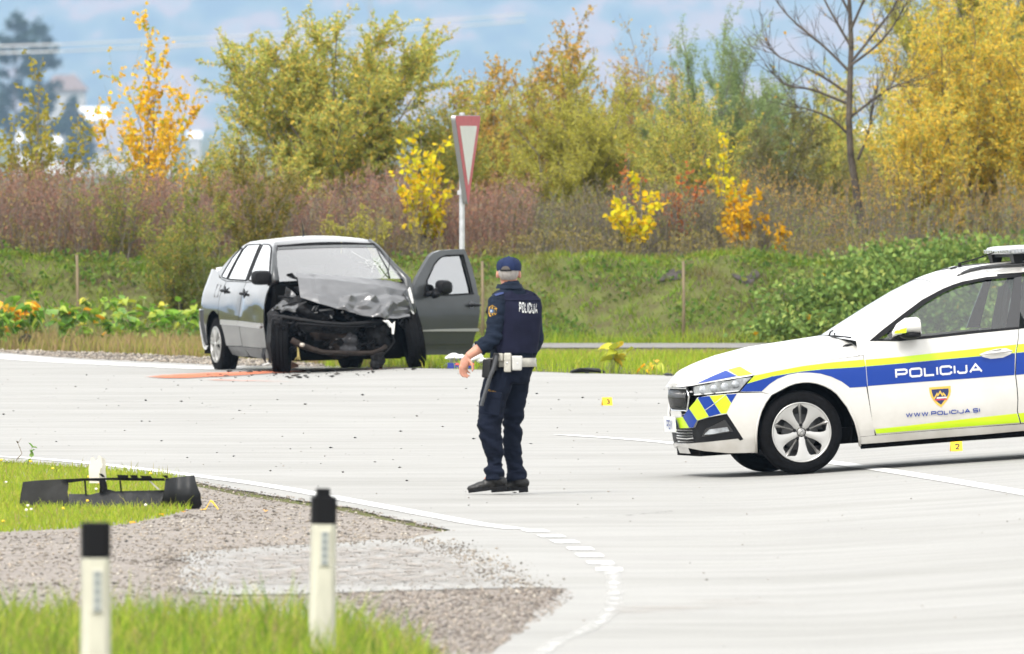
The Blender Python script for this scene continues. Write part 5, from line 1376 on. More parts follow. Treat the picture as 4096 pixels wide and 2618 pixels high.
def glass(name, tint, refl=.5):
    """thin car glass: tinted see-through pane with a clear-coat reflection"""
    m, nt, p = new_mat(name); N = nt.nodes; L = nt.links
    tr = N.new('ShaderNodeBsdfTransparent'); tr.inputs[0].default_value = tuple(tint) + (1,)
    gl = N.new('ShaderNodeBsdfGlossy'); gl.inputs['Roughness'].default_value = .02
    fr = N.new('ShaderNodeFresnel'); fr.inputs[0].default_value = 1.52
    ml = N.new('ShaderNodeMath'); ml.operation = 'MULTIPLY_ADD'; ml.inputs[1].default_value = 1.7; ml.inputs[2].default_value = refl; ml.use_clamp = True
    mx = N.new('ShaderNodeMixShader')
    L.new(fr.outputs[0], ml.inputs[0]); L.new(ml.outputs[0], mx.inputs[0]); L.new(tr.outputs[0], mx.inputs[1]); L.new(gl.outputs[0], mx.inputs[2])
    L.new(mx.outputs[0], N['Material Output'].inputs[0]); return m
m_glass_side = glass('side_glass', (.62, .72, .68), .03)
m_glass_front = glass('windscreen_glass', (.5, .56, .55), .75)

TH, AL, HWID = R(8.5), R(3.8), .915
cT, sT, cA, sA = math.cos(TH), math.sin(TH), math.cos(AL), math.sin(AL)
UW, VW = 3218.0, 1898.0
yw = 130.5
for _ in range(20):
    xw = (UW - U0) * yw / F; yw = F * (HC - float(gz(xw, yw)) - .011) / (VW - V0)
PPM = F / yw
# plan outline of the near side: from the nose centre round the corner, along the flank, to the tail centre
_pl = []
for i in range(81):
    f = math.pi / 2 * i / 80
    _pl.append((-.30 - .53 * math.cos(f) ** (2 / 2.4), .915 * math.sin(f) ** (2 / 3.0)))
_pl += [(s, .915) for s in np.arange(-.2, 2.85, .15)]
for i in range(1, 61):
    f = math.pi / 2 * i / 60
    _pl.append((2.85 + .90 * math.sin(f) ** (2 / 2.8), .915 * math.cos(f) ** (2 / 4.0)))
_pl = np.array(_pl); _ps = _pl[:, 0] * cT - (HWID - _pl[:, 1]) * sT
_k = 62 + 80 + 15
_nrm = np.gradient(_pl, axis=0); _nrm = np.stack([-_nrm[:, 1] * -1, _nrm[:, 0]], -1)
_nrm = np.stack([-np.gradient(_pl[:, 1]), np.gradient(_pl[:, 0])], -1); _nrm /= np.linalg.norm(_nrm, axis=1, keepdims=True)
_front = slice(0, 110)
_tail0 = int(np.argmax(_ps))
def plan(p):
    """flank coordinate -> (s, y, ns, ny)"""
    s = np.interp(p, _ps[:_tail0 + 1], _pl[:_tail0 + 1, 0]); y = np.interp(p, _ps[:_tail0 + 1], _pl[:_tail0 + 1, 1])
    a = np.interp(p, _ps[:_tail0 + 1], _nrm[:_tail0 + 1, 0]); b = np.interp(p, _ps[:_tail0 + 1], _nrm[:_tail0 + 1, 1])
    n = math.hypot(a, b); return s, y, a / n, b / n
_iz = [(.0, .10), (.16, .075), (.22, .05), (.30, .022), (.42, .012), (.55, .006), (.66, .002), (.74, .000), (.80, .004), (.855, .012), (.90, .026), (.95, .045), (1.0, .066), (1.1, .115), (1.2, .172), (1.3, .232), (1.36, .275), (1.41, .335), (1.44, .40), (1.47, .52)]
def inset(z): return float(np.interp(z, [a for a, b in _iz], [b for a, b in _iz]))
def S(p, z, off=0.0):
    """flank coordinate and height -> car-local point (X rearwards, Y away from the camera, Z up)"""
    s, y, a, b = plan(p); d = inset(z) - off
    return Vector((s - a * d, -(y - b * d), z))
CROPS = {'c1': (2640, 1400, 2.74875), 'c2': (3400, 960, 3.0776), 'c3': (3400, 1360, 3.0776), 'z2': (2640, 960, 1.539)}
def px(crop, pts):
    x0, y0, k = CROPS[crop]; out = []
    for cx, cy in pts:
        u, v = x0 + cx / k, y0 + cy / k
        a, b = (u - UW) / PPM, (VW - v) / PPM
        z = -a * sA + b * cA; q = a * cA + b * sA
        out.append((q + inset(z) * sT, z))
    return out
def man(pts): return [(s * cT, z) for s, z in pts]

def panel(name, outline, mat, parent, off=0.0, step=(.05, .05), rim=.014, mirror=False, angle=40):
    """sheet-metal panel bent over the flank, its edges folded inwards"""
    V, Fc, bd = poly_grid(outline, step)
    vs = [S(p, z, off) for p, z in V]; n = len(vs)
    fs = [tuple(f) for f in Fc]
    if rim:
        bi = sorted({i for e in bd for i in e}); mp = {}
        for i in bi:
            mp[i] = len(vs); vs.append(S(V[i][0], V[i][1], off - rim))
        fs += [(a, b, mp[b], mp[a]) for a, b in bd]
    if mirror: vs = [Vector((v.x, -v.y, v.z)) for v in vs]
    mb = MB(); mb.add(vs, fs)
    o = mb.build(name, mat, parent, smooth=True)
    me = o.data
    # faces look outwards
    c = sum((p.normal.y * (-1 if not mirror else 1) * p.area for p in me.polygons), 0)
    if c < 0: me.flip_normals()
    me.set_sharp_from_angle(angle=R(angle))
    return o

car = empty('police_car', (0, 0, 0), 'white police estate car with yellow and blue stripes cut off by the right edge', 'police car')
PM = Matrix.Translation((xw, yw, float(gz(xw, yw)) + .011)) @ Matrix.Rotation(-AL, 4, 'Y') @ Matrix.Rotation(TH, 4, 'Z') @ Matrix.Translation((0, .905, 0))
car.matrix_world = PM

ARCH = [(2199, 1062), (2190, 960), (2165, 860), (2140, 780), (2062, 625), (1950, 482), (1880, 428), (1800, 388), (1720, 362), (1640, 350), (1560, 352), (1480, 364), (1400, 393), (1330, 430), (1268, 462), (1214, 490), (1150, 580), (1105, 670), (1075, 770), (1058, 860), (1050, 950), (1054, 1132)]
# front wing
wing = px('c1', [(1034, 282), (1240, 214), (1560, 153), (1900, 108)]) + px('z2', [(1229, 718), (1252, 716), (1259, 800), (1269, 900), (1297, 1060), (1324, 1206), (1229, 1214)]) + px('c1', ARCH[:16]) + px('c1', [(1115, 463), (876, 461), (955, 372)])
fw = panel('front_wing', wing, m_pwhite, car)
# strips on the wing
ys = px('c1', [(1034, 284), (1250, 238), (1560, 180), (1900, 138), (2199, 112)]) + px('z2', [(1258, 739), (1266, 778)]) + px('c1', [(2199, 190), (1800, 213), (1550, 238), (1230, 290), (955, 370)])
panel('yellow_stripe', ys, m_pyel, fw, .002, rim=0)
bs = px('c1', [(950, 374), (1230, 294), (1550, 242), (1800, 216), (2199, 193)]) + px('z2', [(1266, 781), (1276, 905), (1165, 912)]) + px('c1', [(2080, 412), (2000, 352), (1880, 296), (1760, 262), (1640, 250), (1520, 252), (1400, 275), (1290, 318), (1200, 378), (1115, 456), (882, 458)])
panel('blue_stripe', bs, m_pblue, fw, .002, rim=0)
# flared lip of the wheel arch
lip = MB(); lo = px('c1', ARCH); pts = [S(p, z, .006) for p, z in lo]; lip.tube(pts, .010, 6); lip.build('arch_lip', m_pwhite, fw, smooth=True)
# bumper
bump = px('c1', [(262, 745), (335, 650), (405, 530), (540, 502), (860, 474), (1115, 470), (1212, 493)] + ARCH[16:] + [(700, 1142), (420, 1125), (140, 1080), (160, 1058), (840, 978), (865, 1000), (907, 985), (727, 703), (520, 745), (390, 788), (350, 865), (172, 885), (145, 757)])
bp_ = panel('front_bumper', bump, m_pwhite, car, step=(.02, .04))
for nm, col, pts in [('yellow_block', m_pyel, [(172, 770), (240, 750), (303, 866), (205, 880)]), ('blue_block', m_pblue, [(243, 750), (312, 655), (395, 782), (385, 795), (350, 863), (306, 866)]), ('yellow_block', m_pyel, [(314, 652), (410, 540), (524, 738), (398, 780)]), ('blue_block', m_pblue, [(413, 537), (430, 524), (540, 510), (660, 702), (528, 738)]), ('yellow_block', m_pyel, [(543, 510), (715, 492), (775, 588), (722, 698), (664, 702)]), ('blue_block', m_pblue, [(720, 492), (840, 484), (778, 585)]), ('blue_block', m_pblue, [(150, 772), (168, 772), (188, 874), (172, 876)])]:
    panel(nm, px('c1', pts), col, bp_, .002, rim=0, step=(.015, .04))
ln = [S(p, z, .004) for p, z in px('c1', [(490, 668), (600, 590), (720, 492)])]; mb = MB(); mb.tube(ln, .003, 5); mb.build('crease', m_pwhite, bp_)
vent = px('c1', [(150, 770), (172, 890), (350, 870), (395, 792), (520, 750), (724, 708), (903, 982), (865, 995), (838, 975), (500, 1015), (165, 1052), (142, 990)])
va = panel('air_intake', vent, m_black, car, -.012, rim=.03, step=(.02, .04))
panel('intake_recess', px('c1', [(470, 880), (700, 770), (790, 900), (420, 965)]), m_gloss, va, -.008, rim=0, step=(.03, .04))
panel('fog_lamp', px('c1', [(455, 940), (520, 880), (725, 850), (745, 895), (560, 930)]), m_lens, va, -.004, rim=.006, step=(.03, .04))
for k in range(5):
    a, b = px('c1', [(155, 905 + k * 32), (330, 893 + k * 32)]); mb = MB(); mb.tube([S(a[0] + (b[0] - a[0]) * t, a[1] + (b[1] - a[1]) * t, -.006) for t in (0, .33, .66, 1)], .004, 5); mb.build('grille_bar', m_gloss, va)
panel('chin_strip', px('c1', [(150, 985), (270, 988), (340, 975), (340, 985), (270, 1000), (150, 997)]), m_chrome, va, .002, rim=.004, step=(.02, .04))
hl = px('c1', [(362, 405), (520, 372), (760, 332), (1018, 290), (960, 350), (870, 455), (600, 480), (375, 508), (360, 460)])
hd = panel('headlight', hl, m_lens, car, -.003, rim=.02, step=(.03, .04))
for (a, b, r) in [(480, 445, .042), (600, 428, .040), (720, 405, .040), (830, 380, .034)]:
    p, z = px('c1', [(a, b)])[0]; c = S(p, z, -.004); mb = MB(); mb.ell(c, (r, .012, r * .8), nu=14, nv=8); mb.build('lamp_unit', m_lens, hd, smooth=True)
panel('daylight_strip', px('c1', [(372, 492), (600, 470), (870, 445), (868, 455), (600, 482), (374, 506)]), m_swhite, hd, .003, rim=0, step=(.03, .04))
mb = MB(); mb.tube([S(p, z, .001) for p, z in hl] + [S(*hl[0], .001)], .005, 5); mb.build('lamp_rim', m_black, hd)
# grille and plate face forwards
NS, GZ0, GZ1 = -.83, .545, .675
def nose(y, z, off=0): # point on the nose at half-width y
    f = abs(y) / .915; s = -.30 - .53 * max(0, 1 - f ** 3) ** (1 / 2.4)
    return Vector((s - off + .045 + inset(z), y, z))
gr = []
for j, (z, hw) in enumerate([(GZ1 + .015, .40), (GZ1 - .03, .44), (.60, .43), (GZ0 - .01, .36)]):
    gr.append([nose(hw * (i / 20 * 2 - 1), z, .004) for i in range(21)])
mb = MB(); mb.add([p for r in gr for p in r], [(j * 21 + i, j * 21 + i + 1, (j + 1) * 21 + i + 1, (j + 1) * 21 + i) for j in range(3) for i in range(20)]); grille = mb.build('grille', m_black, car, smooth=True)
for i in range(19):
    y = (i - 9) * .043; h = 1 - .12 * abs(i - 9) / 9
    mb = MB(); mb.tube([nose(y, GZ1 + .005, .012), nose(y, .62, .022), nose(y, GZ0 + .005, .014)], .010, 5); mb.build('grille_bar', m_gloss, grille, smooth=True)
fr_ = [nose(-.42 + i * .042, GZ1 + .024, .008) for i in range(21)] + [nose(.45, .63, .008), nose(.38, GZ0 - .015, .008)] + [nose(.34 - i * .0425, GZ0 - .02, .008) for i in range(17)] + [nose(-.38, GZ0 - .015, .008), nose(-.45, .63, .008), nose(-.42, GZ1 + .024, .008)]
mb = MB(); mb.tube(fr_, .011, 7); mb.build('chrome_frame', m_chrome, grille, smooth=True)
mb = MB(); mb.box((-.852, -.0, .425), (.012, .50, .115)); plate = mb.build('number_plate', m_swhite, car, bevel=.003)
qs, tw = text_quads('PGW', .07, .011, .9)
mb = MB()
for V, Fq in qs: mb.add([(-.8595, .12 - p.x, .39 + p.y) for p in V], Fq)
mb.build('plate_letters', m_pblue, plate, recalc=False)
mb = MB()  # nose centre: bonnet lip above the grille, lower bumper face
for z0, z1, n_, mt in [(GZ1 + .03, GZ1 + .06, 'nose_panel', m_pwhite), (.20, GZ0 - .02, 'nose_panel', m_pwhite)]:
    g = [[nose(-.26 + .52 * i / 24, z0 + (z1 - z0) * j / 4, .03) for i in range(25)] for j in range(5)]
    mb.add([p for r in g for p in r], [(j * 25 + i, j * 25 + i + 1, (j + 1) * 25 + i + 1, (j + 1) * 25 + i) for j in range(4) for i in range(24)])
mb.build('nose_panel', m_pwhite, car, smooth=True)
mb = MB(); g = [[nose(-.34 + .98 * i / 24, z, .03) for i in range(25)] for z in (.285, .33, .40)]
mb.add([p for r in g for p in r], [(j * 25 + i, j * 25 + i + 1, (j + 1) * 25 + i + 1, (j + 1) * 25 + i) for j in range(2) for i in range(24)]); mb.build('lower_grille', m_black, car, smooth=True)

# front door
door = px('z2', [(1262, 715), (1275, 672), (1290, 628)]) + px('c2', [(245, 1248), (620, 1252), (1000, 1218), (1500, 1165), (2088, 1106)]) + px('c3', [(2068, 60), (2050, 180), (2040, 420), (2062, 600), (2072, 740), (2066, 890), (2108, 1040), (1500, 1085), (900, 1130), (328, 1178), (292, 1090), (262, 900), (215, 570), (183, 330), (172, 195)])
dr = panel('front_door', door, m_pwhite, car)
panel('yellow_stripe', px('c3', [(190, 248), (600, 215), (1200, 152), (2062, 62), (2042, 165), (1600, 205), (1200, 240), (600, 295), (197, 328)]), m_pyel, dr, .002, rim=0)
panel('blue_stripe', px('c3', [(199, 332), (600, 299), (1200, 244), (1600, 209), (2040, 170), (2034, 440), (1500, 480), (900, 520), (220, 572)]), m_pblue, dr, .002, rim=0)
panel('sill_stripe', px('c3', [(310, 1104), (700, 1064), (1400, 985), (2064, 915), (2100, 1028), (1400, 1078), (700, 1130), (325, 1160)]), m_pyel, dr, .002, rim=0)
def side_text(txt, pa, pb, h, w, mat, parent, asp, gap, off=.004):
    qs, tw = text_quads(txt, h, w, asp, gap); mb = MB()
    (a0, z0), (a1, z1) = pa, pb; L = math.hypot(a1 - a0, z1 - z0); k = L / tw; dx, dz = (a1 - a0) / L, (z1 - z0) / L
    for V, Fq in qs: mb.add([S(a0 + p.x * k * dx - p.y * dz, z0 + p.x * k * dz + p.y * dx, off) for p in V], Fq)
    return mb.build('lettering', mat, parent, recalc=False)
a, b = px('c3', [(562, 482), (1640, 406)]); side_text('POLICIJA', a, b, .072, .0155, m_swhite, dr, 1.35, .42)
a, b = px('c3', [(690, 960), (1606, 898)]); side_text('WWW.POLICIJA.SI', a, b, .032, .0070, m_pblue, dr, 1.1, .42, .0075)
emb = panel('emblem', px('c3', [(975, 592), (1242, 573), (1247, 640), (1235, 690), (1205, 745), (1165, 795), (1125, 838), (1075, 805), (1030, 755), (1000, 705), (982, 650)]), m_gold, dr, .002, rim=0, step=(.03, .03))
panel('emblem_field', px('c3', [(1005, 617), (1217, 603), (1220, 645), (1208, 685), (1180, 730), (1150, 772), (1125, 805), (1085, 775), (1045, 735), (1022, 690), (1010, 650)]), m_navy, dr, .0035, rim=0, step=(.03, .03))
def side_line(pix, w, mat, nm, parent, off=.005):
    V, Fq = stroke_quads(px('c3', pix), w); mb = MB(); mb.add([S(p.x, p.y, off) for p in V], Fq); mb.build(nm, mat, parent, recalc=False)
side_line([(1035, 740), (1075, 668), (1085, 690), (1112, 642), (1140, 688), (1152, 664), (1180, 696)], .010, m_gold, 'emblem_peaks', dr)
side_line([(1070, 722), (1195, 712)], .011, m_swhite, 'emblem_band', dr)
side_line([(1045, 746), (1198, 734)], .009, m_sred, 'emblem_band', dr)
for pts in (px('z2', [(1290, 630), (1273, 676), (1259, 716), (1268, 850), (1285, 985), (1310, 1120), (1327, 1208)]), px('c3', [(2074, 60), (2056, 180), (2046, 420), (2068, 600), (2078, 740), (2072, 890), (2114, 1040)])):
    mb = MB(); mb.tube([S(p, z, -.010) for p, z in pts], .007, 5); mb.build('door_gap', m_dark, car)
# handle
hp = px('c3', [(1600, 185), (1680, 150), (1800, 118), (1930, 108), (2005, 140), (1990, 180), (1890, 225), (1740, 240), (1640, 215)])
hs_ = panel('handle_recess', hp, m_pwhite, dr, .004, rim=.004, step=(.02, .02))
hl_ = [S(p, z, .028) for p, z in px('c3', [(1605, 190), (1700, 172), (1800, 162), (1900, 152), (2000, 142)])]
mb = MB(); mb.tube(hl_, [.006, .014, .016, .014, .006], 8, squash=.7); mb.build('handle', m_pwhite, dr, smooth=True)
panel('handle_gap', px('c3', [(1700, 150), (1870, 118), (1870, 135), (1800, 140), (1715, 152)]), m_alloy_d, dr, .0065, rim=0, step=(.02, .02))
# window frame and glass
FT = [(245, 1244), (400, 1114), (640, 932), (900, 742), (1150, 612), (1280, 560), (1400, 521), (1700, 465), (2142, 431)]
FI = [(2110, 465), (1700, 500), (1420, 560), (1300, 600), (1170, 658), (950, 782), (700, 965), (560, 1080), (330, 1242)]
fr1 = px('c2', FT + [(2142, 460)] + FI)
wf = panel('window_frame', fr1, m_black, dr, .003, rim=.02, step=(.04, .04))
panel('window_frame', px('c2', [(330, 1244), (620, 1215), (1000, 1185), (1500, 1128), (2088, 1078), (2092, 1104), (1500, 1160), (1000, 1214), (620, 1250), (245, 1248)]), m_black, dr, .004, rim=.02)
pil = panel('door_pillar', px('c2', [(2046, 476), (2138, 462), (2092, 1090), (1925, 1096)]), m_gloss, dr, .002, rim=.02)
gw = px('c2', [(560, 1080), (700, 965), (950, 782), (1170, 658), (1300, 600), (1420, 560), (1700, 500), (2050, 474), (1930, 1098), (1500, 1132), (1000, 1188), (620, 1218), (420, 1238)])
panel('side_window', gw, m_glass_side, dr, -.012, rim=0, step=(.08, .08))
# white pillar and cant rail between side glass and windscreen / roof
cant = px('z2', [(1262, 712), (1290, 625)]) + px('c2', FT + [(2142, 352), (1900, 372), (1600, 428), (1330, 500), (1230, 520), (1050, 575), (850, 690), (600, 865), (330, 1068), (80, 1248)]) + px('c1', [(2180, 60)]) + px('z2', [(1232, 714)])
rl = panel('roof_pillar', cant, m_pwhite, car, 0, step=(.05, .03))
# ---- rear half (outside the photo): same kinds of panels
DE = [(p + .007, z) for p, z in px('c2', [(2088, 1106)]) + px('c3', [(2068, 60), (2050, 180), (2040, 420), (2062, 600), (2072, 740), (2066, 890), (2108, 1040)])]
rd_ = DE + man([(2.27, .26), (2.30, .36), (2.36, .50), (2.48, .63), (2.52, .75), (2.53, 1.0)])
rdoor = panel('rear_door', rd_, m_pwhite, car)
panel('blue_stripe', [(p + .010, z) for p, z in px('c3', [(2042, 170), (2034, 440)])] + man([(2.48, .655), (2.515, .83)]), m_pblue, rdoor, .002, rim=0)
panel('yellow_stripe', [(p + .010, z) for p, z in px('c3', [(2062, 62), (2042, 165)])] + man([(2.515, .833), (2.525, .90)]), m_pyel, rdoor, .002, rim=0)
panel('sill_stripe', [(p + .010, z) for p, z in px('c3', [(2066, 915), (2102, 1028)])] + man([(2.27, .275), (2.29, .355)]), m_pyel, rdoor, .002, rim=0)
panel('window_frame', man([(1.62, 1.40), (1.62, 1.385), (2.2, 1.385), (2.45, 1.33), (2.45, 1.05), (1.76, 1.03), (1.76, 1.0), (2.55, 1.015), (2.52, 1.345), (2.25, 1.40)]), m_black, rdoor, .003, rim=.02)
panel('side_window', man([(1.66, 1.385), (2.2, 1.385), (2.45, 1.33), (2.45, 1.05), (1.77, 1.03)]), m_glass_side, rdoor, -.012, rim=0, step=(.08, .08))
rarch = [(2.686 + .365 * math.cos(t), .316 + .375 * math.sin(t)) for t in np.linspace(math.pi * .98, .02, 18)]
rq = [(2.54, 1.0), (2.53, .74), (2.49, .62), (2.38, .52)] + [p for p in rarch if p[0] > 2.40] + [(3.08, .30), (3.30, .30), (3.62, .34), (3.66, .62), (3.66, .98), (3.40, 1.02)]
q_ = panel('rear_quarter', man(rq), m_pwhite, car)
panel('blue_stripe', man([(2.535, .83), (2.50, .655), (2.62, .69), (2.80, .69), (3.0, .66), (3.6, .67), (3.6, .85)]), m_pblue, q_, .002, rim=0)
panel('yellow_stripe', man([(2.54, .90), (2.535, .835), (3.6, .855), (3.6, .92)]), m_pyel, q_, .002, rim=0)
panel('rear_bumper', man([(3.05, .28), (3.3, .22), (3.62, .24), (3.60, .33), (3.08, .295)]), m_black, car)
panel('quarter_window', man([(2.58, 1.03), (2.56, 1.34), (2.9, 1.30), (3.25, 1.16), (3.30, 1.05)]), m_gloss, car, -.004)
cant2 = man([(2.14, 1.402), (2.55, 1.35), (2.56, 1.345), (2.54, 1.0), (2.57, 1.02), (2.57, 1.345), (2.9, 1.305), (3.26, 1.165), (3.32, 1.04), (3.42, 1.03), (3.35, 1.22), (3.05, 1.36), (2.6, 1.42), (2.0, 1.436), (1.55, 1.43), (1.66, 1.402)])
panel('roof_pillar', cant2, m_pwhite, car, 0, step=(.05, .03))
# sill
sill = px('c3', [(112, 1202), (330, 1182), (900, 1135), (1500, 1090), (2142, 1046)]) + man([(2.26, .255), (2.32, .34), (2.36, .20), (1.9, .165)]) + px('c3', [(2142, 1130), (1600, 1178), (1000, 1222), (420, 1270), (125, 1290)])
panel('sill', sill, m_pwhite, car)

# bonnet, windscreen, roof: centre lines and edges
edge = px('c1', [(205, 424), (350, 398), (520, 368), (760, 328), (1030, 280), (1240, 210), (1560, 149), (1900, 104), (2199, 66)]) + px('z2', [(1258, 700)])
E = []
for p, z in edge: q = S(p, z, 0); E.append((q.x, -q.y, q.z))
E = [(-.806, .0, .72)] + E; E = np.array(E)
ctr = np.array([(-.825, .70), (-.80, .76), (-.737, .835), (-.605, .880), (-.425, .93), (-.205, .972), (.095, .998), (.33, 1.018), (.5, 1.02)])
hood_v = []; rows = []
ns_, nj = 34, 13
for i in range(ns_ + 1):
    t = i / ns_
    # station runs along the edge polyline
    L = np.concatenate([[0], np.cumsum(np.linalg.norm(np.diff(E, axis=0), axis=1))]); d = t * L[-1]
    ex, ey, ez = (np.interp(d, L, E[:, k]) for k in range(3))
    cx = -.825 + (.40 + .825) * t ** 1.15
    cz = np.interp(cx, ctr[:, 0], ctr[:, 1])
    row = []
    for j in range(nj):
        f = (j / (nj - 1))
        x = cx + (ex - cx) * f ** 1.8; y = ey * f; 
        zz = cz - (cz - ez) * (f ** 3.0 * .75 + f ** 1.5 * .25)
        row.append((x, y, zz + .012 * math.exp(-((f - .62) / .10) ** 2) * min(1, t * 2)))
    rows.append([(x, y, z) for x, y, z in row[::-1]][:-1] + [(x, -y, z) for x, y, z in row])
m_ = len(rows[0]); mb = MB()
mb.add([p for r in rows for p in r], [(i * m_ + j, i * m_ + j + 1, (i + 1) * m_ + j + 1, (i + 1) * m_ + j) for i in range(ns_) for j in range(m_ - 1)])
hood = mb.build('bonnet', m_pwhite, car, smooth=True)
if sum(p.normal.z for p in hood.data.polygons) < 0: hood.data.flip_normals()
bpy.context.view_layer.update()
bvh = BVHTree.FromPolygons([v.co for v in hood.data.vertices], [list(p.vertices) for p in hood.data.polygons])
PMI = car.matrix_world.inverted()
def on_hood(nm, pix, mat):
    pts = [(2640 + a / 2.74875, 1400 + b / 2.74875) for a, b in pix]
    V, Fc, bd = poly_grid(pts, (6, 6)); vs = []; ok = []
    o = PMI @ cam.location
    for u, v in V:
        d = (PMI @ at(u, v, 130.0) - o).normalized(); h = bvh.ray_cast(o, d)
        if h[0] is None: h = bvh.find_nearest(PMI @ at(u, v, 130.5))
        n = h[1] if h[1].dot(d) < 0 else -h[1]
        vs.append(h[0] + n * .003)
    mb = MB(); mb.add(vs, [tuple(f) for f in Fc]); mb.build(nm, mat, hood, smooth=True)
on_hood('yellow_block', [(745, 222), (880, 186), (1018, 268), (862, 294)], m_pyel)
on_hood('blue_block', [(395, 378), (560, 300), (725, 230), (845, 292), (620, 336)], m_pblue)
# windscreen
we = px('c2', [(80, 1248), (330, 1068), (600, 865), (850, 690), (1050, 575)]); WE = []
for p, z in we: q = S(p, z, -.004); WE.append((q.x, -q.y, q.z))
WE = np.array(WE); wc = np.array([(.36, 1.005), (.56, 1.115), (.76, 1.222), (.95, 1.318), (1.13, 1.392)])
rows = []
for i in range(13):
    t = i / 12 * 4; k = np.arange(5)
    ex, ey, ez = (np.interp(t, k, WE[:, c]) for c in range(3)); cx, cz = (np.interp(t, k, wc[:, c]) for c in range(2))
    row = []
    for j in range(11):
        f = j / 10; row.append((cx + (ex - cx) * f ** 2.2, ey * f, cz + (ez - cz) * f ** 2.6))
    rows.append([(x, y, z) for x, y, z in row[::-1]][:-1] + [(x, -y, z) for x, y, z in row])
m_ = len(rows[0]); mb = MB()
mb.add([p for r in rows for p in r], [(i * m_ + j, i * m_ + j + 1, (i + 1) * m_ + j + 1, (i + 1) * m_ + j) for i in range(12) for j in range(m_ - 1)])
ws = mb.build('windscreen', m_glass_front, car, smooth=True)
if sum(p.normal.z for p in ws.data.polygons) < 0: ws.data.flip_normals()
# cowl below the screen, wiper arms
mb = MB(); mb.tube([(.46, -.70, .985), (.40, -.4, 1.0), (.37, 0, 1.005), (.40, .4, 1.0), (.46, .70, .985)], .02, 6); mb.build('cowl', m_black, car, smooth=True)
mb = MB(); mb.tube([(.34, -.42, 1.022), (.37, -.30, 1.045), (.42, -.12, 1.052)], .007, 5); mb.build('wiper', m_black, car, smooth=True)
# roof
re_ = px('c2', [(1050, 572), (1230, 518), (1330, 498), (1600, 426), (1900, 370), (2142, 350)]); RE = []
for p, z in re_: q = S(p, z, 0); RE.append((q.x, -q.y, q.z))
RE += [(2.2, .53, 1.436), (2.6, .53, 1.424), (3.05, .54, 1.365), (3.38, .58, 1.25)]; RE = np.array(RE)
RC = np.array([(1.13, 1.394), (1.22, 1.425), (1.30, 1.446), (1.50, 1.466), (1.75, 1.478), (1.95, 1.482), (2.3, 1.480), (2.7, 1.466), (3.1, 1.425), (3.42, 1.33)])
rows = []
for i in range(len(RE)):
    row = []
    for j in range(9):
        f = j / 8; row.append((RC[i, 0] + (RE[i, 0] - RC[i, 0]) * f ** 2, RE[i, 1] * f, RC[i, 1] + (RE[i, 2] - RC[i, 1]) * f ** 3))
    rows.append([(x, y, z) for x, y, z in row[::-1]][:-1] + [(x, -y, z) for x, y, z in row])
m_ = len(rows[0]); mb = MB()
mb.add([p for r in rows for p in r], [(i * m_ + j, i * m_ + j + 1, (i + 1) * m_ + j + 1, (i + 1) * m_ + j) for i in range(len(RE) - 1) for j in range(m_ - 1)])
rf = mb.build('roof', m_pwhite, car, smooth=True)
if sum(p.normal.z for p in rf.data.polygons) < 0: rf.data.flip_normals()
# tailgate
tg = []
for z, s in [(1.33, 3.42), (1.2, 3.56), (1.0, 3.70), (.8, 3.745), (.5, 3.75), (.25, 3.70)]:
    hw = .86 - inset(z); tg.append([(s - .14 * abs(f) ** 3 - .05 * f * f, hw * f, z) for f in np.linspace(-1, 1, 13)])
mb = MB(); mb.add([p for r in tg for p in r], [(i * 13 + j, i * 13 + j + 1, (i + 1) * 13 + j + 1, (i + 1) * 13 + j) for i in range(5) for j in range(12)])
mb.build('tailgate', m_pwhite, car, smooth=True)
# far flank
for nm, ol in [('front_wing', wing), ('front_bumper', bump), ('front_door', door), ('rear_door', rd_), ('rear_quarter', man(rq)), ('sill', sill)]:
    panel(nm, ol, m_pwhite, car, mirror=True)
panel('roof_pillar', cant, m_pwhite, car, 0, step=(.05, .03), mirror=True); panel('roof_pillar', cant2, m_pwhite, car, 0, step=(.05, .03), mirror=True)
panel('headlight', hl, m_lens, car, -.003, rim=.02, mirror=True); panel('air_intake', vent, m_black, car, -.012, rim=.03, mirror=True)
panel('window_frame', fr1, m_black, car, .003, rim=.02, mirror=True); panel('door_pillar', px('c2', [(2046, 476), (2138, 462), (2092, 1090), (1925, 1096)]), m_gloss, car, .002, rim=.02, mirror=True)
panel('side_window', gw, m_glass_side, car, -.012, rim=0, step=(.08, .08), mirror=True)
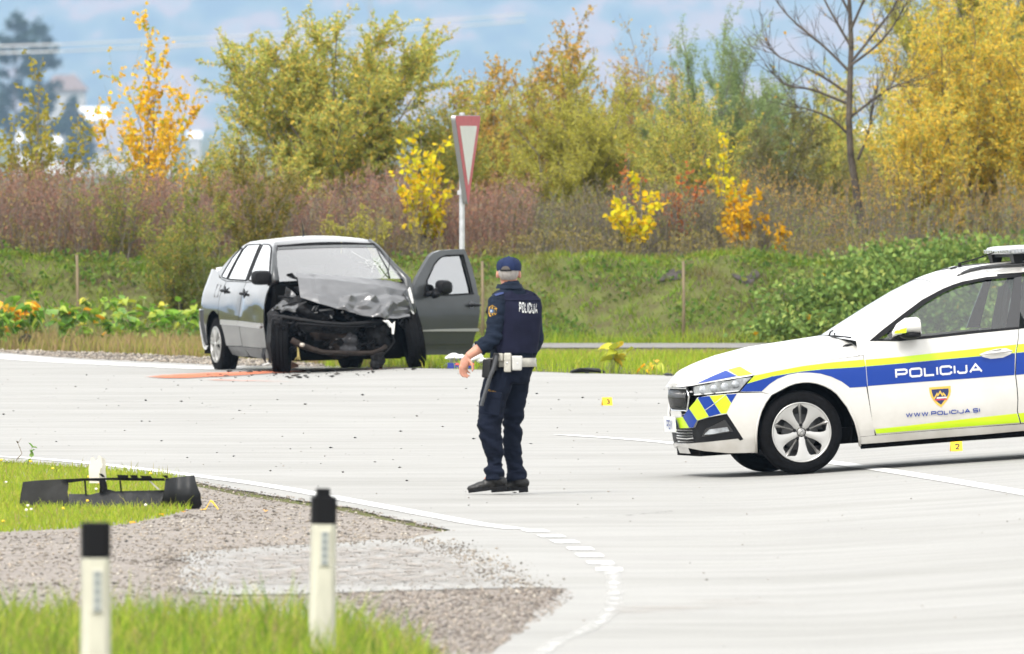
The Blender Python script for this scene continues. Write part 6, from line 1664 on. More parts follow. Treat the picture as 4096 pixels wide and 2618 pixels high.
# roof rails, light bar, aerial, sensor
rail = [S(p, z, .02) + Vector((0, .0, .012)) for p, z in px('c2', [(1335, 470), (1420, 432), (1500, 403), (1650, 372), (1900, 346), (2142, 328)])] + [Vector((2.3, -.50, 1.485)), Vector((2.8, -.50, 1.455)), Vector((3.05, -.52, 1.41))]
for sg in (1, -1):
    mb = MB(); mb.tube([Vector((p.x, p.y * sg, p.z)) for p in rail], [.006, .014] + [.017] * (len(rail) - 3) + [.008], 7); mb.build('roof_rail', m_gloss, car, smooth=True)
def light_bar():
    p0 = px('c2', [(1675, 200)])[0]; lx = 1.745
    mb = MB(); n = 14
    sec = lambda w, d, z: [(lx + .145 + d * math.copysign(abs(math.cos(t)) ** .55, math.cos(t)), w * math.copysign(abs(math.sin(t)) ** .38, math.sin(t)), z) for t in np.linspace(0, 2 * math.pi, 48, endpoint=False)]
    rings = [sec(.60, .140, 1.540), sec(.625, .158, 1.546), sec(.63, .160, 1.578), sec(.61, .150, 1.590), sec(.56, .11, 1.597)]
    mb.add([p for r in rings for p in r], [(j * 48 + i, j * 48 + (i + 1) % 48, (j + 1) * 48 + (i + 1) % 48, (j + 1) * 48 + i) for j in range(4) for i in range(48)] + [tuple(range(47, -1, -1)), tuple(range(192, 240))])
    bar = mb.build('light_bar', M('light_bar_cover', (.34, .35, .36), .3, coat=.2), car, smooth=True, angle=50)
    for k in range(11):
        for f, nm in ((-1, 0),):
            y = -.50 + k * .10
            mb = MB(); mb.box((lx - .008, y, 1.562), (.012, .082, .026)); mb.build('lamp_cell', m_lens, bar, bevel=.004)
    for k in range(9):
        mb = MB(); mb.box((lx + .02 + k * .031, -.632, 1.562), (.022, .006, .024)); mb.build('lamp_cell', m_lens, bar, bevel=.002)
    for x in (lx + .06, lx + .24):
        for y in (-.46, .46):
            mb = MB(); mb.box((x, y, 1.503), (.06, .12, .07), taper=1.5); mb.build('bracket', m_black, bar)
    mb = MB(); mb.box((lx + .15, 0, 1.528), (.22, 1.0, .022)); mb.build('base_rail', m_black, bar)
light_bar()
a0 = Vector((1.44, -.05, 1.464)); mb = MB(); mb.tube([a0, a0 + Vector((-.005, 0, .035))], [.016, .010], 8); an_ = mb.build('aerial', m_black, car, smooth=True)
mb = MB(); mb.tube([a0 + Vector((0, 0, .03)), a0 + Vector((.13, 0, .055)), a0 + Vector((.27, 0, .095))], [.005, .006, .004], 6); mb.build('aerial_rod', m_black, an_, smooth=True)
mb = MB(); mb.box((1.385, -.02, 1.463), (.055, .10, .016), Matrix.Rotation(-.2, 3, 'Y')); mb.build('roof_sensor', m_gloss, car, bevel=.004)
# mirror
def mirror(sg):
    q = S(*px('c2', [(700, 1110)])[0], 0); root = q + Vector((0, -.14, 0))
    f = lambda v: Vector((v[0], v[1] * sg, v[2]))
    mb = MB(); c = root + Vector((-.01, 0, .015))
    rings = []
    for t, w, h, dx, dz in [(0, .01, .04, -.125, -.045), (.25, .075, .085, -.085, -.012), (.55, .10, .125, -.02, .006), (.85, .105, .135, .065, .004), (1, .10, .125, .082, .0)]:
        rings.append([f(c + Vector((dx, w * math.cos(a), dz + h * .55 * (math.sin(a) if math.sin(a) > 0 else math.sin(a) * .8)))) for a in np.linspace(0, 2 * math.pi, 16, endpoint=False)])
    mb.add([p for r in rings for p in r], [(j * 16 + i, j * 16 + (i + 1) % 16, (j + 1) * 16 + (i + 1) % 16, (j + 1) * 16 + i) for j in range(4) for i in range(16)] + [tuple(range(64, 80))])
    mo = mb.build('wing_mirror', m_pwhite, car, smooth=True, angle=50)
    mb = MB(); mb.ell(f(c + Vector((.015, -.004, -.055))), (.085, .098, .034), nu=14, nv=8); mb.build('mirror_base', m_black, mo, smooth=True)
    mb = MB(); mb.tube([f(c + Vector((0, .02, -.055))), f(c + Vector((-.01, .10, -.065))), f(c + Vector((-.03, .17, -.075)))], [.022, .020, .026], 8, squash=.6); mb.build('mirror_arm', m_black, mo, smooth=True)
    mb = MB(); mb.box(f(c + Vector((.081, 0, 0))), (.006, .17, .11)); mb.build('mirror_glass', m_chrome, mo, bevel=.004)
    mb = MB(); mb.add([f(c + Vector(v)) for v in [(-.118, -.050, -.036), (-.035, -.1075, -.036), (-.030, -.1095, .002), (-.112, -.055, -.016)]], [(0, 1, 2, 3)]); mb.build('yellow_block', m_pyel, mo, recalc=False)
mirror(1); mirror(-1)

# wheels
def make_wheel(rad=.316, width=.205, name='wheel'):
    w = bpy.data.objects.new(name, None); COL.objects.link(w)
    r = rad; h = width / 2
    mb = MB(); mb.lathe([(.218, -h + .012), (.226, -h + .002), (.245, -h - .003), (r - .040, -h - .001), (r - .018, -h + .010), (r - .004, -h + .030), (r, -h + .055), (r, h - .055), (r - .004, h - .03), (r - .018, h - .01), (r - .04, h), (.23, h), (.215, h - .02)], 64, 'Y')
    mb.build('tyre', m_rubber, w, smooth=True, angle=60)
    mb = MB(); mb.lathe([(.2265, -h + .003), (.224, -h - .002), (.214, -h + .004), (.206, -h + .02), (.196, -h + .06), (.19, h - .03), (.0, h - .03)], 64, 'Y'); rim = mb.build('rim', m_alloy_d, w, smooth=True, angle=40)
    mb = MB(); mb.lathe([(.2270, -h + .0035), (.2265, -h - .004), (.2165, -h - .001), (.208, -h + .012)], 64, 'Y'); mb.build('rim_edge', m_alloy, w, smooth=True)
    mb = MB(); mb.lathe([(0, 0), (.135, 0), (.14, .004), (.14, .02), (0, .02)], 40, 'Y', (0, -.01, 0)); mb.build('brake_disc', m_alloy_d, w, smooth=True, angle=40)
    # face: five broad blades, five thin raised spokes, ten slots between them
    yf = lambda rr: -h + .004 + .020 * max(0, 1 - rr / .21) ** 1.5
    pol = lambda rr, deg, y: Vector((rr * math.cos(R(deg)), y, rr * math.sin(R(deg))))
    for k in range(5):
        a = 54 + 72 * k
        prof = [(.036, 26), (.060, 24), (.078, 18), (.10, 15), (.145, 14.5), (.172, 16), (.186, 19), (.194, 27), (.2155, 36)]
        top = []; 
        for rr, hwid in prof: top.append([pol(rr, a + hwid * f, yf(rr) - .0035 * (1 - f * f)) for f in (-1, -.5, 0, .5, 1)])
        mb = MB(); n = len(prof); V = [p for r_ in top for p in r_]; N0 = len(V); V += [p + Vector((0, .022, 0)) for p in V]
        fs = [(i * 5 + j, i * 5 + j + 1, (i + 1) * 5 + j + 1, (i + 1) * 5 + j) for i in range(n - 1) for j in range(4)]
        for i in range(n - 1):
            for j in (0, 4): fs.append((i * 5 + j, (i + 1) * 5 + j, N0 + (i + 1) * 5 + j, N0 + i * 5 + j))
        mb.add(V, fs); mb.build('spoke_blade', m_alloy, w, smooth=True, angle=30)
        a = 90 + 72 * k; mb = MB()
        V = []; prof = [(.035, 14, 0), (.07, 6.5, .002), (.11, 3.6, .004), (.16, 3.4, .004), (.19, 4.0, .002), (.213, 6, 0)]
        for rr, hw, up in prof: V += [pol(rr, a - hw, yf(rr) + .012), pol(rr, a, yf(rr) - .004 - up), pol(rr, a + hw, yf(rr) + .012)]
        fs = [(i * 3 + j, i * 3 + j + 1, (i + 1) * 3 + j + 1, (i + 1) * 3 + j) for i in range(5) for j in range(2)]
        mb.add(V, fs); mb.build('spoke_rib', m_alloy, w, smooth=True, angle=20)
        mb = MB(); mb.lathe([(0, -.004), (.0105, -.004), (.0125, 0), (.0125, .01)], 12, 'Y', pol(.055, a, yf(.055) - .004)); mb.build('wheel_nut', m_black, w, smooth=True)
    mb = MB(); mb.lathe([(0, -.003), (.024, -.003), (.030, .002), (.031, .02)], 24, 'Y', (0, yf(.02) - .004, 0)); cp = mb.build('hub_cap', m_alloy, w, smooth=True)
    mb = MB(); mb.lathe([(.019, -.0045), (.022, -.0045)], 24, 'Y', (0, yf(.02) - .004, 0)); mb.build('hub_ring', m_alloy_d, w)
    V, Fq = stroke_quads([(-.010, -.008), (-.002, .004), (.008, .010), (.012, .002)], .005); mb = MB(); mb.add([(p.x, yf(.02) - .0090, p.y) for p in V], Fq); mb.build('hub_mark', m_alloy_d, w, recalc=False)
    return w
w0 = make_wheel(); w0.parent = car; w0.location = (0, -.905 + .103, .316)
for x, y, rz in [(2.686, -.905 + .103, 0), (0, .905 - .103, 180), (2.686, .905 - .103, 180)]:
    c = copy_tree(w0, car); c.location = (x, y, .316); c.rotation_euler = (0, 0, R(rz))
# wheel houses, floor, cabin
for x in (0, 2.686):
    for sg in (-1, 1):
        mb = MB(); V = []; n = 26
        for t in np.linspace(-.25, math.pi + .25, n):
            for y in (.865, .55): V.append((x + .395 * math.cos(t), sg * y, .32 + .40 * math.sin(t)))
        mb.add(V, [(2 * i, 2 * i + 1, 2 * i + 3, 2 * i + 2) for i in range(n - 1)])
        mb.add([(x + .395 * math.cos(t), sg * .55, .32 + .40 * math.sin(t)) for t in np.linspace(-.25, math.pi + .25, n)], [tuple(range(n))])
        mb.build('wheel_house', m_dark, car)
mb = MB(); mb.box((1.45, 0, .265), (4.0, 1.52, .12)); mb.box((-.50, 0, .215), (.45, 1.1, .07)); mb.box((-.25, 0, .45), (.8, 1.0, .35)); mb.build('floor_pan', m_dark, car)
mb = MB(); mb.tube([(.46, -.80, .185), (1.2, -.81, .192), (2.2, -.81, .194)], .028, 7); mb.build('jacking_rail', m_dark, car)
mb = MB(); mb.box((.62, 0, .80), (.50, 1.45, .30)); mb.build('dashboard', m_black, car, bevel=.05)
mb = MB(); mb.box((1.5, 0, .60), (1.9, 1.5, .64)); mb.box((2.8, 0, .70), (1.3, 1.4, .6)); mb.build('cabin_trim', m_seat, car)
def seat(x, y):
    mb = MB(); rot = Matrix.Rotation(.22, 3, 'Y')
    mb.box((x + .10, y, .98), (.15, .48, .62), rot, taper=.85); mb.ell((x + .20, y, 1.33), (.055, .13, .085)); mb.box((x - .18, y, .72), (.5, .48, .16))
    fuse(mb, 'seat', m_seat, car, voxel=.03, smooth_it=5)
seat(1.72, -.36); seat(1.72, .36)
mb = MB(); mb.box((2.42, 0, .95), (.16, 1.2, .45), Matrix.Rotation(.25, 3, 'Y')); mb.build('rear_bench', m_seat, car, bevel=.04)
rw = Matrix.Rotation(1.1, 3, 'Y'); mb = MB(); mb.tube([Vector((.86, .36 - .72, 1.0)) + rw @ Vector((.18 * math.cos(t), .18 * math.sin(t), 0)) for t in np.linspace(0, 2 * math.pi, 28)], .016, 7); sw_ = mb.build('steering_wheel', m_black, car, smooth=True)
mb = MB(); mb.box((.85, -.36, .995), (.05, .30, .05), rw); mb.build('wheel_hub', m_black, sw_)
# seat belt on the far B-pillar
mb = MB(); mb.tube([S(*px('c2', [(1980, 520)])[0], -.09), S(*px('c2', [(1930, 800)])[0], -.09), S(*px('c2', [(1900, 1080)])[0], -.09)], [.02, .02, .02], 6, squash=.2); mb.build('seat_belt', m_black, car)
# ================================================================ CRASHED GREY CAR
m_gpaint = M('grey_metallic_paint', (.055, .056, .058), .16, metal=.5, coat=1.0, var=.10, scale=2.5)
m_gdull = M('grey_bent_paint', (.115, .117, .122), .34, metal=.3, coat=.25, var=.15, scale=4)
m_gdoor = M('grey_door_paint', (.040, .043, .045), .36, metal=.3, coat=.3, var=.12, scale=3)
m_gtrim = M('grey_trim_moulding', (.34, .34, .345), .35, metal=.3, coat=.4)
m_engine = M('engine_metal', (.014, .014, .015), .6, metal=.2, spec=.15, var=.5, scale=14, bump=.4, bscale=30)
m_engbr = M('engine_rusty', (.026, .020, .017), .7, metal=.2, spec=.12, var=.5, scale=12, bump=.4)
m_hose = M('rubber_hose', (.005, .005, .006), .55, spec=.15)
m_wire = M('yellow_wire', (.42, .34, .12), .6)
m_glass_w = glass('wreck_windscreen', (.74, .86, .81), .30)
m_glass_d = glass('wreck_door_glass', (.70, .84, .76), .32)
m_glass_r = glass('wreck_side_glass', (.05, .06, .06), .62)
m_headlin = M('lamp_fragment', (.70, .70, .68), .25)

PSI = R(17.0); sP, cP = math.sin(PSI), math.cos(PSI)
WO = Vector((-2.411, 183.63, 0)); WO.z = float(gz(WO.x, WO.y)) + .012
wreck = empty('crashed_car', (0, 0, 0), 'wrecked dark grey saloon with smashed front and crumpled bonnet facing the camera', 'car')
WMAT = Matrix.Translation(WO) @ Matrix.Rotation(R(-1.2), 4, 'Y') @ Matrix.Rotation(-(math.pi / 2 - PSI), 4, 'Z')
wreck.matrix_world = WMAT; WINV = WMAT.inverted()
def WK(cx, cy, s):
    """mark in the enlarged view of the car, lying s metres ahead of the rear axle -> car-local point"""
    u, v = Z1(cx, cy)
    o = WINV @ cam.location; d = (WINV @ at(u, v, 182.0)) - o
    t = (s - o.x) / d.x if abs(d.x) > 1e-6 else 1
    return o + d * t

_wz = [(.15, .72), (.20, .75), (.26, .785), (.38, .805), (.50, .822), (.60, .824), (.72, .818), (.84, .795), (.96, .745), (1.08, .695), (1.2, .638), (1.34, .565), (1.385, .52), (1.41, .43), (1.42, .36)]
def WS(s, z, off=0.0, sg=-1):
    y = float(np.interp(z, [a for a, b in _wz], [b for a, b in _wz]))
    t = max(0, (-.42 - s) / .44); y -= .30 * t ** 2.4
    if s > 1.7: y -= .02 * (s - 1.7)
    return Vector((s, sg * (y + off), z))
def wpanel(name, outline, mat, parent=wreck, off=0, step=(.06, .05), rim=.014, sg=-1, dent=None, angle=40, label=None):
    V, Fc, bd = poly_grid(outline, step); 
    vs = [WS(a, b, off + (dent(a, b) if dent else 0), sg) for a, b in V]; fs = [tuple(f) for f in Fc]
    if rim:
        mp = {}
        for i in sorted({i for e in bd for i in e}):
            mp[i] = len(vs); vs.append(WS(V[i][0], V[i][1], off - rim, sg))
        fs += [(a, b, mp[b], mp[a]) for a, b in bd]
    mb = MB(); mb.add(vs, fs); o = mb.build(name, mat, parent, smooth=True); me = o.data
    if sum(p.normal.y * sg * p.area for p in me.polygons) < 0: me.flip_normals()
    me.set_sharp_from_angle(angle=R(angle))
    if label: o['label'] = label
    return o
ar = [(.352 * math.cos(t), .30 + .352 * math.sin(t)) for t in np.linspace(0, math.pi, 22)]
arF = [p for p in ar if p[0] > .20]; arR = [p for p in ar if p[0] <= .20]
def dents(s, z):
    return -.016 * math.exp(-((s - 1.04) / .10) ** 2 - ((z - .72) / .14) ** 2) + .004 * noise.noise(Vector((s * 3, z * 4, 2))) - .010 * math.exp(-((s - 1.6) / .22) ** 2 - ((z - .62) / .10) ** 2)
rdoor_o = [(1.035, .955), (1.0, .80), (.975, .60), (.975, .275), (.37, .275)] + arF + [(.205, .66), (.20, .80), (.27, .962)]
fdoor_o = [(1.05, .955), (1.013, .80), (.988, .60), (.988, .272), (1.86, .255), (1.90, .40), (1.92, .60), (1.94, .80), (1.97, .935), (1.93, .95)]
quart_o = [(.255, .962), (.188, .80), (.192, .655)] + arR + [(-.37, .30), (-.42, .31), (-.45, .66), (-.66, .665), (-.795, .68), (-.80, .80), (-.79, .95), (-.76, 1.07), (-.70, 1.095), (-.35, 1.085), (-.18, 1.06), (-.06, 1.0), (.05, .985)]
for sg in (-1, 1):
    rd = wpanel('rear_door', rdoor_o, m_gpaint, sg=sg, dent=dents)
    qu = wpanel('rear_wing', quart_o, m_gpaint, sg=sg)
    if sg < 0:
        fd = wpanel('front_door', fdoor_o, m_gpaint, sg=sg, dent=dents)
    # upper frame
    fo = [(-.20, 1.055), (-.02, 1.175), (.16, 1.275), (.32, 1.345), (.45, 1.385), (.70, 1.402), (1.0, 1.408), (1.28, 1.398), (1.42, 1.375), (1.52, 1.325)] + ([(1.75, 1.16), (2.02, .975), (1.93, .957), (1.04, .962), (.27, .97), (.05, .992)] if sg < 0 else [(1.44, 1.33), (1.15, 1.355), (1.04, .962), (.27, .97), (.05, .992)])
    wpanel('roof_pillar', fo, m_gpaint, sg=sg, angle=50)
    qg = wpanel('quarter_window', [(.02, 1.03), (.06, 1.01), (.25, .995), (.36, 1.31), (.30, 1.315), (.14, 1.215)], m_glass_r, sg=sg, off=.004, rim=.003)
    rg = wpanel('rear_side_window', [(.305, .99), (1.01, .98), (.985, 1.20), (.945, 1.355), (.47, 1.35), (.40, 1.30)], m_glass_r, sg=sg, off=.004, rim=.003)
    outs = [(qg, [(.02, 1.03), (.06, 1.008), (.25, .993), (.36, 1.31), (.30, 1.318), (.14, 1.218), (.02, 1.03)]), (rg, [(.305, .988), (1.012, .978), (.987, 1.20), (.947, 1.357), (.47, 1.352), (.40, 1.302), (.305, .988)])]
    if sg < 0:
        fg = wpanel('front_side_window', [(1.11, .98), (1.86, .975), (1.80, 1.06), (1.50, 1.285), (1.42, 1.33), (1.30, 1.352), (1.05, 1.357), (1.09, 1.15)], m_glass_r, sg=sg, off=.004, rim=.003)
        outs.append((fg, [(1.11, .978), (1.86, .973), (1.80, 1.06), (1.50, 1.287), (1.42, 1.332), (1.30, 1.354), (1.05, 1.359), (1.09, 1.15), (1.11, .978)]))
    for par, o_ in outs:
        mb = MB(); pts = []
        for i in range(len(o_) - 1):
            for k in range(4): pts.append(WS(o_[i][0] + (o_[i + 1][0] - o_[i][0]) * k / 4, o_[i][1] + (o_[i + 1][1] - o_[i][1]) * k / 4, .004, sg))
        pts.append(pts[0]); mb.tube(pts, .008, 5); mb.build('window_seal', m_black, par, smooth=True)
    wpanel('window_post', [(1.03, .98), (1.10, .98), (1.08, 1.16), (1.04, 1.357), (.965, 1.357), (1.005, 1.2)], m_black, sg=sg, off=.003, rim=.003)
    wpanel('moulding', [(.30, .555), (.975, .545), (.975, .495), (.30, .505)], m_gtrim, rd, off=.014, rim=.014, sg=sg)
    if sg < 0: wpanel('moulding', [(.99, .545), (1.80, .522), (1.84, .495), (1.80, .470), (.99, .492)], m_gtrim, fd, off=.014, rim=.014, sg=sg)
    wpanel('sill', [(.36, .268), (.98, .266), (1.0, .17), (.70, .155), (.40, .18)], m_gdull, sg=sg, off=-.01, dent=lambda a, b: .012 * noise.noise(Vector((a * 8, b * 9, 1))))
    wpanel('sill', [(1.0, .264), (1.86, .248), (1.88, .15), (1.40, .14), (1.02, .17)], m_gdull, sg=sg, off=-.01, dent=lambda a, b: .016 * noise.noise(Vector((a * 8, b * 9, 3))))
    wpanel('rear_bumper', [(-.36, .27), (-.415, .32), (-.455, .655), (-.66, .665), (-.81, .675), (-.86, .60), (-.85, .40), (-.80, .27), (-.60, .22)], m_gpaint, sg=sg, off=.022, rim=.03)
# fuel flap, door handles, mirror on the near (image-left) flank
mb = MB()
o_ = [(-.03, .935), (.11, .925), (.115, .80), (-.02, .80), (-.03, .935)]; mb.tube([WS(a, b, .003) for a, b in o_], .004, 4); mb.build('fuel_flap', m_gdull, qu)
for s, z, par in [(.36, .865, rd), (1.14, .835, fd)]:
    mb = MB(); c = WS(s, z, .022); mb.tube([c + Vector((-.11, .012, .004)), c + Vector((-.06, -.004, .002)), c + Vector((.06, -.004, -.002)), c + Vector((.11, .012, -.004))], [.014, .021, .021, .014], 8, squash=.8)
    c2 = WS(s - .0, z, .004); mb.ell(c2, (.034, .010, .055), nu=12, nv=7)
    mb.build('door_handle', m_black, par, smooth=True, angle=40)
def wmirror(c, parent, d_out, fwd):
    """c: centre; d_out: away from the body; fwd: towards the nose"""
    up = Vector((0, 0, 1)); mb = MB(); rings = []
    for t, w, h, f in [(0, .05, .035, .055), (.2, .088, .062, .045), (.6, .108, .077, .0), (.9, .110, .078, -.045), (1, .104, .072, -.056)]:
        rings.append([c + fwd * f + d_out * (w * math.copysign(abs(math.cos(a)) ** .6, math.cos(a))) + up * (h * math.copysign(abs(math.sin(a)) ** .6, math.sin(a))) for a in np.linspace(0, 2 * math.pi, 20, endpoint=False)])
    mb.add([p for r in rings for p in r], [(j * 20 + i, j * 20 + (i + 1) % 20, (j + 1) * 20 + (i + 1) % 20, (j + 1) * 20 + i) for j in range(4) for i in range(20)] + [tuple(range(19, -1, -1)), tuple(range(80, 100))])
    o = mb.build('wing_mirror', m_black, parent, smooth=True, angle=45)
    mb = MB(); mb.tube([c - d_out * .07 - up * .055, c - d_out * .13 - up * .075, c - d_out * .175 - up * .07], [.035, .034, .05], 10); mb.build('mirror_foot', m_black, parent, smooth=True)
    return o
wmirror(WK(598, 425, 1.93), fd, Vector((0, -1, 0)), Vector((1, 0, 0)))

def loft(name, rows, mat, parent=wreck, up=True):
    m_ = len(rows[0]); mb = MB(); mb.add([p for r in rows for p in r], [(i * m_ + j, i * m_ + j + 1, (i + 1) * m_ + j + 1, (i + 1) * m_ + j) for i in range(len(rows) - 1) for j in range(m_ - 1)])
    o = mb.build(name, mat, parent, smooth=True)
    if up and sum(p.normal.z for p in o.data.polygons) < 0: o.data.flip_normals()
    return o
FS = np.linspace(-1, 1, 15)
roof_e = [(.42, 1.378), (.60, 1.398), (.85, 1.407), (1.10, 1.407), (1.30, 1.397), (1.42, 1.375), (1.49, 1.340)]
loft('roof', [[(s - .02 * 0 + (.05 * (1 - f * f) if i == len(roof_e) - 1 else 0), -WS(s, z).y * f, z + .032 * (1 - f * f)) for f in FS] for i, (s, z) in enumerate(roof_e)], m_gpaint)
loft('rear_window', [[(s - .10 * (1 - f * f), -WS(s, z, -.03).y * f, z + .01) for f in FS] for s, z in [(.42, 1.375), (.2, 1.285), (-.02, 1.165), (-.18, 1.06)]], m_glass_w)
loft('boot_lid', [[(s - .06 * (1 - f * f), -WS(s, min(z, 1.09), -.01).y * f * .97, z + .03 * (1 - f * f)) for f in FS] for s, z in [(-.17, 1.058), (-.40, 1.085), (-.66, 1.105), (-.74, 1.11), (-.76, 1.07), (-.79, .85), (-.80, .66)]], m_gpaint)
loft('rear_bumper', [[(s - .07 * (1 - f * f), -WS(s, z, .02).y * f, z) for f in FS] for s, z in [(-.80, .675), (-.86, .60), (-.85, .40), (-.80, .25)]], m_gpaint, up=False)
wsr = []
for t in np.linspace(0, 1, 9):
    s, z = 1.50 + (2.06 - 1.50) * t, 1.335 + (.965 - 1.335) * t ** 1.08; hw = .545 + (.70 - .545) * t
    wsr.append([(s + (.05 + .12 * t) * (1 - f * f), hw * f, z + .012 * (1 - f * f)) for f in FS])
wscr = loft('windscreen', wsr, m_glass_w)
wscr['label'] = 'cracked windscreen'
# sun strip, crack pattern and seals
m_tint = glass('tint_band', (.10, .42, .46), .05)
loft('tint_band', [[(p[0], p[1], p[2] + .003) for p in wsr[0]], [(a[0] * .9 + b[0] * .1, a[1] * .9 + b[1] * .1, a[2] * .9 + b[2] * .1 + .003) for a, b in zip(wsr[0], wsr[1])], [(p[0], p[1], p[2] + .003) for p in wsr[1]]], m_tint, wscr)
def wsp(f, t): # point on the screen
    s, z = 1.50 + .56 * t, 1.335 - .37 * t ** 1.08; hw = .545 + .155 * t
    return Vector((s + (.05 + .12 * t) * (1 - f * f), hw * f, z + .012 * (1 - f * f) + .004))
m_crack = M('glass_crack', (.75, .78, .76), .4)
rc = random.Random(4); mb = MB()
for k in range(9):
    a = k / 9 * 6.28 + rc.uniform(-.15, .15); L = rc.uniform(.18, .5); path = []
    for i in range(6): path.append(wsp(max(-.97, min(.97, .66 + math.cos(a) * L * i / 5 + rc.uniform(-.012, .012))), max(.03, min(.99, .62 + math.sin(a) * L * .9 * i / 5 + rc.uniform(-.012, .012)))))
    mb.tube(path, .0010, 3)
for r in (.07, .14):
    mb.tube([wsp(.66 + r * math.cos(a) * rc.uniform(.85, 1.1), max(.03, min(.98, .62 + r * math.sin(a) * rc.uniform(.85, 1.1)))) for a in np.linspace(0, 6.28, 15)], .0012, 3)
mb.build('cracks', m_crack, wscr)
mb = MB(); mb.tube([wsp(f, .0) for f in FS], .011, 6); mb.tube([wsp(-1, t) + Vector((0, -.004, 0)) for t in np.linspace(0, 1, 6)], .012, 6); mb.tube([wsp(1, t) + Vector((0, .004, 0)) for t in np.linspace(0, 1, 6)], .013, 6); mb.build('screen_seal', m_black, wscr, smooth=True)
mb = MB(); mb.ell(wsp(.10, .17) + Vector((-.05, 0, -.01)), (.02, .03, .02)); mb.build('interior_mirror', m_black, wscr, smooth=True)
# left A pillar and roof edge of the open doorway
mb = MB(); mb.tube([Vector((1.40, .53, 1.365)), Vector((1.54, .575, 1.30)), Vector((1.80, .645, 1.13)), Vector((2.06, .735, .95)), Vector((2.08, .77, .70)), Vector((2.05, .78, .30))], [.03, .032, .036, .05, .06, .05], 8); mb.build('door_pillar', m_gdoor, wreck, smooth=True)
mb = MB(); mb.tube([wsp(-1.02, 1), wsp(-1.03, .6), wsp(-1.03, .3), wsp(-1.0, .02)], [.045, .036, .03, .026], 8, squash=.8); mb.build('door_pillar', m_gdoor, wreck, smooth=True)
mb = MB(); mb.tube([wsp(.76, .99), wsp(.80, .80) + Vector((.03, 0, .02)), wsp(.84, .45) + Vector((.04, 0, .03)), wsp(.85, .28) + Vector((.06, 0, .05))], [.009, .008, .006, .003], 6); mb.tube([WK(1610, 390, 2.0), WK(1622, 300, 2.0), WK(1618, 235, 2.0)], [.006, .004, .003], 5); mb.build('wiper', m_black, wreck, smooth=True)
mb = MB(); mb.tube([Vector((.72, 0, 1.43)), Vector((.70, 0, 1.46)), Vector((.64, 0, 1.60))], [.014, .007, .003], 6); mb.build('aerial', m_black, wreck)

# crumpled bonnet: a bent sheet
def crumple(q, amp):
    n1 = noise.noise(q * 2.6 + Vector((3, 1, 7))); n2 = abs(noise.noise(q * 4.3 + Vector((9, 4, 2)))); n3 = abs(noise.noise(q * 9.0))
    n4 = abs(noise.noise(q * 3.1 + Vector((1, 8, 5)))); return amp * (n1 * .9 - n2 * 1.5 + .6 * n3 + 1.5 * n4)
def sheet_patch(name, rows, mat, nu=46, nv=26, amp=.03, parent=wreck, thick=.004, ridge=None, angle=28, label=None, seed=0, creases=()):
    """rows: control rows of car-local points, splined into a sheet and crumpled"""
    A = np.array([[tuple(p) for p in r] for r in rows]); gridu = np.linspace(0, A.shape[1] - 1, nu); gridv = np.linspace(0, A.shape[0] - 1, nv)
    B = np.stack([np.stack([np.interp(gridu, np.arange(A.shape[1]), r[:, c]) for c in range(3)], -1) for r in A])
    C = np.stack([[np.interp(gridv, np.arange(A.shape[0]), B[:, k, c]) for c in range(3)] for k in range(nu)])  # nu,3,nv
    P = np.transpose(C, (2, 0, 1))
    Tu = np.gradient(P, axis=1); Tv = np.gradient(P, axis=0); N_ = np.cross(Tu, Tv); N_ /= np.maximum(np.linalg.norm(N_, axis=2, keepdims=True), 1e-9)
    for j in range(nv):
        for i in range(nu):
            u_, v_ = i / (nu - 1), j / (nv - 1)
            d = crumple(Vector(P[j, i]) + Vector((seed, 0, 0)), amp * (.35 + .65 * (ridge(u_, v_) if ridge else 1)))
            for u0, v0, u1, v1, dp, wd in creases:
                l2 = (u1 - u0) ** 2 + (v1 - v0) ** 2; q = max(0, min(1, ((u_ - u0) * (u1 - u0) + (v_ - v0) * (v1 - v0)) / l2)); d += dp * max(0, 1 - math.hypot(u_ - u0 - q * (u1 - u0), v_ - v0 - q * (v1 - v0)) / wd)
            P[j, i] += N_[j, i] * d
    V = P.reshape(-1, 3); k = len(V); V2 = np.concatenate([V, V - (N_ * thick).reshape(-1, 3)])
    fs = []
    for j in range(nv - 1):
        for i in range(nu - 1):
            a = j * nu + i
            t = (a, a + 1, a + nu + 1, a + nu); fs.append(t); fs.append(tuple(x + k for x in reversed(t)))
    bd = [(i, i + 1) for i in range(nu - 1)] + [((nv - 1) * nu + i + 1, (nv - 1) * nu + i) for i in range(nu - 1)] + [((j + 1) * nu, j * nu) for j in range(nv - 1)] + [(j * nu + nu - 1, (j + 1) * nu + nu - 1) for j in range(nv - 1)]
    fs += [(b, a, a + k, b + k) for a, b in bd]
    mb = MB(); mb.add(V2, fs); o = mb.build(name, mat, parent, smooth=True, angle=angle)
    if label: o['label'] = label
    return o
def row(pts): return [WK(a, b, s) for a, b, s in pts]
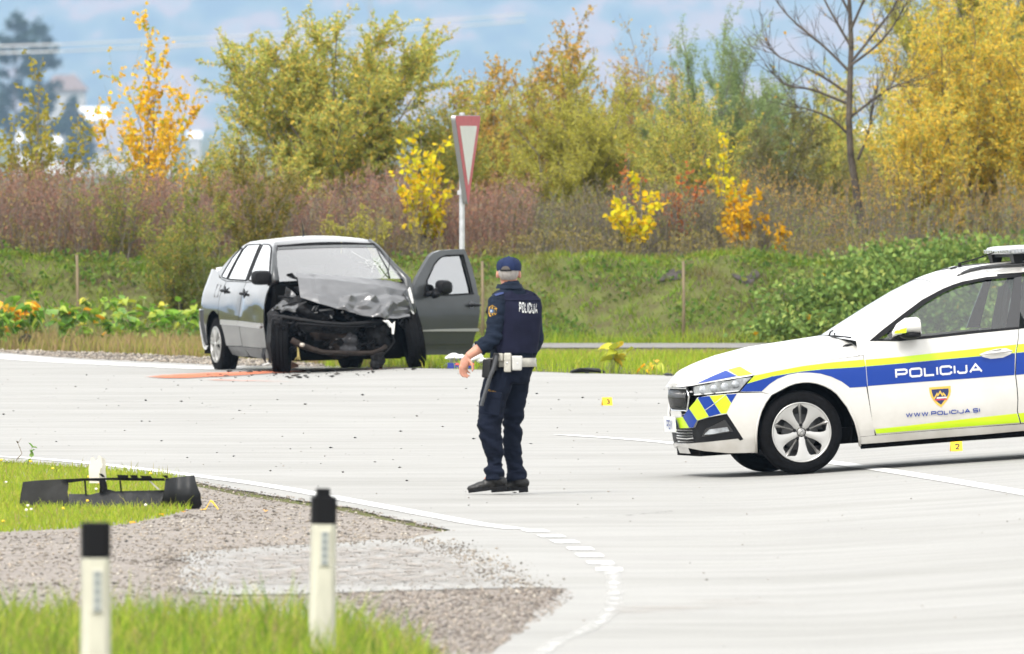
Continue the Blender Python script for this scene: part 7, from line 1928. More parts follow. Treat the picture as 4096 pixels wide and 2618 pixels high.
bon = sheet_patch('bonnet', [
    row([(868, 392, 2.06), (1020, 396, 2.14), (1200, 408, 2.18), (1400, 424, 2.18), (1600, 446, 2.14), (1772, 480, 2.06)]),
    row([(884, 430, 2.22), (1030, 432, 2.32), (1205, 446, 2.36), (1405, 470, 2.36), (1610, 500, 2.30), (1768, 545, 2.20)]),
    row([(896, 505, 2.36), (1040, 520, 2.48), (1215, 545, 2.52), (1410, 570, 2.53), (1615, 590, 2.48), (1776, 620, 2.36)]),
    row([(904, 568, 2.44), (1050, 600, 2.60), (1215, 640, 2.60), (1400, 660, 2.64), (1600, 680, 2.62), (1780, 680, 2.48)]),
    row([(908, 584, 2.46), (1060, 634, 2.64), (1215, 680, 2.66), (1390, 722, 2.70), (1575, 762, 2.72), (1786, 735, 2.56)]),
], m_gdull, nu=96, nv=48, amp=.016, ridge=lambda u, v: .1 + .9 * min(1, max(0, u * 1.3 - .25)) * min(1, v * 1.5), label='buckled grey bonnet', angle=12, creases=[(.44, .95, .486, .62, -.05, .07), (.486, .62, .58, .54, -.035, .08), (.64, .5, .674, .6, -.05, .06), (.674, .6, .62, .76, -.045, .07), (.76, .96, .81, .70, -.06, .07), (.81, .70, .917, .62, -.045, .07), (.917, .62, 1, .62, -.04, .06), (.685, .46, .85, .32, .03, .09), (.85, .32, 1, .28, .03, .08), (.18, .1, .2, .6, .014, .05), (.52, .82, .62, .95, .03, .09), (.86, .85, .98, .82, .035, .09), (.3, .5, .44, .7, .012, .1)])
# lifted corner of the bonnet with its dark underside
sheet_patch('bonnet_underside', [row([(776, 418, 1.98), (800, 395, 2.02), (842, 384, 2.06), (884, 432, 2.12)]), row([(786, 450, 1.98), (815, 430, 2.0), (850, 428, 2.04), (886, 446, 2.12)])], m_black, 16, 6, .01, bon)
sheet_patch('bonnet_underside', [row([(778, 418, 1.98), (812, 430, 2.02)]), row([(780, 470, 1.98), (822, 470, 2.02)]), row([(784, 525, 1.99), (815, 515, 2.04)])], m_black, 8, 14, .012, bon)
sheet_patch('bonnet_hinge', [row([(815, 500, 2.03), (905, 490, 2.12)]), row([(830, 530, 2.03), (905, 560, 2.14)])], m_black, 10, 8, .02, bon)
# crumpled front wings
sheet_patch('front_wing', [row([(722, 508, 1.93), (765, 495, 2.0), (820, 520, 2.10), (868, 560, 2.22)]), row([(700, 570, 1.93), (760, 560, 2.06), (835, 575, 2.2), (880, 600, 2.3)]), row([(672, 640, 1.94), (740, 625, 2.06), (800, 640, 2.20), (880, 630, 2.36)]), row([(652, 690, 1.95), (700, 690, 2.02), (760, 680, 2.16), (870, 655, 2.40)])], m_gpaint, 30, 30, .045, label='crumpled front wing bright with reflected sky', seed=2)
sheet_patch('wing_fold', [row([(745, 690, 2.2), (800, 655, 2.3), (865, 652, 2.42), (950, 612, 2.5)]), row([(752, 705, 2.2), (805, 668, 2.32), (872, 680, 2.44), (955, 620, 2.5)]), row([(760, 690, 2.2), (815, 690, 2.32), (876, 700, 2.44), (900, 640, 2.5)])], m_gdull, 24, 14, .02, seed=5)
sheet_patch('front_wing', [row([(1772, 485, 2.10), (1800, 560, 2.06), (1830, 690, 2.04), (1842, 745, 2.02)]), row([(1760, 560, 2.30), (1795, 640, 2.24), (1822, 740, 2.16), (1838, 800, 2.08)]), row([(1775, 680, 2.50), (1790, 740, 2.40), (1800, 800, 2.28), (1815, 835, 2.14)]), row([(1690, 790, 2.56), (1720, 830, 2.46), (1760, 850, 2.34), (1790, 850, 2.20)])], m_gdoor, 26, 30, .04, label='bent dark front wing by the open door', seed=8)
for pts, s, m in [([(1768, 520), (1782, 500), (1800, 560), (1812, 630), (1800, 632), (1780, 580)], 2.32, m_headlin), ([(1560, 768), (1610, 765), (1640, 800), (1662, 775), (1660, 830), (1652, 880), (1640, 878), (1636, 830), (1612, 800)], 2.76, m_headlin), ([(1590, 780), (1606, 772), (1630, 820), (1618, 828)], 2.77, m_chrome), ([(1784, 680), (1800, 690), (1838, 735), (1842, 748), (1828, 745), (1800, 710)], 2.40, m_headlin), ([(1842, 765), (1850, 765), (1848, 805), (1840, 800)], 2.12, M('indicator_orange', (.75, .22, .06), .4))]:
    mb = MB(); mb.prism([WK(a, b, s) for a, b in pts], (.02, 0, 0)); mb.build('lamp_fragment', m, wreck, bevel=.003)
# torn metal on the smashed side
for k, (pts, s, th) in enumerate([([(735, 575), (790, 580), (860, 590), (885, 598)], 2.3, .010), ([(760, 655), (850, 625), (950, 610)], 2.5, .008), ([(655, 700), (690, 715), (720, 690), (740, 700)], 2.05, .016), ([(1000, 690), (1020, 655), (1050, 650), (1025, 690)], 2.5, .010), ([(1060, 690), (1140, 680), (1170, 684)], 2.55, .012)]):
    mb = MB(); mb.tube([WK(a, b, s) for a, b in pts], th, 6); mb.build('bent_rail', m_gdull if k > 1 else m_black, wreck, smooth=True)

# engine bay
mb = MB(); mb.box((1.98, 0, .53), (.18, 1.44, .80)); mb.box((2.10, 0, .22), (.5, 1.15, .20)); mb.box((2.15, .0, .27), (.7, 1.0, .12)); mb.box((2.16, -.50, .42), (.4, .18, .30)); mb.box((2.16, .50, .42), (.4, .18, .30)); mb.build('bulkhead', m_dark, wreck)
mb = MB(); mb.box((.55, 0, .23), (2.7, 1.40, .10)); mb.box((-.5, 0, .36), (.5, 1.2, .22)); mb.build('floor_pan', m_dark, wreck)
re = random.Random(12)
def lump(name, lst, mat, vox=.016, amp=.02, seed=0):
    mb = MB()
    for cx, cy, s, r in lst: mb.ell(WK(cx, cy, s), r, Matrix.Rotation(re.uniform(-.5, .5), 3, 'X') @ Matrix.Rotation(re.uniform(-.6, .6), 3, 'Z'), 12, 8)
    return fuse(mb, name, mat, wreck, vox, 2, lambda p: amp * noise.noise(p * 16 + Vector((seed, 0, 0))) + amp * .7 * abs(noise.noise(p * 34)))
lump('engine_block', [(1150, 880, 2.40, (.16, .16, .07)), (1240, 890, 2.42, (.14, .13, .06)), (1180, 960, 2.34, (.2, .2, .14)), (1060, 900, 2.30, (.15, .14, .10))], m_engbr)
lump('gearbox', [(1290, 930, 2.48, (.13, .10, .10)), (1300, 985, 2.44, (.14, .13, .08)), (1240, 1000, 2.44, (.12, .10, .06))], M('gearbox_alloy', (.05, .05, .055), .55, metal=.4, var=.4, scale=14), seed=3)
lump('alternator', [(1500, 900, 2.46, (.12, .10, .10)), (1560, 940, 2.44, (.1, .12, .08)), (1450, 960, 2.42, (.1, .08, .09)), (1530, 840, 2.42, (.14, .14, .07))], m_engine, seed=5)
lump('headlamp_carrier', [(740, 800, 2.40, (.08, .10, .10)), (800, 790, 2.42, (.06, .12, .08)), (850, 810, 2.40, (.08, .08, .09)), (700, 760, 2.30, (.08, .07, .10))], m_engine, seed=7)
lump('battery_tray', [(960, 700, 2.34, (.14, .14, .08)), (900, 650, 2.30, (.12, .12, .1)), (1040, 730, 2.34, (.12, .12, .06))], m_engine, seed=9)
lump('hanging_bracket', [(1510, 1120, 2.66, (.06, .05, .06)), (1545, 1090, 2.66, (.05, .06, .05)), (1500, 1060, 2.68, (.04, .035, .06)), (1540, 1040, 2.66, (.05, .05, .04))], m_engine, vox=.012, seed=11)
mb = MB(); mb.tube([WK(835, 925, 2.70), WK(905, 965, 2.74), WK(1000, 1000, 2.80), WK(1090, 1025, 2.84), WK(1300, 1032, 2.84), WK(1480, 1030, 2.82), WK(1560, 1000, 2.78), WK(1590, 980, 2.74)], [.035, .036, .03, .026, .026, .026, .024, .03], 8); mb.build('cross_member', m_engbr, wreck, smooth=True)
mb = MB(); mb.tube([WK(905, 962, 2.78), WK(925, 966, 2.80)], .02, 8); mb.ell(WK(922, 965, 2.82), (.02, .028, .022)); mb.build('tow_eye', M('bare_metal', (.42, .38, .33), .5, metal=.5), wreck, smooth=True)
mb = MB(); mb.tube([WK(690, 735, 2.36), WK(780, 745, 2.5), WK(900, 762, 2.6), WK(1080, 790, 2.66), WK(1250, 802, 2.68), WK(1420, 790, 2.66), WK(1560, 770, 2.6)], .034, 8, squash=.7); mb.build('radiator_beam', m_engine, wreck, smooth=True)
mb = MB(); mb.tube([WK(880, 790, 2.66), WK(1100, 812, 2.70), WK(1300, 822, 2.70), WK(1500, 812, 2.66)], .012, 6); mb.tube([WK(1010, 850, 2.6), WK(1120, 866, 2.62), WK(1230, 862, 2.62)], .010, 6); mb.build('cable_loom', m_hose, wreck, smooth=True)
sheet_patch('radiator', [row([(900, 800, 2.52), (1140, 825, 2.56), (1380, 830, 2.56)]), row([(900, 860, 2.50), (1140, 870, 2.54), (1380, 870, 2.54)])], m_engine, 30, 10, .03, seed=3)
hs = MB()
for k in range(46):
    cx, cy = re.uniform(720, 1700), re.uniform(700, 1030); s = re.uniform(2.42, 2.62); p = []
    ax, ay = re.uniform(-60, 60), re.uniform(-45, 45)
    for i in range(5): p.append(WK(cx + ax * (i - 2) / 2 + re.uniform(-14, 14), cy + ay * (i - 2) / 2 + re.uniform(-14, 14), s + re.uniform(-.05, .05)))
    hs.tube(p, re.uniform(.006, .017), 6)
hs.build('hoses', m_hose, wreck, smooth=True, kind='stuff')
hs = MB()
for k in range(30):
    cx, cy = re.uniform(730, 1680), re.uniform(700, 1000); c = WK(cx, cy, re.uniform(2.44, 2.6)); hs.box(c, (re.uniform(.02, .07), re.uniform(.02, .10), re.uniform(.015, .06)), Matrix.Rotation(re.uniform(-1, 1), 3, 'X') @ Matrix.Rotation(re.uniform(-1, 1), 3, 'Z'))
hs.build('broken_fittings', m_engine, wreck, bevel=.004, kind='stuff')
hs = MB()
for k in range(9):
    cx, cy = re.uniform(760, 1640), re.uniform(660, 960); c = WK(cx, cy, re.uniform(2.56, 2.66)); hs.box(c, (re.uniform(.008, .02), re.uniform(.01, .045), re.uniform(.006, .02)), Matrix.Rotation(re.uniform(-1, 1), 3, 'X'))
hs.build('bright_splinters', M('dull_metal', (.16, .16, .16), .4, metal=.5), wreck, kind='stuff')
for x0, x1 in [(878, 900), (884, 884), (880, 862), (890, 905)]:
    mb = MB(); mb.tube([WK(880, 950, 2.72), WK((x0 + 880) / 2 + 6, 1010, 2.74), WK(x0 + 6, 1055, 2.74), WK(x1, 1085, 2.74)], .005, 4); mb.build('wire', m_wire, wreck, smooth=True)
mb = MB(); mb.tube([WK(1640, 860, 2.6), WK(1660, 940, 2.6), WK(1610, 1010, 2.62), WK(1560, 1050, 2.64)], .012, 5); mb.build('hose', m_hose, wreck, smooth=True)
# torn arch liner at the near front wheel
sheet_patch('arch_liner', [row([(655, 700, 2.05), (690, 720, 2.2), (740, 760, 2.36)]), row([(645, 800, 2.02), (690, 800, 2.25), (740, 830, 2.36)]), row([(632, 960, 2.0), (645, 960, 2.1), (655, 960, 2.15)]), row([(650, 1110, 2.0), (662, 1112, 2.05), (668, 1118, 2.08)])], m_black, 14, 26, .02, seed=4)
sheet_patch('mud_flap', [row([(610, 990, 1.9), (640, 985, 2.0)]), row([(605, 1050, 1.9), (640, 1065, 2.0)]), row([(635, 1085, 1.92), (650, 1110, 2.0)])], m_black, 8, 14, .02, seed=6)

# wheels
def wreck_wheel(cover=True, rad=.286, width=.185):
    w = bpy.data.objects.new('wheel', None); COL.objects.link(w); r, h = rad, width / 2
    prof = [(.182, -h + .012), (.192, -h), (.215, -h - .004), (r - .03, -h - .001), (r - .012, -h + .010)]
    y = -h + .016
    for k in range(4): prof += [(r - (.006 if k in (0, 3) else 0), y), (r - (.006 if k in (0, 3) else 0), y + .030), (r - .010, y + .033), (r - .010, y + .038)]; y += .040
    prof = [p for p in prof if p[1] < h - .014] + [(r - .012, h - .01), (r - .03, h), (.21, h), (.18, h - .015)]
    mb = MB(); mb.lathe(prof, 56, 'Y'); mb.build('tyre', m_rubber, w, smooth=True, angle=35)
    # tread blocks
    mb = MB()
    for k in range(56):
        a = 2 * math.pi * k / 56
        for sx, tw in ((-1, .25), (1, -.25)):
            c = Vector(((r - .002) * math.cos(a), sx * (h - .024), (r - .002) * math.sin(a))); mb.box(c, (.012, .032, .018), Matrix.Rotation(-a, 3, 'Y') @ Matrix.Rotation(tw, 3, 'X'))
    mb.build('tread', m_rubber, w, kind='stuff')
    mb = MB(); mb.lathe([(.193, -h + .004), (.186, -h + .012), (.18, -h + .05), (0, -h + .055)], 48, 'Y'); mb.lathe([(.19, h - .02), (.17, h - .05), (0, h - .055)], 48, 'Y'); rm = mb.build('rim', m_dark, w, smooth=True)
    if cover:
        pol = lambda rr, deg, yy: Vector((rr * math.cos(R(deg)), yy, rr * math.sin(R(deg))))
        mb = MB(); mb.lathe([(.197, -h + .002), (.195, -h - .008), (.178, -h - .010), (.170, -h + .004), (.168, -h + .02)], 56, 'Y'); mb.build('wheel_cover', m_alloy, w, smooth=True, angle=40)
        for k in range(7):
            a = 360 / 7 * k + 12; mb = MB(); V = []
            for rr, hw, d in [(.030, 26, -.012), (.06, 15, -.014), (.10, 11.5, -.013), (.14, 12, -.012), (.180, 15, -.009)]:
                V += [pol(rr, a - hw, -h + .016 + d * .2), pol(rr, a - hw * .8, -h + d), pol(rr, a + hw * .8, -h + d), pol(rr, a + hw, -h + .016 + d * .2)]
            mb.add(V, [(i * 4 + j, i * 4 + j + 1, (i + 1) * 4 + j + 1, (i + 1) * 4 + j) for i in range(4) for j in range(3)]); mb.build('cover_spoke', m_alloy, w, smooth=True, angle=30)
        mb = MB(); mb.lathe([(0, -h - .018), (.026, -h - .017), (.034, -h - .010), (.036, -h + .01)], 24, 'Y'); mb.build('cover_hub', m_alloy, w, smooth=True)
    return w
ww = wreck_wheel(); ww.parent = wreck; ww.location = (0, -.705, .286)
c = copy_tree(ww, wreck); c.location = (0, .705, .286); c.rotation_euler = (0, 0, math.pi)
ground_local = lambda p: (WINV @ Vector(((WMAT @ p).x, (WMAT @ p).y, float(gz((WMAT @ p).x, (WMAT @ p).y)) + .012))).z
wf_ = wreck_wheel(False); p = WK(752, 975, 2.40); c = wf_; c.parent = wreck; c.location = (p.x, p.y, ground_local(p) + .286); c.rotation_euler = (R(0), 0, R(-20)); c['label'] = 'front wheel twisted towards the camera'
p = WK(1812, 955, 2.38); c = copy_tree(wf_, wreck); c.location = (p.x, p.y, ground_local(p) + .288); c.rotation_mode = 'ZYX'; c.rotation_euler = (R(8), 0, R(180 - 10)); c['label'] = 'front wheel leaning inwards at the top'
for sg in (-1, 1):
    mb = MB(); V = []; n = 20
    for t in np.linspace(-.2, math.pi + .2, n):
        for y in (.775, .45): V.append((.365 * math.cos(t), sg * y, .30 + .365 * math.sin(t)))
    mb.add(V, [(2 * i, 2 * i + 1, 2 * i + 3, 2 * i + 2) for i in range(n - 1)]); mb.add([(.365 * math.cos(t), sg * .45, .30 + .365 * math.sin(t)) for t in np.linspace(-.2, math.pi + .2, n)], [tuple(range(n))]); mb.build('wheel_house', m_dark, wreck)
mb = MB(); mb.tube([(.25, -.25, .17), (-.3, -.25, .17), (-.55, -.3, .18)], .05, 8); mb.build('exhaust', m_engine, wreck, smooth=True)
# cabin
mb = MB(); mb.box((1.80, 0, .78), (.45, 1.36, .26)); mb.build('dashboard', m_black, wreck, bevel=.05)
mb = MB(); mb.box((.9, 0, .55), (1.5, 1.35, .55)); mb.build('cabin_trim', m_seat, wreck)
for y in (-.34, .34):
    mb = MB(); rot = Matrix.Rotation(-.24, 3, 'Y'); mb.box((1.02, y, .86), (.15, .46, .56), rot, taper=.85); mb.ell((.90, y, 1.17), (.055, .13, .085)); mb.box((1.25, y, .60), (.46, .46, .16)); fuse(mb, 'seat', m_seat, wreck, voxel=.03, smooth_it=5)
mb = MB(); mb.box((.18, 0, .86), (.15, 1.2, .5), Matrix.Rotation(-.3, 3, 'Y')); mb.build('rear_bench', m_seat, wreck, bevel=.04)
mb = MB(); rw = Matrix.Rotation(-1.1, 3, 'Y'); mb.tube([Vector((1.52, .34, .93)) + rw @ Vector((.18 * math.cos(t), .18 * math.sin(t), 0)) for t in np.linspace(0, 2 * math.pi, 26)], .016, 7); mb.build('steering_wheel', m_black, wreck, smooth=True)

# ---- the open front door
HG = WMAT @ WK(1838, 700, 2.02); dd_ = Vector((.64, .768, 0)); dn = Vector((.768, -.64, 0))
def DK(cx, cy):
    u, v = Z1(cx, cy); a = (u - U0) / F; t = (a * HG.y - HG.x) / (dd_.x - a * dd_.y); Y = HG.y + t * dd_.y
    return t, HC - (v - V0) * Y / F
W3 = WINV.to_3x3()
def DP(t, z, off=0.0):
    zz = z - WO.z; b = .035 * math.sin(max(0, min(1, (zz - .22) / .72)) * math.pi) - .22 * max(0, zz - .93) - .02 * max(0, .3 - zz)
    return WINV @ (Vector((HG.x, HG.y, 0)) + dd_ * t + dn * (off + b) + Vector((0, 0, z)))
def dpanel(name, pix, mat, off=0, thick=.05, parent=None, step=(.05, .04), sharp=40):
    V, Fc, bd = poly_grid([DK(*p) for p in pix], step); n = len(V)
    vs = [DP(a, b, off) for a, b in V] + [DP(a, b, off - thick) for a, b in V]
    mb = MB(); mb.add(vs, [tuple(f) for f in Fc] + [tuple(i + n for i in reversed(f)) for f in Fc] + [(b, a, a + n, b + n) for a, b in bd])
    return mb.build(name, mat, parent, smooth=True, angle=sharp)
LOW = [(1808, 560), (1850, 578), (1925, 570), (2100, 566), (2322, 556), (2334, 575), (2328, 690), (2316, 790), (2306, 850), (2292, 905), (2285, 990), (2280, 1040), (2100, 1044), (1888, 1046), (1876, 940), (1862, 860), (1838, 740), (1815, 640)]
od = dpanel('open_front_door', LOW, m_gdoor, 0, .06, wreck); od['label'] = 'dark grey front door swung wide open'
FRM = [(1808, 560), (1800, 520), (1862, 420), (1948, 302), (1985, 255), (2022, 226), (2080, 207), (2180, 199), (2270, 196), (2280, 215), (2302, 300), (2318, 440), (2323, 556), (2284, 560), (2272, 420), (2262, 300), (2254, 236), (2110, 244), (2060, 264), (2005, 318), (1955, 400), (1925, 450), (1922, 572), (1850, 578)]
dpanel('window_frame', FRM, m_gdoor, -.004, .045, od)
dpanel('door_window', [(1920, 572), (1924, 450), (1956, 398), (2006, 316), (2060, 262), (2112, 242), (2256, 234), (2274, 420), (2286, 560)], m_glass_d, -.025, .004, od, step=(.1, .1))
mb = MB(); mb.tube([DP(*DK(a, b), .0) for a, b in [(1924, 570), (1927, 452), (1958, 402), (2008, 320), (2062, 267), (2112, 247), (2252, 240), (2270, 420), (2281, 556)]], .008, 5); mb.build('window_seal', m_black, od, smooth=True)
dpanel('waist_seal', [(1925, 574), (2100, 569), (2286, 558), (2286, 546), (2100, 556), (1925, 562)], m_black, .010, .02, od)
dpanel('moulding', [(1862, 846), (2000, 838), (2310, 832), (2316, 842), (2310, 856), (2000, 856), (1866, 856)], m_gtrim, .018, .03, od)
dpanel('lower_crease', [(1880, 950), (2060, 950), (2286, 946), (2285, 953), (2060, 962), (1881, 960)], m_gdoor, .010, .02, od)
mb = MB(); mb.tube([DP(*DK(2228, 645), .02), DP(*DK(2250, 645), .04), DP(*DK(2300, 645), .04), DP(*DK(2322, 643), .02)], [.012, .02, .02, .014], 8, squash=.8); hnd = mb.build('door_handle', m_black, od, smooth=True)
dpanel('handle_recess', [(2242, 620), (2256, 610), (2276, 610), (2286, 622), (2286, 662), (2272, 678), (2250, 676), (2240, 660)], m_gloss, .004, .01, od)
mc = WINV @ (Vector((HG.x, HG.y, 0)) + dd_ * DK(1990, 500)[0] + dn * .13 + Vector((0, 0, DK(1990, 502)[1])))
mm = wmirror(mc, od, (W3 @ dd_).normalized(), (W3 @ (dn * .9 - dd_ * .2)).normalized())
dpanel('mirror_plate', [(1880, 575), (1905, 500), (1922, 470), (1926, 575)], m_black, .012, .03, od)
mb = MB(); mb.tube([DP(*DK(1895, 560), .02), DP(*DK(1925, 545), .07), mc - (W3 @ dd_).normalized() * .06], [.03, .03, .034], 8); mb.build('mirror_foot', m_black, od, smooth=True)
dpanel('inner_trim', [(1880, 600), (2300, 590), (2290, 880), (2270, 1020), (1900, 1025)], m_black, -.062, .02, od)
# ================================================================ POLICE OFFICER
m_skin = M('skin', (.44, .22, .15), .55, var=.12, scale=18, var2=(.38, .16, .11))
m_hair = M('grey_hair', (.20, .18, .165), .8, var=.5, scale=60, stretch=(1, 1, .3), bump=.4, bscale=120, var2=(.36, .34, .32))
m_shirt = M('navy_shirt', (.007, .012, .024), .85, var=.3, scale=9, spec=.15)
m_vest = M('navy_vest', (.009, .010, .024), .9, var=.25, scale=10, spec=.12, bump=.15, bscale=160)
m_trou = M('navy_trousers', (.0055, .008, .017), .9, var=.35, scale=7, spec=.12)
m_cap = M('navy_cap', (.012, .020, .058), .85, var=.25, scale=14, spec=.15)
m_boot = M('black_leather', (.009, .0085, .008), .4, bump=.2, bscale=60, spec=.35)
m_beltw = M('belt_white', (.38, .365, .32), .6, var=.25, scale=14)
m_pouch = M('pouch_white', (.46, .455, .43), .5)
m_blk = M('holster_black', (.007, .007, .008), .5, spec=.3)
m_patchy = M('patch_yellow', (.36, .20, .02), .8)
PO = 555.0; YO = F / PO; XO = (2000 - U0) / PO; ZO = float(gz(XO, YO)) + .011
def Q1(cx, cy, d=0.0): return Vector(((1780 + cx / 2.959 - 2000) / PO, d, (1984 - (1000 + cy / 2.959)) / PO))
def Q2(cx, cy, d=0.0): return Vector(((1780 + cx / 2.959 - 2000) / PO, d, (1984 - (1500 + cy / 2.959)) / PO))
YAW = R(33); rdir = Vector((math.cos(YAW), math.sin(YAW), 0)); fdir = Vector((-math.sin(YAW), math.cos(YAW), 0))
# torso rings: image mark of the centre line, half-width across, half-depth
TR = [(790, 1420, .158, .120), (785, 1330, .155, .118), (785, 1240, .156, .118), (800, 1120, .160, .120), (815, 960, .158, .118), (830, 820, .166, .118), (836, 700, .172, .110), (834, 620, .168, .095), (822, 560, .146, .080), (815, 515, .115, .070), (790, 470, .080, .062), (770, 430, .066, .062)]
def ring(z, grow=0.0):
    zs = [Q1(a, b).z for a, b, _, _ in TR]; i = np.argsort(zs); zz = np.array(zs)[i]
    g = lambda arr: float(np.interp(z, zz, np.array(arr)[i]))
    return Vector((g([Q1(a, b).x for a, b, _, _ in TR]), 0, z)), g([t[2] for t in TR]) + grow, g([t[3] for t in TR]) + grow
def T(phi, z, grow=0.0, sq=.82):
    """torso surface: phi 0 = middle of the back, positive towards his right"""
    c, a, b = ring(z, grow); s, k = math.sin(phi), math.cos(phi)
    s = math.copysign(abs(s) ** sq, s); k = math.copysign(abs(k) ** sq, k)
    return c + rdir * (a * s) - fdir * (b * k)
def torso(mb, grow, z0=None, z1=None, n=24, m=26):
    za, zb = Q1(0, 1420).z if z0 is None else z0, Q1(0, 430).z if z1 is None else z1
    rows = [[T(2 * math.pi * k / n, za + (zb - za) * j / m, grow) for k in range(n)] for j in range(m + 1)]
    mb.add([p for r in rows for p in r], [(j * n + k, j * n + (k + 1) % n, (j + 1) * n + (k + 1) % n, (j + 1) * n + k) for j in range(m) for k in range(n)] + [tuple(range(n - 1, -1, -1)), tuple(range(m * n, m * n + n))])
SL, EL, WL = Q1(628, 640, -.115), Q1(578, 1065, -.165), Q1(268, 1276, -.20)
SR, ER, WR = Q1(1022, 650, .10), Q1(1078, 1075, .06), Q1(1000, 1290, .26)
HC_ = Q1(752, 285, .0)
lp_ = [Q2(640, 40, -.085), Q2(580, 300, -.10), Q2(535, 560, -.11), Q2(545, 760, -.10), Q2(585, 960, -.085), Q2(590, 1230, -.08)]
rp_ = [Q2(842, 40, .085), Q2(830, 300, .10), Q2(802, 560, .10), Q2(798, 760, .11), Q2(808, 960, .115), Q2(845, 1230, .11)]
def finger(mb, pts, r): mb.tube(pts, [r, r * .98, r * .9, r * .72], 8); [mb.ell(p, (r * k,) * 3, nu=8, nv=6) for p, k in zip(pts, (1, 1.0, .93, .75))]
mb = MB()
torso(mb, -.02)
mb.ell(HC_ + Vector((0, .01, .008)), (.074, .094, .096), nu=20, nv=14)          # skull
mb.ell(HC_ + Vector((-.004, .055, -.060)), (.055, .060, .060))                     # jaw, turned away
mb.ell(HC_ + Vector((-.004, .105, -.02)), (.014, .022, .026)); mb.ell(HC_ + Vector((-.004, .085, -.062)), (.026, .03, .02))  # nose, mouth
for sx in (-.030, .024): mb.ell(HC_ + Vector((sx, .094, .012)), (.014, .01, .010))
for sx, tl in ((-1, .15), (1, -.15)): mb.ell(HC_ + Vector((sx * .0795, .005, -.012)), (.012, .018, .034), Matrix.Rotation(tl * .6, 3, 'Y'), 12, 8)   # ears
mb.tube([Q1(786, 500, .01), Q1(765, 440, .01), Q1(755, 350, .012)], [.066, .060, .058], 14)
for S_, E_, W_ in ((SL, EL, WL), (SR, ER, WR)): mb.tube([S_, S_.lerp(E_, .5), E_, E_.lerp(W_, .35), E_.lerp(W_, .75), W_], [.058, .05, .043, .044, .034, .028], 12)
for pp in (lp_, rp_): mb.tube(pp, [.078, .066, .048, .046, .036, .034], 12)
# left hand, relaxed and hanging: palm, four curled fingers, thumb
hd_ = Vector((-.30, -.05, -.95)).normalized(); pl = WL + hd_ * .045
mb.ell(WL + hd_ * .02, (.030, .022, .034)); mb.ell(pl + Vector((-.006, 0, -.004)), (.036, .020, .050), Matrix.Rotation(.30, 3, 'Y'), 14, 10)
kn = WL + hd_ * .088
for i, (dx, L, r) in enumerate([(-.030, .072, .0092), (-.011, .080, .0096), (.008, .074, .0092), (.025, .058, .0082)]):
    b = kn + Vector((dx * .85, -.016 + .011 * i, .004 * (i - 1.5) ** 2 * .3 + .008 * dx / .03))
    bend = Vector((.55, .10 + .08 * i, -.78)).normalized(); b2 = Vector((.88, .12, -.42)).normalized()
    p1 = b + Vector((.02, 0, -1)).normalized() * L * .42; p2 = p1 + bend * L * .34; p3 = p2 + b2 * L * .26
    finger(mb, [b + Vector((-.004, 0, .018)), p1, p2, p3], r)
tb = WL + hd_ * .03 + Vector((.022, -.014, 0)); finger(mb, [tb, tb + Vector((.020, -.014, -.028)), tb + Vector((.026, -.020, -.054)), tb + Vector((.022, -.022, -.074))], .0105)
# right hand resting at the front of the belt
mb.ell(WR + Vector((-.03, .02, .0)), (.05, .022, .034)); 
for i in range(4): finger(mb, [WR + Vector((-.06, .02, .024 - .016 * i)), WR + Vector((-.09, .015, .02 - .016 * i)), WR + Vector((-.11, .0, .016 - .015 * i)), WR + Vector((-.118, -.016, .012 - .014 * i))], .0088)
finger(mb, [WR + Vector((-.02, .0, .03)), WR + Vector((-.04, -.006, .048)), WR + Vector((-.06, -.008, .056)), WR + Vector((-.078, -.01, .058))], .010)
for x, y0, y1 in ((-1, lp_[-1], 0), (1, rp_[-1], 0)): mb.ell(y0 + Vector((-.02, 0, -.01)), (.06, .03, .025))
off = fuse(mb, 'person', m_skin, voxel=.0052, smooth_it=4)
off.location = (XO, YO, ZO)
tag(off, 'police officer in navy uniform and cap walking away with his back to the camera', 'person')
for x in list(off.data.materials): pass
ears = None
# shirt with sleeves
def wr(p, seed=0, amp=.006, k=(14, 14, 22)):
    q = Vector((p.x * k[0], p.y * k[1], p.z * k[2])) + Vector((seed, 0, 0)); n = noise.noise(q); n2 = abs(noise.noise(q * 1.9 + Vector((5, 2, 1))))
    return amp * (n - 1.1 * n2)
mb = MB(); torso(mb, .004)
mb.tube([Q1(690, 560, -.05), SL, SL.lerp(EL, .3), SL.lerp(EL, .65), EL + Vector((-.002, 0, .01)), EL.lerp(WL, .16), EL.lerp(WL, .42), EL.lerp(WL, .55)], [.060, .078, .072, .066, .064, .064, .058, .056], 16)
mb.tube([Q1(955, 575, .05), SR, SR.lerp(ER, .3), SR.lerp(ER, .65), ER, ER.lerp(WR, .3), ER.lerp(WR, .6), ER.lerp(WR, .9)], [.060, .074, .068, .060, .058, .056, .05, .046], 16)
mb.tube([Q1(785, 500, .0), Q1(770, 450, .0), Q1(760, 412, .006)], [.082, .076, .073], 18)
def shirt_d(p):
    a = (p - EL).length; f = 1.0 + 1.5 * math.exp(-(a / .11) ** 2)
    z = p.z; return wr(p, 1, .0045 * f, (7, 7, 26)) + (.004 * math.sin(z * 95 + p.x * 30) * math.exp(-(a / .13) ** 2))
shirt = fuse(mb, 'shirt', m_shirt, off, voxel=.008, smooth_it=4, disp=shirt_d)
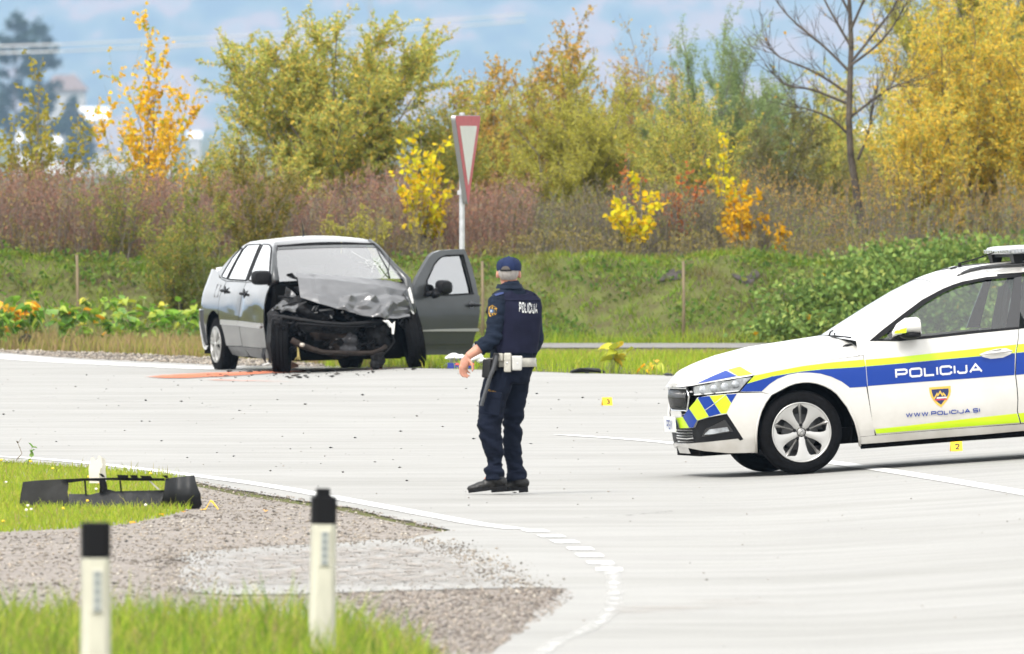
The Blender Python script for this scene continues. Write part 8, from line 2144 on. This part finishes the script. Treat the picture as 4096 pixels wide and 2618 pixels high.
# rolled cuff edge
c0 = EL.lerp(WL, .55); ax = (WL - EL).normalized()
mb = MB(); mb.tube([c0 - ax * .012, c0 - ax * .004, c0 + ax * .004], [.058, .0595, .057], 18, cap=False); mb.build('cuff', m_shirt, shirt, smooth=True)
mb = MB()   # collar
for k in range(21):
    pass
rows = []
for t, r_, zz in ((0, .080, 505), (.5, .082, 455), (1, .086, 412)):
    c = Q1(786 - 24 * t, zz, .0); rows.append([c + Vector((r_ * math.sin(a), -r_ * .95 * math.cos(a), -.006 * math.cos(a * 2) * t + (-.012 * abs(math.sin(a)) if t == 1 else 0))) for a in np.linspace(-2.7, 2.7, 29)])
rows.append([p + Vector((0, 0, -.030)) + (p - Q1(762, 412, 0)).normalized() * .014 for p in rows[-1]])
mb.add([p for r_ in rows for p in r_], [(j * 29 + k, j * 29 + k + 1, (j + 1) * 29 + k + 1, (j + 1) * 29 + k) for j in range(3) for k in range(28)]); mb.build('collar', m_shirt, shirt, smooth=True)
# trousers
mb = MB()
torso(mb, .010, Q1(0, 1425).z, Q1(0, 1385).z, m=4)
hip = [(Q1(785, 1390), .160, .125), (Q1(775, 1440), .166, .135), (Q2(755, 30), .172, .145), (Q2(735, 120), .168, .14)]
rows = [[c + rdir * (a * math.sin(t)) - fdir * (b * math.cos(t)) for t in np.linspace(0, 2 * math.pi, 24, endpoint=False)] for c, a, b in hip]
mb.add([p for r_ in rows for p in r_], [(j * 24 + k, j * 24 + (k + 1) % 24, (j + 1) * 24 + (k + 1) % 24, (j + 1) * 24 + k) for j in range(3) for k in range(24)] + [tuple(range(23, -1, -1)), tuple(range(72, 96))])
mb.tube([Q2(660, 0, -.06), Q2(620, 130, -.085), Q2(565, 320, -.10), Q2(535, 470, -.11), Q2(530, 620, -.11), Q2(545, 760, -.10), Q2(575, 890, -.09), Q2(598, 1000, -.08), Q2(580, 1110, -.08), Q2(582, 1200, -.08), Q2(585, 1258, -.08)], [.10, .108, .100, .094, .090, .084, .074, .062, .067, .072, .074], 18)
mb.tube([Q2(815, 0, .06), Q2(830, 130, .085), Q2(825, 320, .10), Q2(812, 470, .105), Q2(800, 620, .105), Q2(798, 760, .11), Q2(800, 900, .115), Q2(812, 1020, .115), Q2(830, 1110, .115), Q2(838, 1200, .11), Q2(842, 1265, .11)], [.10, .105, .088, .080, .072, .070, .069, .064, .068, .075, .077], 18)
def trou_d(p):
    z = p.z; k = math.exp(-((z - .52) / .12) ** 2) + 1.2 * math.exp(-((z - .18) / .12) ** 2) + .35
    return wr(p, 3, .0105 * k, (6, 6, 15)) + .004 * k * math.sin(z * 60 + p.x * 40 + 6 * noise.noise(p * 5))
trou = fuse(mb, 'trousers', m_trou, off, voxel=.008, smooth_it=4, disp=trou_d)
mb = MB(); rot = Matrix.Rotation(.10, 3, 'Y') @ Matrix.Rotation(-.3, 3, 'Z')   # cargo pocket
mb.box(Q2(560, 350, -.195), (.13, .02, .17), rot); mb.box(Q2(572, 255, -.20), (.135, .022, .045), rot); mb.build('cargo_pocket', m_trou, trou, bevel=.008)
# boots
def boot(name, heel, toe, d, zt, lift):
    mb = MB(); h, t = Q2(heel[0], heel[1], d), Q2(toe[0], toe[1], d); ax = (t - h); L = ax.length; ax.normalize(); up = Vector((0, 0, 1)); up = (up - ax * up.dot(ax)).normalized()
    rot = Matrix((ax, Vector((0, 1, 0)), up)).transposed()
    for f, w, hh, ln, dz in ((.16, .040, .048, .058, .048), (.38, .039, .050, .075, .045), (.62, .044, .036, .075, .034), (.82, .043, .028, .060, .028)):
        mb.ell(h + ax * L * f + up * dz, (ln, w, hh), rot, 16, 10)
    mb.tube([h + ax * .055 + up * .04, Q2(*zt, d)], [.050, .056], 14)
    b = fuse(mb, name, m_boot, off, voxel=.007, smooth_it=3, disp=lambda p: wr(p, 8, .002, (30, 30, 30)))
    s = MB(); out = []
    for f, w in ((0, .030), (.06, .038), (.2, .039), (.42, .034), (.62, .043), (.82, .043), (.95, .030), (1.0, .012)): out.append((f, w))
    pts = [h + ax * L * f + Vector((0, -w, 0)) for f, w in out] + [h + ax * L * f + Vector((0, w, 0)) for f, w in out[::-1]]
    s.prism([p - up * .004 for p in pts], up * .022)
    pts = [h + ax * L * f + Vector((0, w, 0)) for f, w in ((0, -.032), (.26, -.038), (.26, .038), (0, .032))]; s.prism([p - up * .020 for p in pts], up * .018)
    s.build('sole', m_black, b, bevel=.004)
boot('boot', (728, 1352), (278, 1408), -.08, (600, 1235), .01)
boot('boot', (985, 1376), (548, 1410), .11, (850, 1240), .0)
# vest: back and front plate
def vest(name, ph0, flip):
    z = lambda y: Q1(0, y).z
    half = [(0, 1235), (30, 1240), (62, 1225), (72, 1120), (68, 980), (58, 860), (50, 740), (48, 640), (50, 575), (56, 530), (30, 498), (24, 515), (14, 540), (0, 545)]
    pts = [(R(a), z(y)) for a, y in half] + [(-R(a), z(y)) for a, y in half[-2:0:-1]]
    V, Fc, bd = poly_grid(pts, (.10, .03)); n = len(V)
    f = lambda a, zz, g: T(a + ph0, zz, g + .004 * noise.noise(Vector((a * 5, zz * 9, 2))))
    vs = [f(a, zz, .034) for a, zz in V] + [f(a, zz, .006) for a, zz in V]
    mb = MB(); mb.add(vs, [tuple(q) for q in Fc] + [tuple(i + n for i in reversed(q)) for q in Fc] + [(b, a, a + n, b + n) for a, b in bd])
    return mb.build(name, m_vest, off, smooth=True, angle=50)
ve = vest('vest', 0, 1); vfront = vest('vest_front', math.pi, -1)
mb = MB(); mb.add([T(R(a), Q1(0, y).z, g) for y, g in ((596, .037), (612, .040)) for a in range(-46, 47, 4)], [(i, i + 1, 24 + i + 1, 24 + i) for i in range(23)]); mb.build('yoke_seam', m_vest, ve, smooth=True)
for sgn in (-1, 1):
    mb = MB()
    for y in (930, 1040, 1140): mb.add([T(R(sgn * a), Q1(0, y + dy).z, .024) for dy in (-28, 28) for a in (62, 80, 95, 112)], [(0, 1, 5, 4), (1, 2, 6, 5), (2, 3, 7, 6)])
    mb.build('side_strap', m_blk, ve, smooth=True)
mb = MB(); mb.tube([T(R(44), Q1(0, 560).z, .02), Q1(985, 520, -.0) , T(R(136), Q1(0, 560).z, .02)], [.03, .03, .03], 8, squash=.4); mb.tube([T(R(-46), Q1(0, 560).z, .02), Q1(700, 500, -.045), T(R(-136), Q1(0, 560).z, .02)], [.03, .03, .03], 8, squash=.4); mb.build('shoulder_strap', m_vest, ve, smooth=True)
# anything printed or sewn on is laid onto the cloth
def on_cloth(bvh, nm, quads, mat, parent, lift=.003):
    mb = MB()
    o = cam.location - off.location
    for V, Fq in quads:
        vs = []
        for q in V:
            d = (q - o).normalized(); h = bvh.ray_cast(o, d)
            if h[0] is None: h = bvh.find_nearest(q)
            n = h[1] if h[1].dot(d) < 0 else -h[1]; vs.append(h[0] + n * lift)
        mb.add(vs, Fq)
    return mb.build(nm, mat, parent, smooth=False, recalc=False)
def bvh_of(o): return BVHTree.FromPolygons([v.co for v in o.data.vertices], [list(p.vertices) for p in o.data.polygons])
qs, tw = text_quads('POLICIJA', 1.0, .17, .52, .40)
bq = []
for V, Fq in qs: bq.append(([Q1(876 + 214 * p.x / tw, 764 - (.12 * 0 + 1) * (p.y) * 122 + 16 * p.x / tw - 8, -.2) for p in V], Fq))
on_cloth(bvh_of(ve), 'lettering', bq, M('letter_grey_white', (.52, .53, .52), .6), ve)
bs_ = bvh_of(shirt)
hexo = [(523, 690), (565, 668), (617, 704), (606, 776), (535, 806), (520, 770)]
def poly_quads(pix, d=-.25, q=Q1): return [([q(a, b, d) for a, b in pix], [tuple(t) for t in tessellate_polygon([[Vector((a, -b, 0)) for a, b in pix]])])]
pa = on_cloth(bs_, 'sleeve_patch', poly_quads(hexo), m_patchy, shirt, .004)
inn = [((a - 568) * .72 + 566, (b - 737) * .74 + 738) for a, b in hexo]
on_cloth(bs_, 'patch_field', poly_quads(inn), M('patch_dark', (.05, .04, .025), .7), shirt, .0055)
on_cloth(bs_, 'patch_spokes', sum([[([Q1(a, b, -.25) for a, b in pts], [(0, 1, 2, 3)])] for pts in [[(560, 690), (570, 690), (570, 715), (560, 715)], [(590, 706), (608, 712), (604, 722), (586, 716)], [(560, 760), (572, 760), (572, 790), (560, 790)], [(584, 758), (602, 772), (598, 780), (580, 766)], [(532, 760), (546, 752), (550, 762), (536, 772)]]], []), m_patchy, shirt, .0065)
disc = [(566 + -8 + 19 * math.cos(t), 740 + 22 * math.sin(t)) for t in np.linspace(0, 6.28, 14, endpoint=False)]
on_cloth(bs_, 'patch_disc', poly_quads(disc), M('patch_blue', (.05, .12, .25), .6), shirt, .007)
on_cloth(bs_, 'patch_star', poly_quads([(545, 738), (556, 730), (562, 742), (552, 752)]), m_pouch, shirt, .0085)
on_cloth(bs_, 'epaulette', poly_quads([(585, 548), (640, 528), (692, 520), (690, 540), (640, 556), (600, 566)]), M('epaulette_blue', (.015, .03, .11), .7), shirt, .006)
qs, tw = text_quads('Quality', 1.0, .22, .9, .30); bq = []
for V, Fq in qs: bq.append(([Q2(522 + 104 * p.x / tw - 6 * p.y, 208 - p.y * 26 + 24 * p.x / tw, -.3) for p in V], Fq))
on_cloth(bvh_of(trou), 'embroidery', bq, m_patchy, trou, .004)
# belt and what hangs on it
n = 40; rows = [[T(2 * math.pi * k / n, Q1(0, y).z, g) for k in range(n)] for y, g in ((1402, .020), (1400, .026), (1300, .026), (1296, .020))]
mb = MB(); mb.add([p for r_ in rows for p in r_], [(j * n + k, j * n + (k + 1) % n, (j + 1) * n + (k + 1) % n, (j + 1) * n + k) for j in range(3) for k in range(n)]); belt = mb.build('belt', m_beltw, off, smooth=True)
def pouch(nm, x0, x1, y0, y1, mat, depth=.035, d=None, bevel=.012, taper=1.0, btn=True):
    zc = Q1(0, (y0 + y1) / 2).z; xc = Q1((x0 + x1) / 2, 0).x
    ph = min(np.linspace(-1.5, 1.5, 121), key=lambda a: abs(T(a, Q1(0, 1350).z, .026).x - xc)); p = T(ph, Q1(0, 1350).z, .026); nrm = (p - ring(p.z)[0]); nrm.z = 0; nrm.normalize()
    c = Vector((p.x, p.y, zc)) + nrm * depth * .45; tx = Vector((-nrm.y, nrm.x, 0)); rot = Matrix((tx, nrm, Vector((0, 0, 1)))).transposed()
    w = (x1 - x0) * .000609 / max(.55, abs(tx.x)); h = (y1 - y0) * .000609
    mb = MB(); mb.box(c, (w, depth, h), rot, taper=taper); o = mb.build(nm, mat, belt, bevel=bevel, smooth=True, segs=3, angle=50)
    if btn:
        b = MB(); b.ell(c + nrm * depth * .5 + Vector((0, 0, -h * .02)), (.008, .005, .008), nu=10, nv=6); b.build('press_stud', m_galv, belt, smooth=True)
        b = MB(); b.box(c + nrm * depth * .42 + Vector((0, 0, h * .28)), (w * .98, depth * .3, h * .34), rot); b.build('flap', mat, belt, bevel=.006)
    return o
pouch('pouch', 618, 702, 1238, 1330, m_beltw, .03, btn=False)
pouch('magazine_pouch', 702, 786, 1234, 1462, m_beltw, .042)
pouch('handcuff_pouch', 782, 896, 1268, 1442, m_pouch, .045, taper=1.15)
pouch('clip', 606, 640, 1330, 1440, m_blk, .03, btn=False, bevel=.006)
mb = MB(); mb.box(Q1(516, 1420, -.17), (.070, .075, .135), Matrix.Rotation(.06, 3, 'Y') @ Matrix.Rotation(-.5, 3, 'Z')); mb.box(Q1(520, 1340, -.17), (.062, .07, .04), Matrix.Rotation(-.5, 3, 'Z')); mb.build('black_pouch', m_blk, belt, bevel=.012, smooth=True, segs=3, angle=50)
mb = MB(); mb.box(Q1(592, 1340, -.20), (.042, .04, .13), Matrix.Rotation(.18, 3, 'Y')); mb.build('baton_holder', m_blk, belt, bevel=.01)
mb = MB(); mb.tube([Q1(612, 1268, -.215), Q1(575, 1420, -.225), Q2(540, 20, -.232), Q2(432, 380, -.235)], [.016, .017, .0155, .0145], 12); bt = mb.build('baton', M('baton_black', (.03, .032, .036), .25), belt, smooth=True, angle=50)
mb = MB(); mb.box(Q1(1045, 1330, .12), (.035, .09, .05)); mb.ell(Q1(1062, 1332, .07), (.016, .03, .022)); mb.build('radio_clip', m_blk, belt, bevel=.006)
mb = MB(); mb.tube([Q1(520, 700, .05), Q1(505, 770, .05)], [.018, .018], 8); mb.build('shoulder_radio', m_blk, vfront, smooth=True)
# cap and hair
mb = MB(); rows = []; nC = 32; cc = Q1(756, 268, .005)
for zz, k in ((0, 1.0), (.018, 1.035), (.040, 1.03), (.060, .955), (.075, .82), (.088, .60), (.097, .30), (.100, .02)): rows.append([cc + Vector((.0855 * k * math.sin(a), -.108 * k * math.cos(a) + .008, zz + .004 * math.cos(a))) for a in np.linspace(0, 2 * math.pi, nC, endpoint=False)])
mb.add([p for r_ in rows for p in r_], [(j * nC + k, j * nC + (k + 1) % nC, (j + 1) * nC + (k + 1) % nC, (j + 1) * nC + k) for j in range(len(rows) - 1) for k in range(nC)]); cap = mb.build('cap', m_cap, off, smooth=True)
for v in cap.data.vertices: v.co += (v.co - cc).normalized() * .003 * noise.noise(v.co * 30)
mb = MB(); mb.add([cc + Vector((x * 1.0, .105 + y, .004 - .03 * y / .07 - x * x * 2)) for y in (0, .035, .07) for x in np.linspace(-.07, .07, 9) * 1], [(j * 9 + i, j * 9 + i + 1, (j + 1) * 9 + i + 1, (j + 1) * 9 + i) for j in range(2) for i in range(8)]); mb.build('cap_peak', m_cap, cap, smooth=True)
for k in range(6):
    a = k * math.pi / 3 + .5; mb = MB(); mb.tube([cc + Vector((.0855 * q * math.sin(a), -.108 * q * math.cos(a) + .008, zz + .0035)) for zz, q in ((0, 1.005), (.018, 1.04), (.040, 1.035), (.060, .96), (.075, .825), (.088, .605), (.099, .05))], .0018, 4); mb.build('cap_seam', m_cap, cap)
mb = MB(); mb.ell(cc + Vector((0, .008, .103)), (.009, .009, .006)); mb.build('cap_button', m_cap, cap, smooth=True)
arc = [(660, 268)] + [(717 - 57 * math.cos(t), 262 - 54 * math.sin(t)) for t in np.linspace(0, math.pi, 12)] + [(775, 268)]
def cap_pt(x, y, lift=.003):
    p = Q1(x, y); dx = p.x - cc.x; zz = p.z - cc.z; k = float(np.interp(zz, [0, .018, .040, .060], [1, 1.035, 1.03, .955])); s = max(-1, min(1, dx / (.0855 * k))); return Vector((p.x, cc.y + .008 - .108 * k * math.sqrt(1 - s * s) - lift, p.z))
V, Fc, _ = poly_grid(arc, (8, 8)); mb = MB(); mb.add([cap_pt(*p) for p in V], [tuple(t) for t in Fc]); mb.build('cap_opening', M('cap_opening_hair', (.085, .075, .07), .9), cap, smooth=True)
mb = MB(); mb.add([cap_pt(x, y, .005) for y in (252, 270) for x in range(652, 788, 9)], [(i, i + 1, 15 + i + 1, 15 + i) for i in range(14)] if len(range(652, 788, 9)) == 15 else [(i, i + 1, len(range(652, 788, 9)) + i + 1, len(range(652, 788, 9)) + i) for i in range(len(range(652, 788, 9)) - 1)]); mb.build('cap_strap', m_blk, cap, smooth=True)
rows = []
for y, k in ((255, 1.02), (290, 1.025), (330, 1.0), (365, .93), (388, .86)):
    z = Q1(0, y).z; dz = (z - HC_.z - .015) / .108; q = math.sqrt(max(.05, 1 - dz * dz)) * k
    xm = 1.22 if y < 350 else 1.05
    rows.append([HC_ + Vector((.0785 * q * math.sin(a), .008 - .099 * q * math.cos(a), z - HC_.z)) for a in np.linspace(-xm, xm, 25)])
mb = MB(); mb.add([p for r_ in rows for p in r_], [(j * 25 + i, j * 25 + i + 1, (j + 1) * 25 + i + 1, (j + 1) * 25 + i) for j in range(4) for i in range(24)]); mb.build('hair', m_hair, off, smooth=True)
# ================================================================ AIR
def haze():
    mb = MB(); mb.box((0, 14400, 235), (34000, 29000, 510))
    m = bpy.data.materials.new('haze'); m.use_nodes = True; nt = m.node_tree; nt.nodes.clear()
    o_ = nt.nodes.new('ShaderNodeOutputMaterial'); v = nt.nodes.new('ShaderNodeVolumePrincipled')
    v.inputs['Color'].default_value = (.385, .565, .79, 1); v.inputs['Density'].default_value = .000064; v.inputs['Anisotropy'].default_value = .0
    nt.links.new(v.outputs[0], o_.inputs['Volume'])
    o = mb.build('haze', m); tag(o, kind='stuff')
haze()
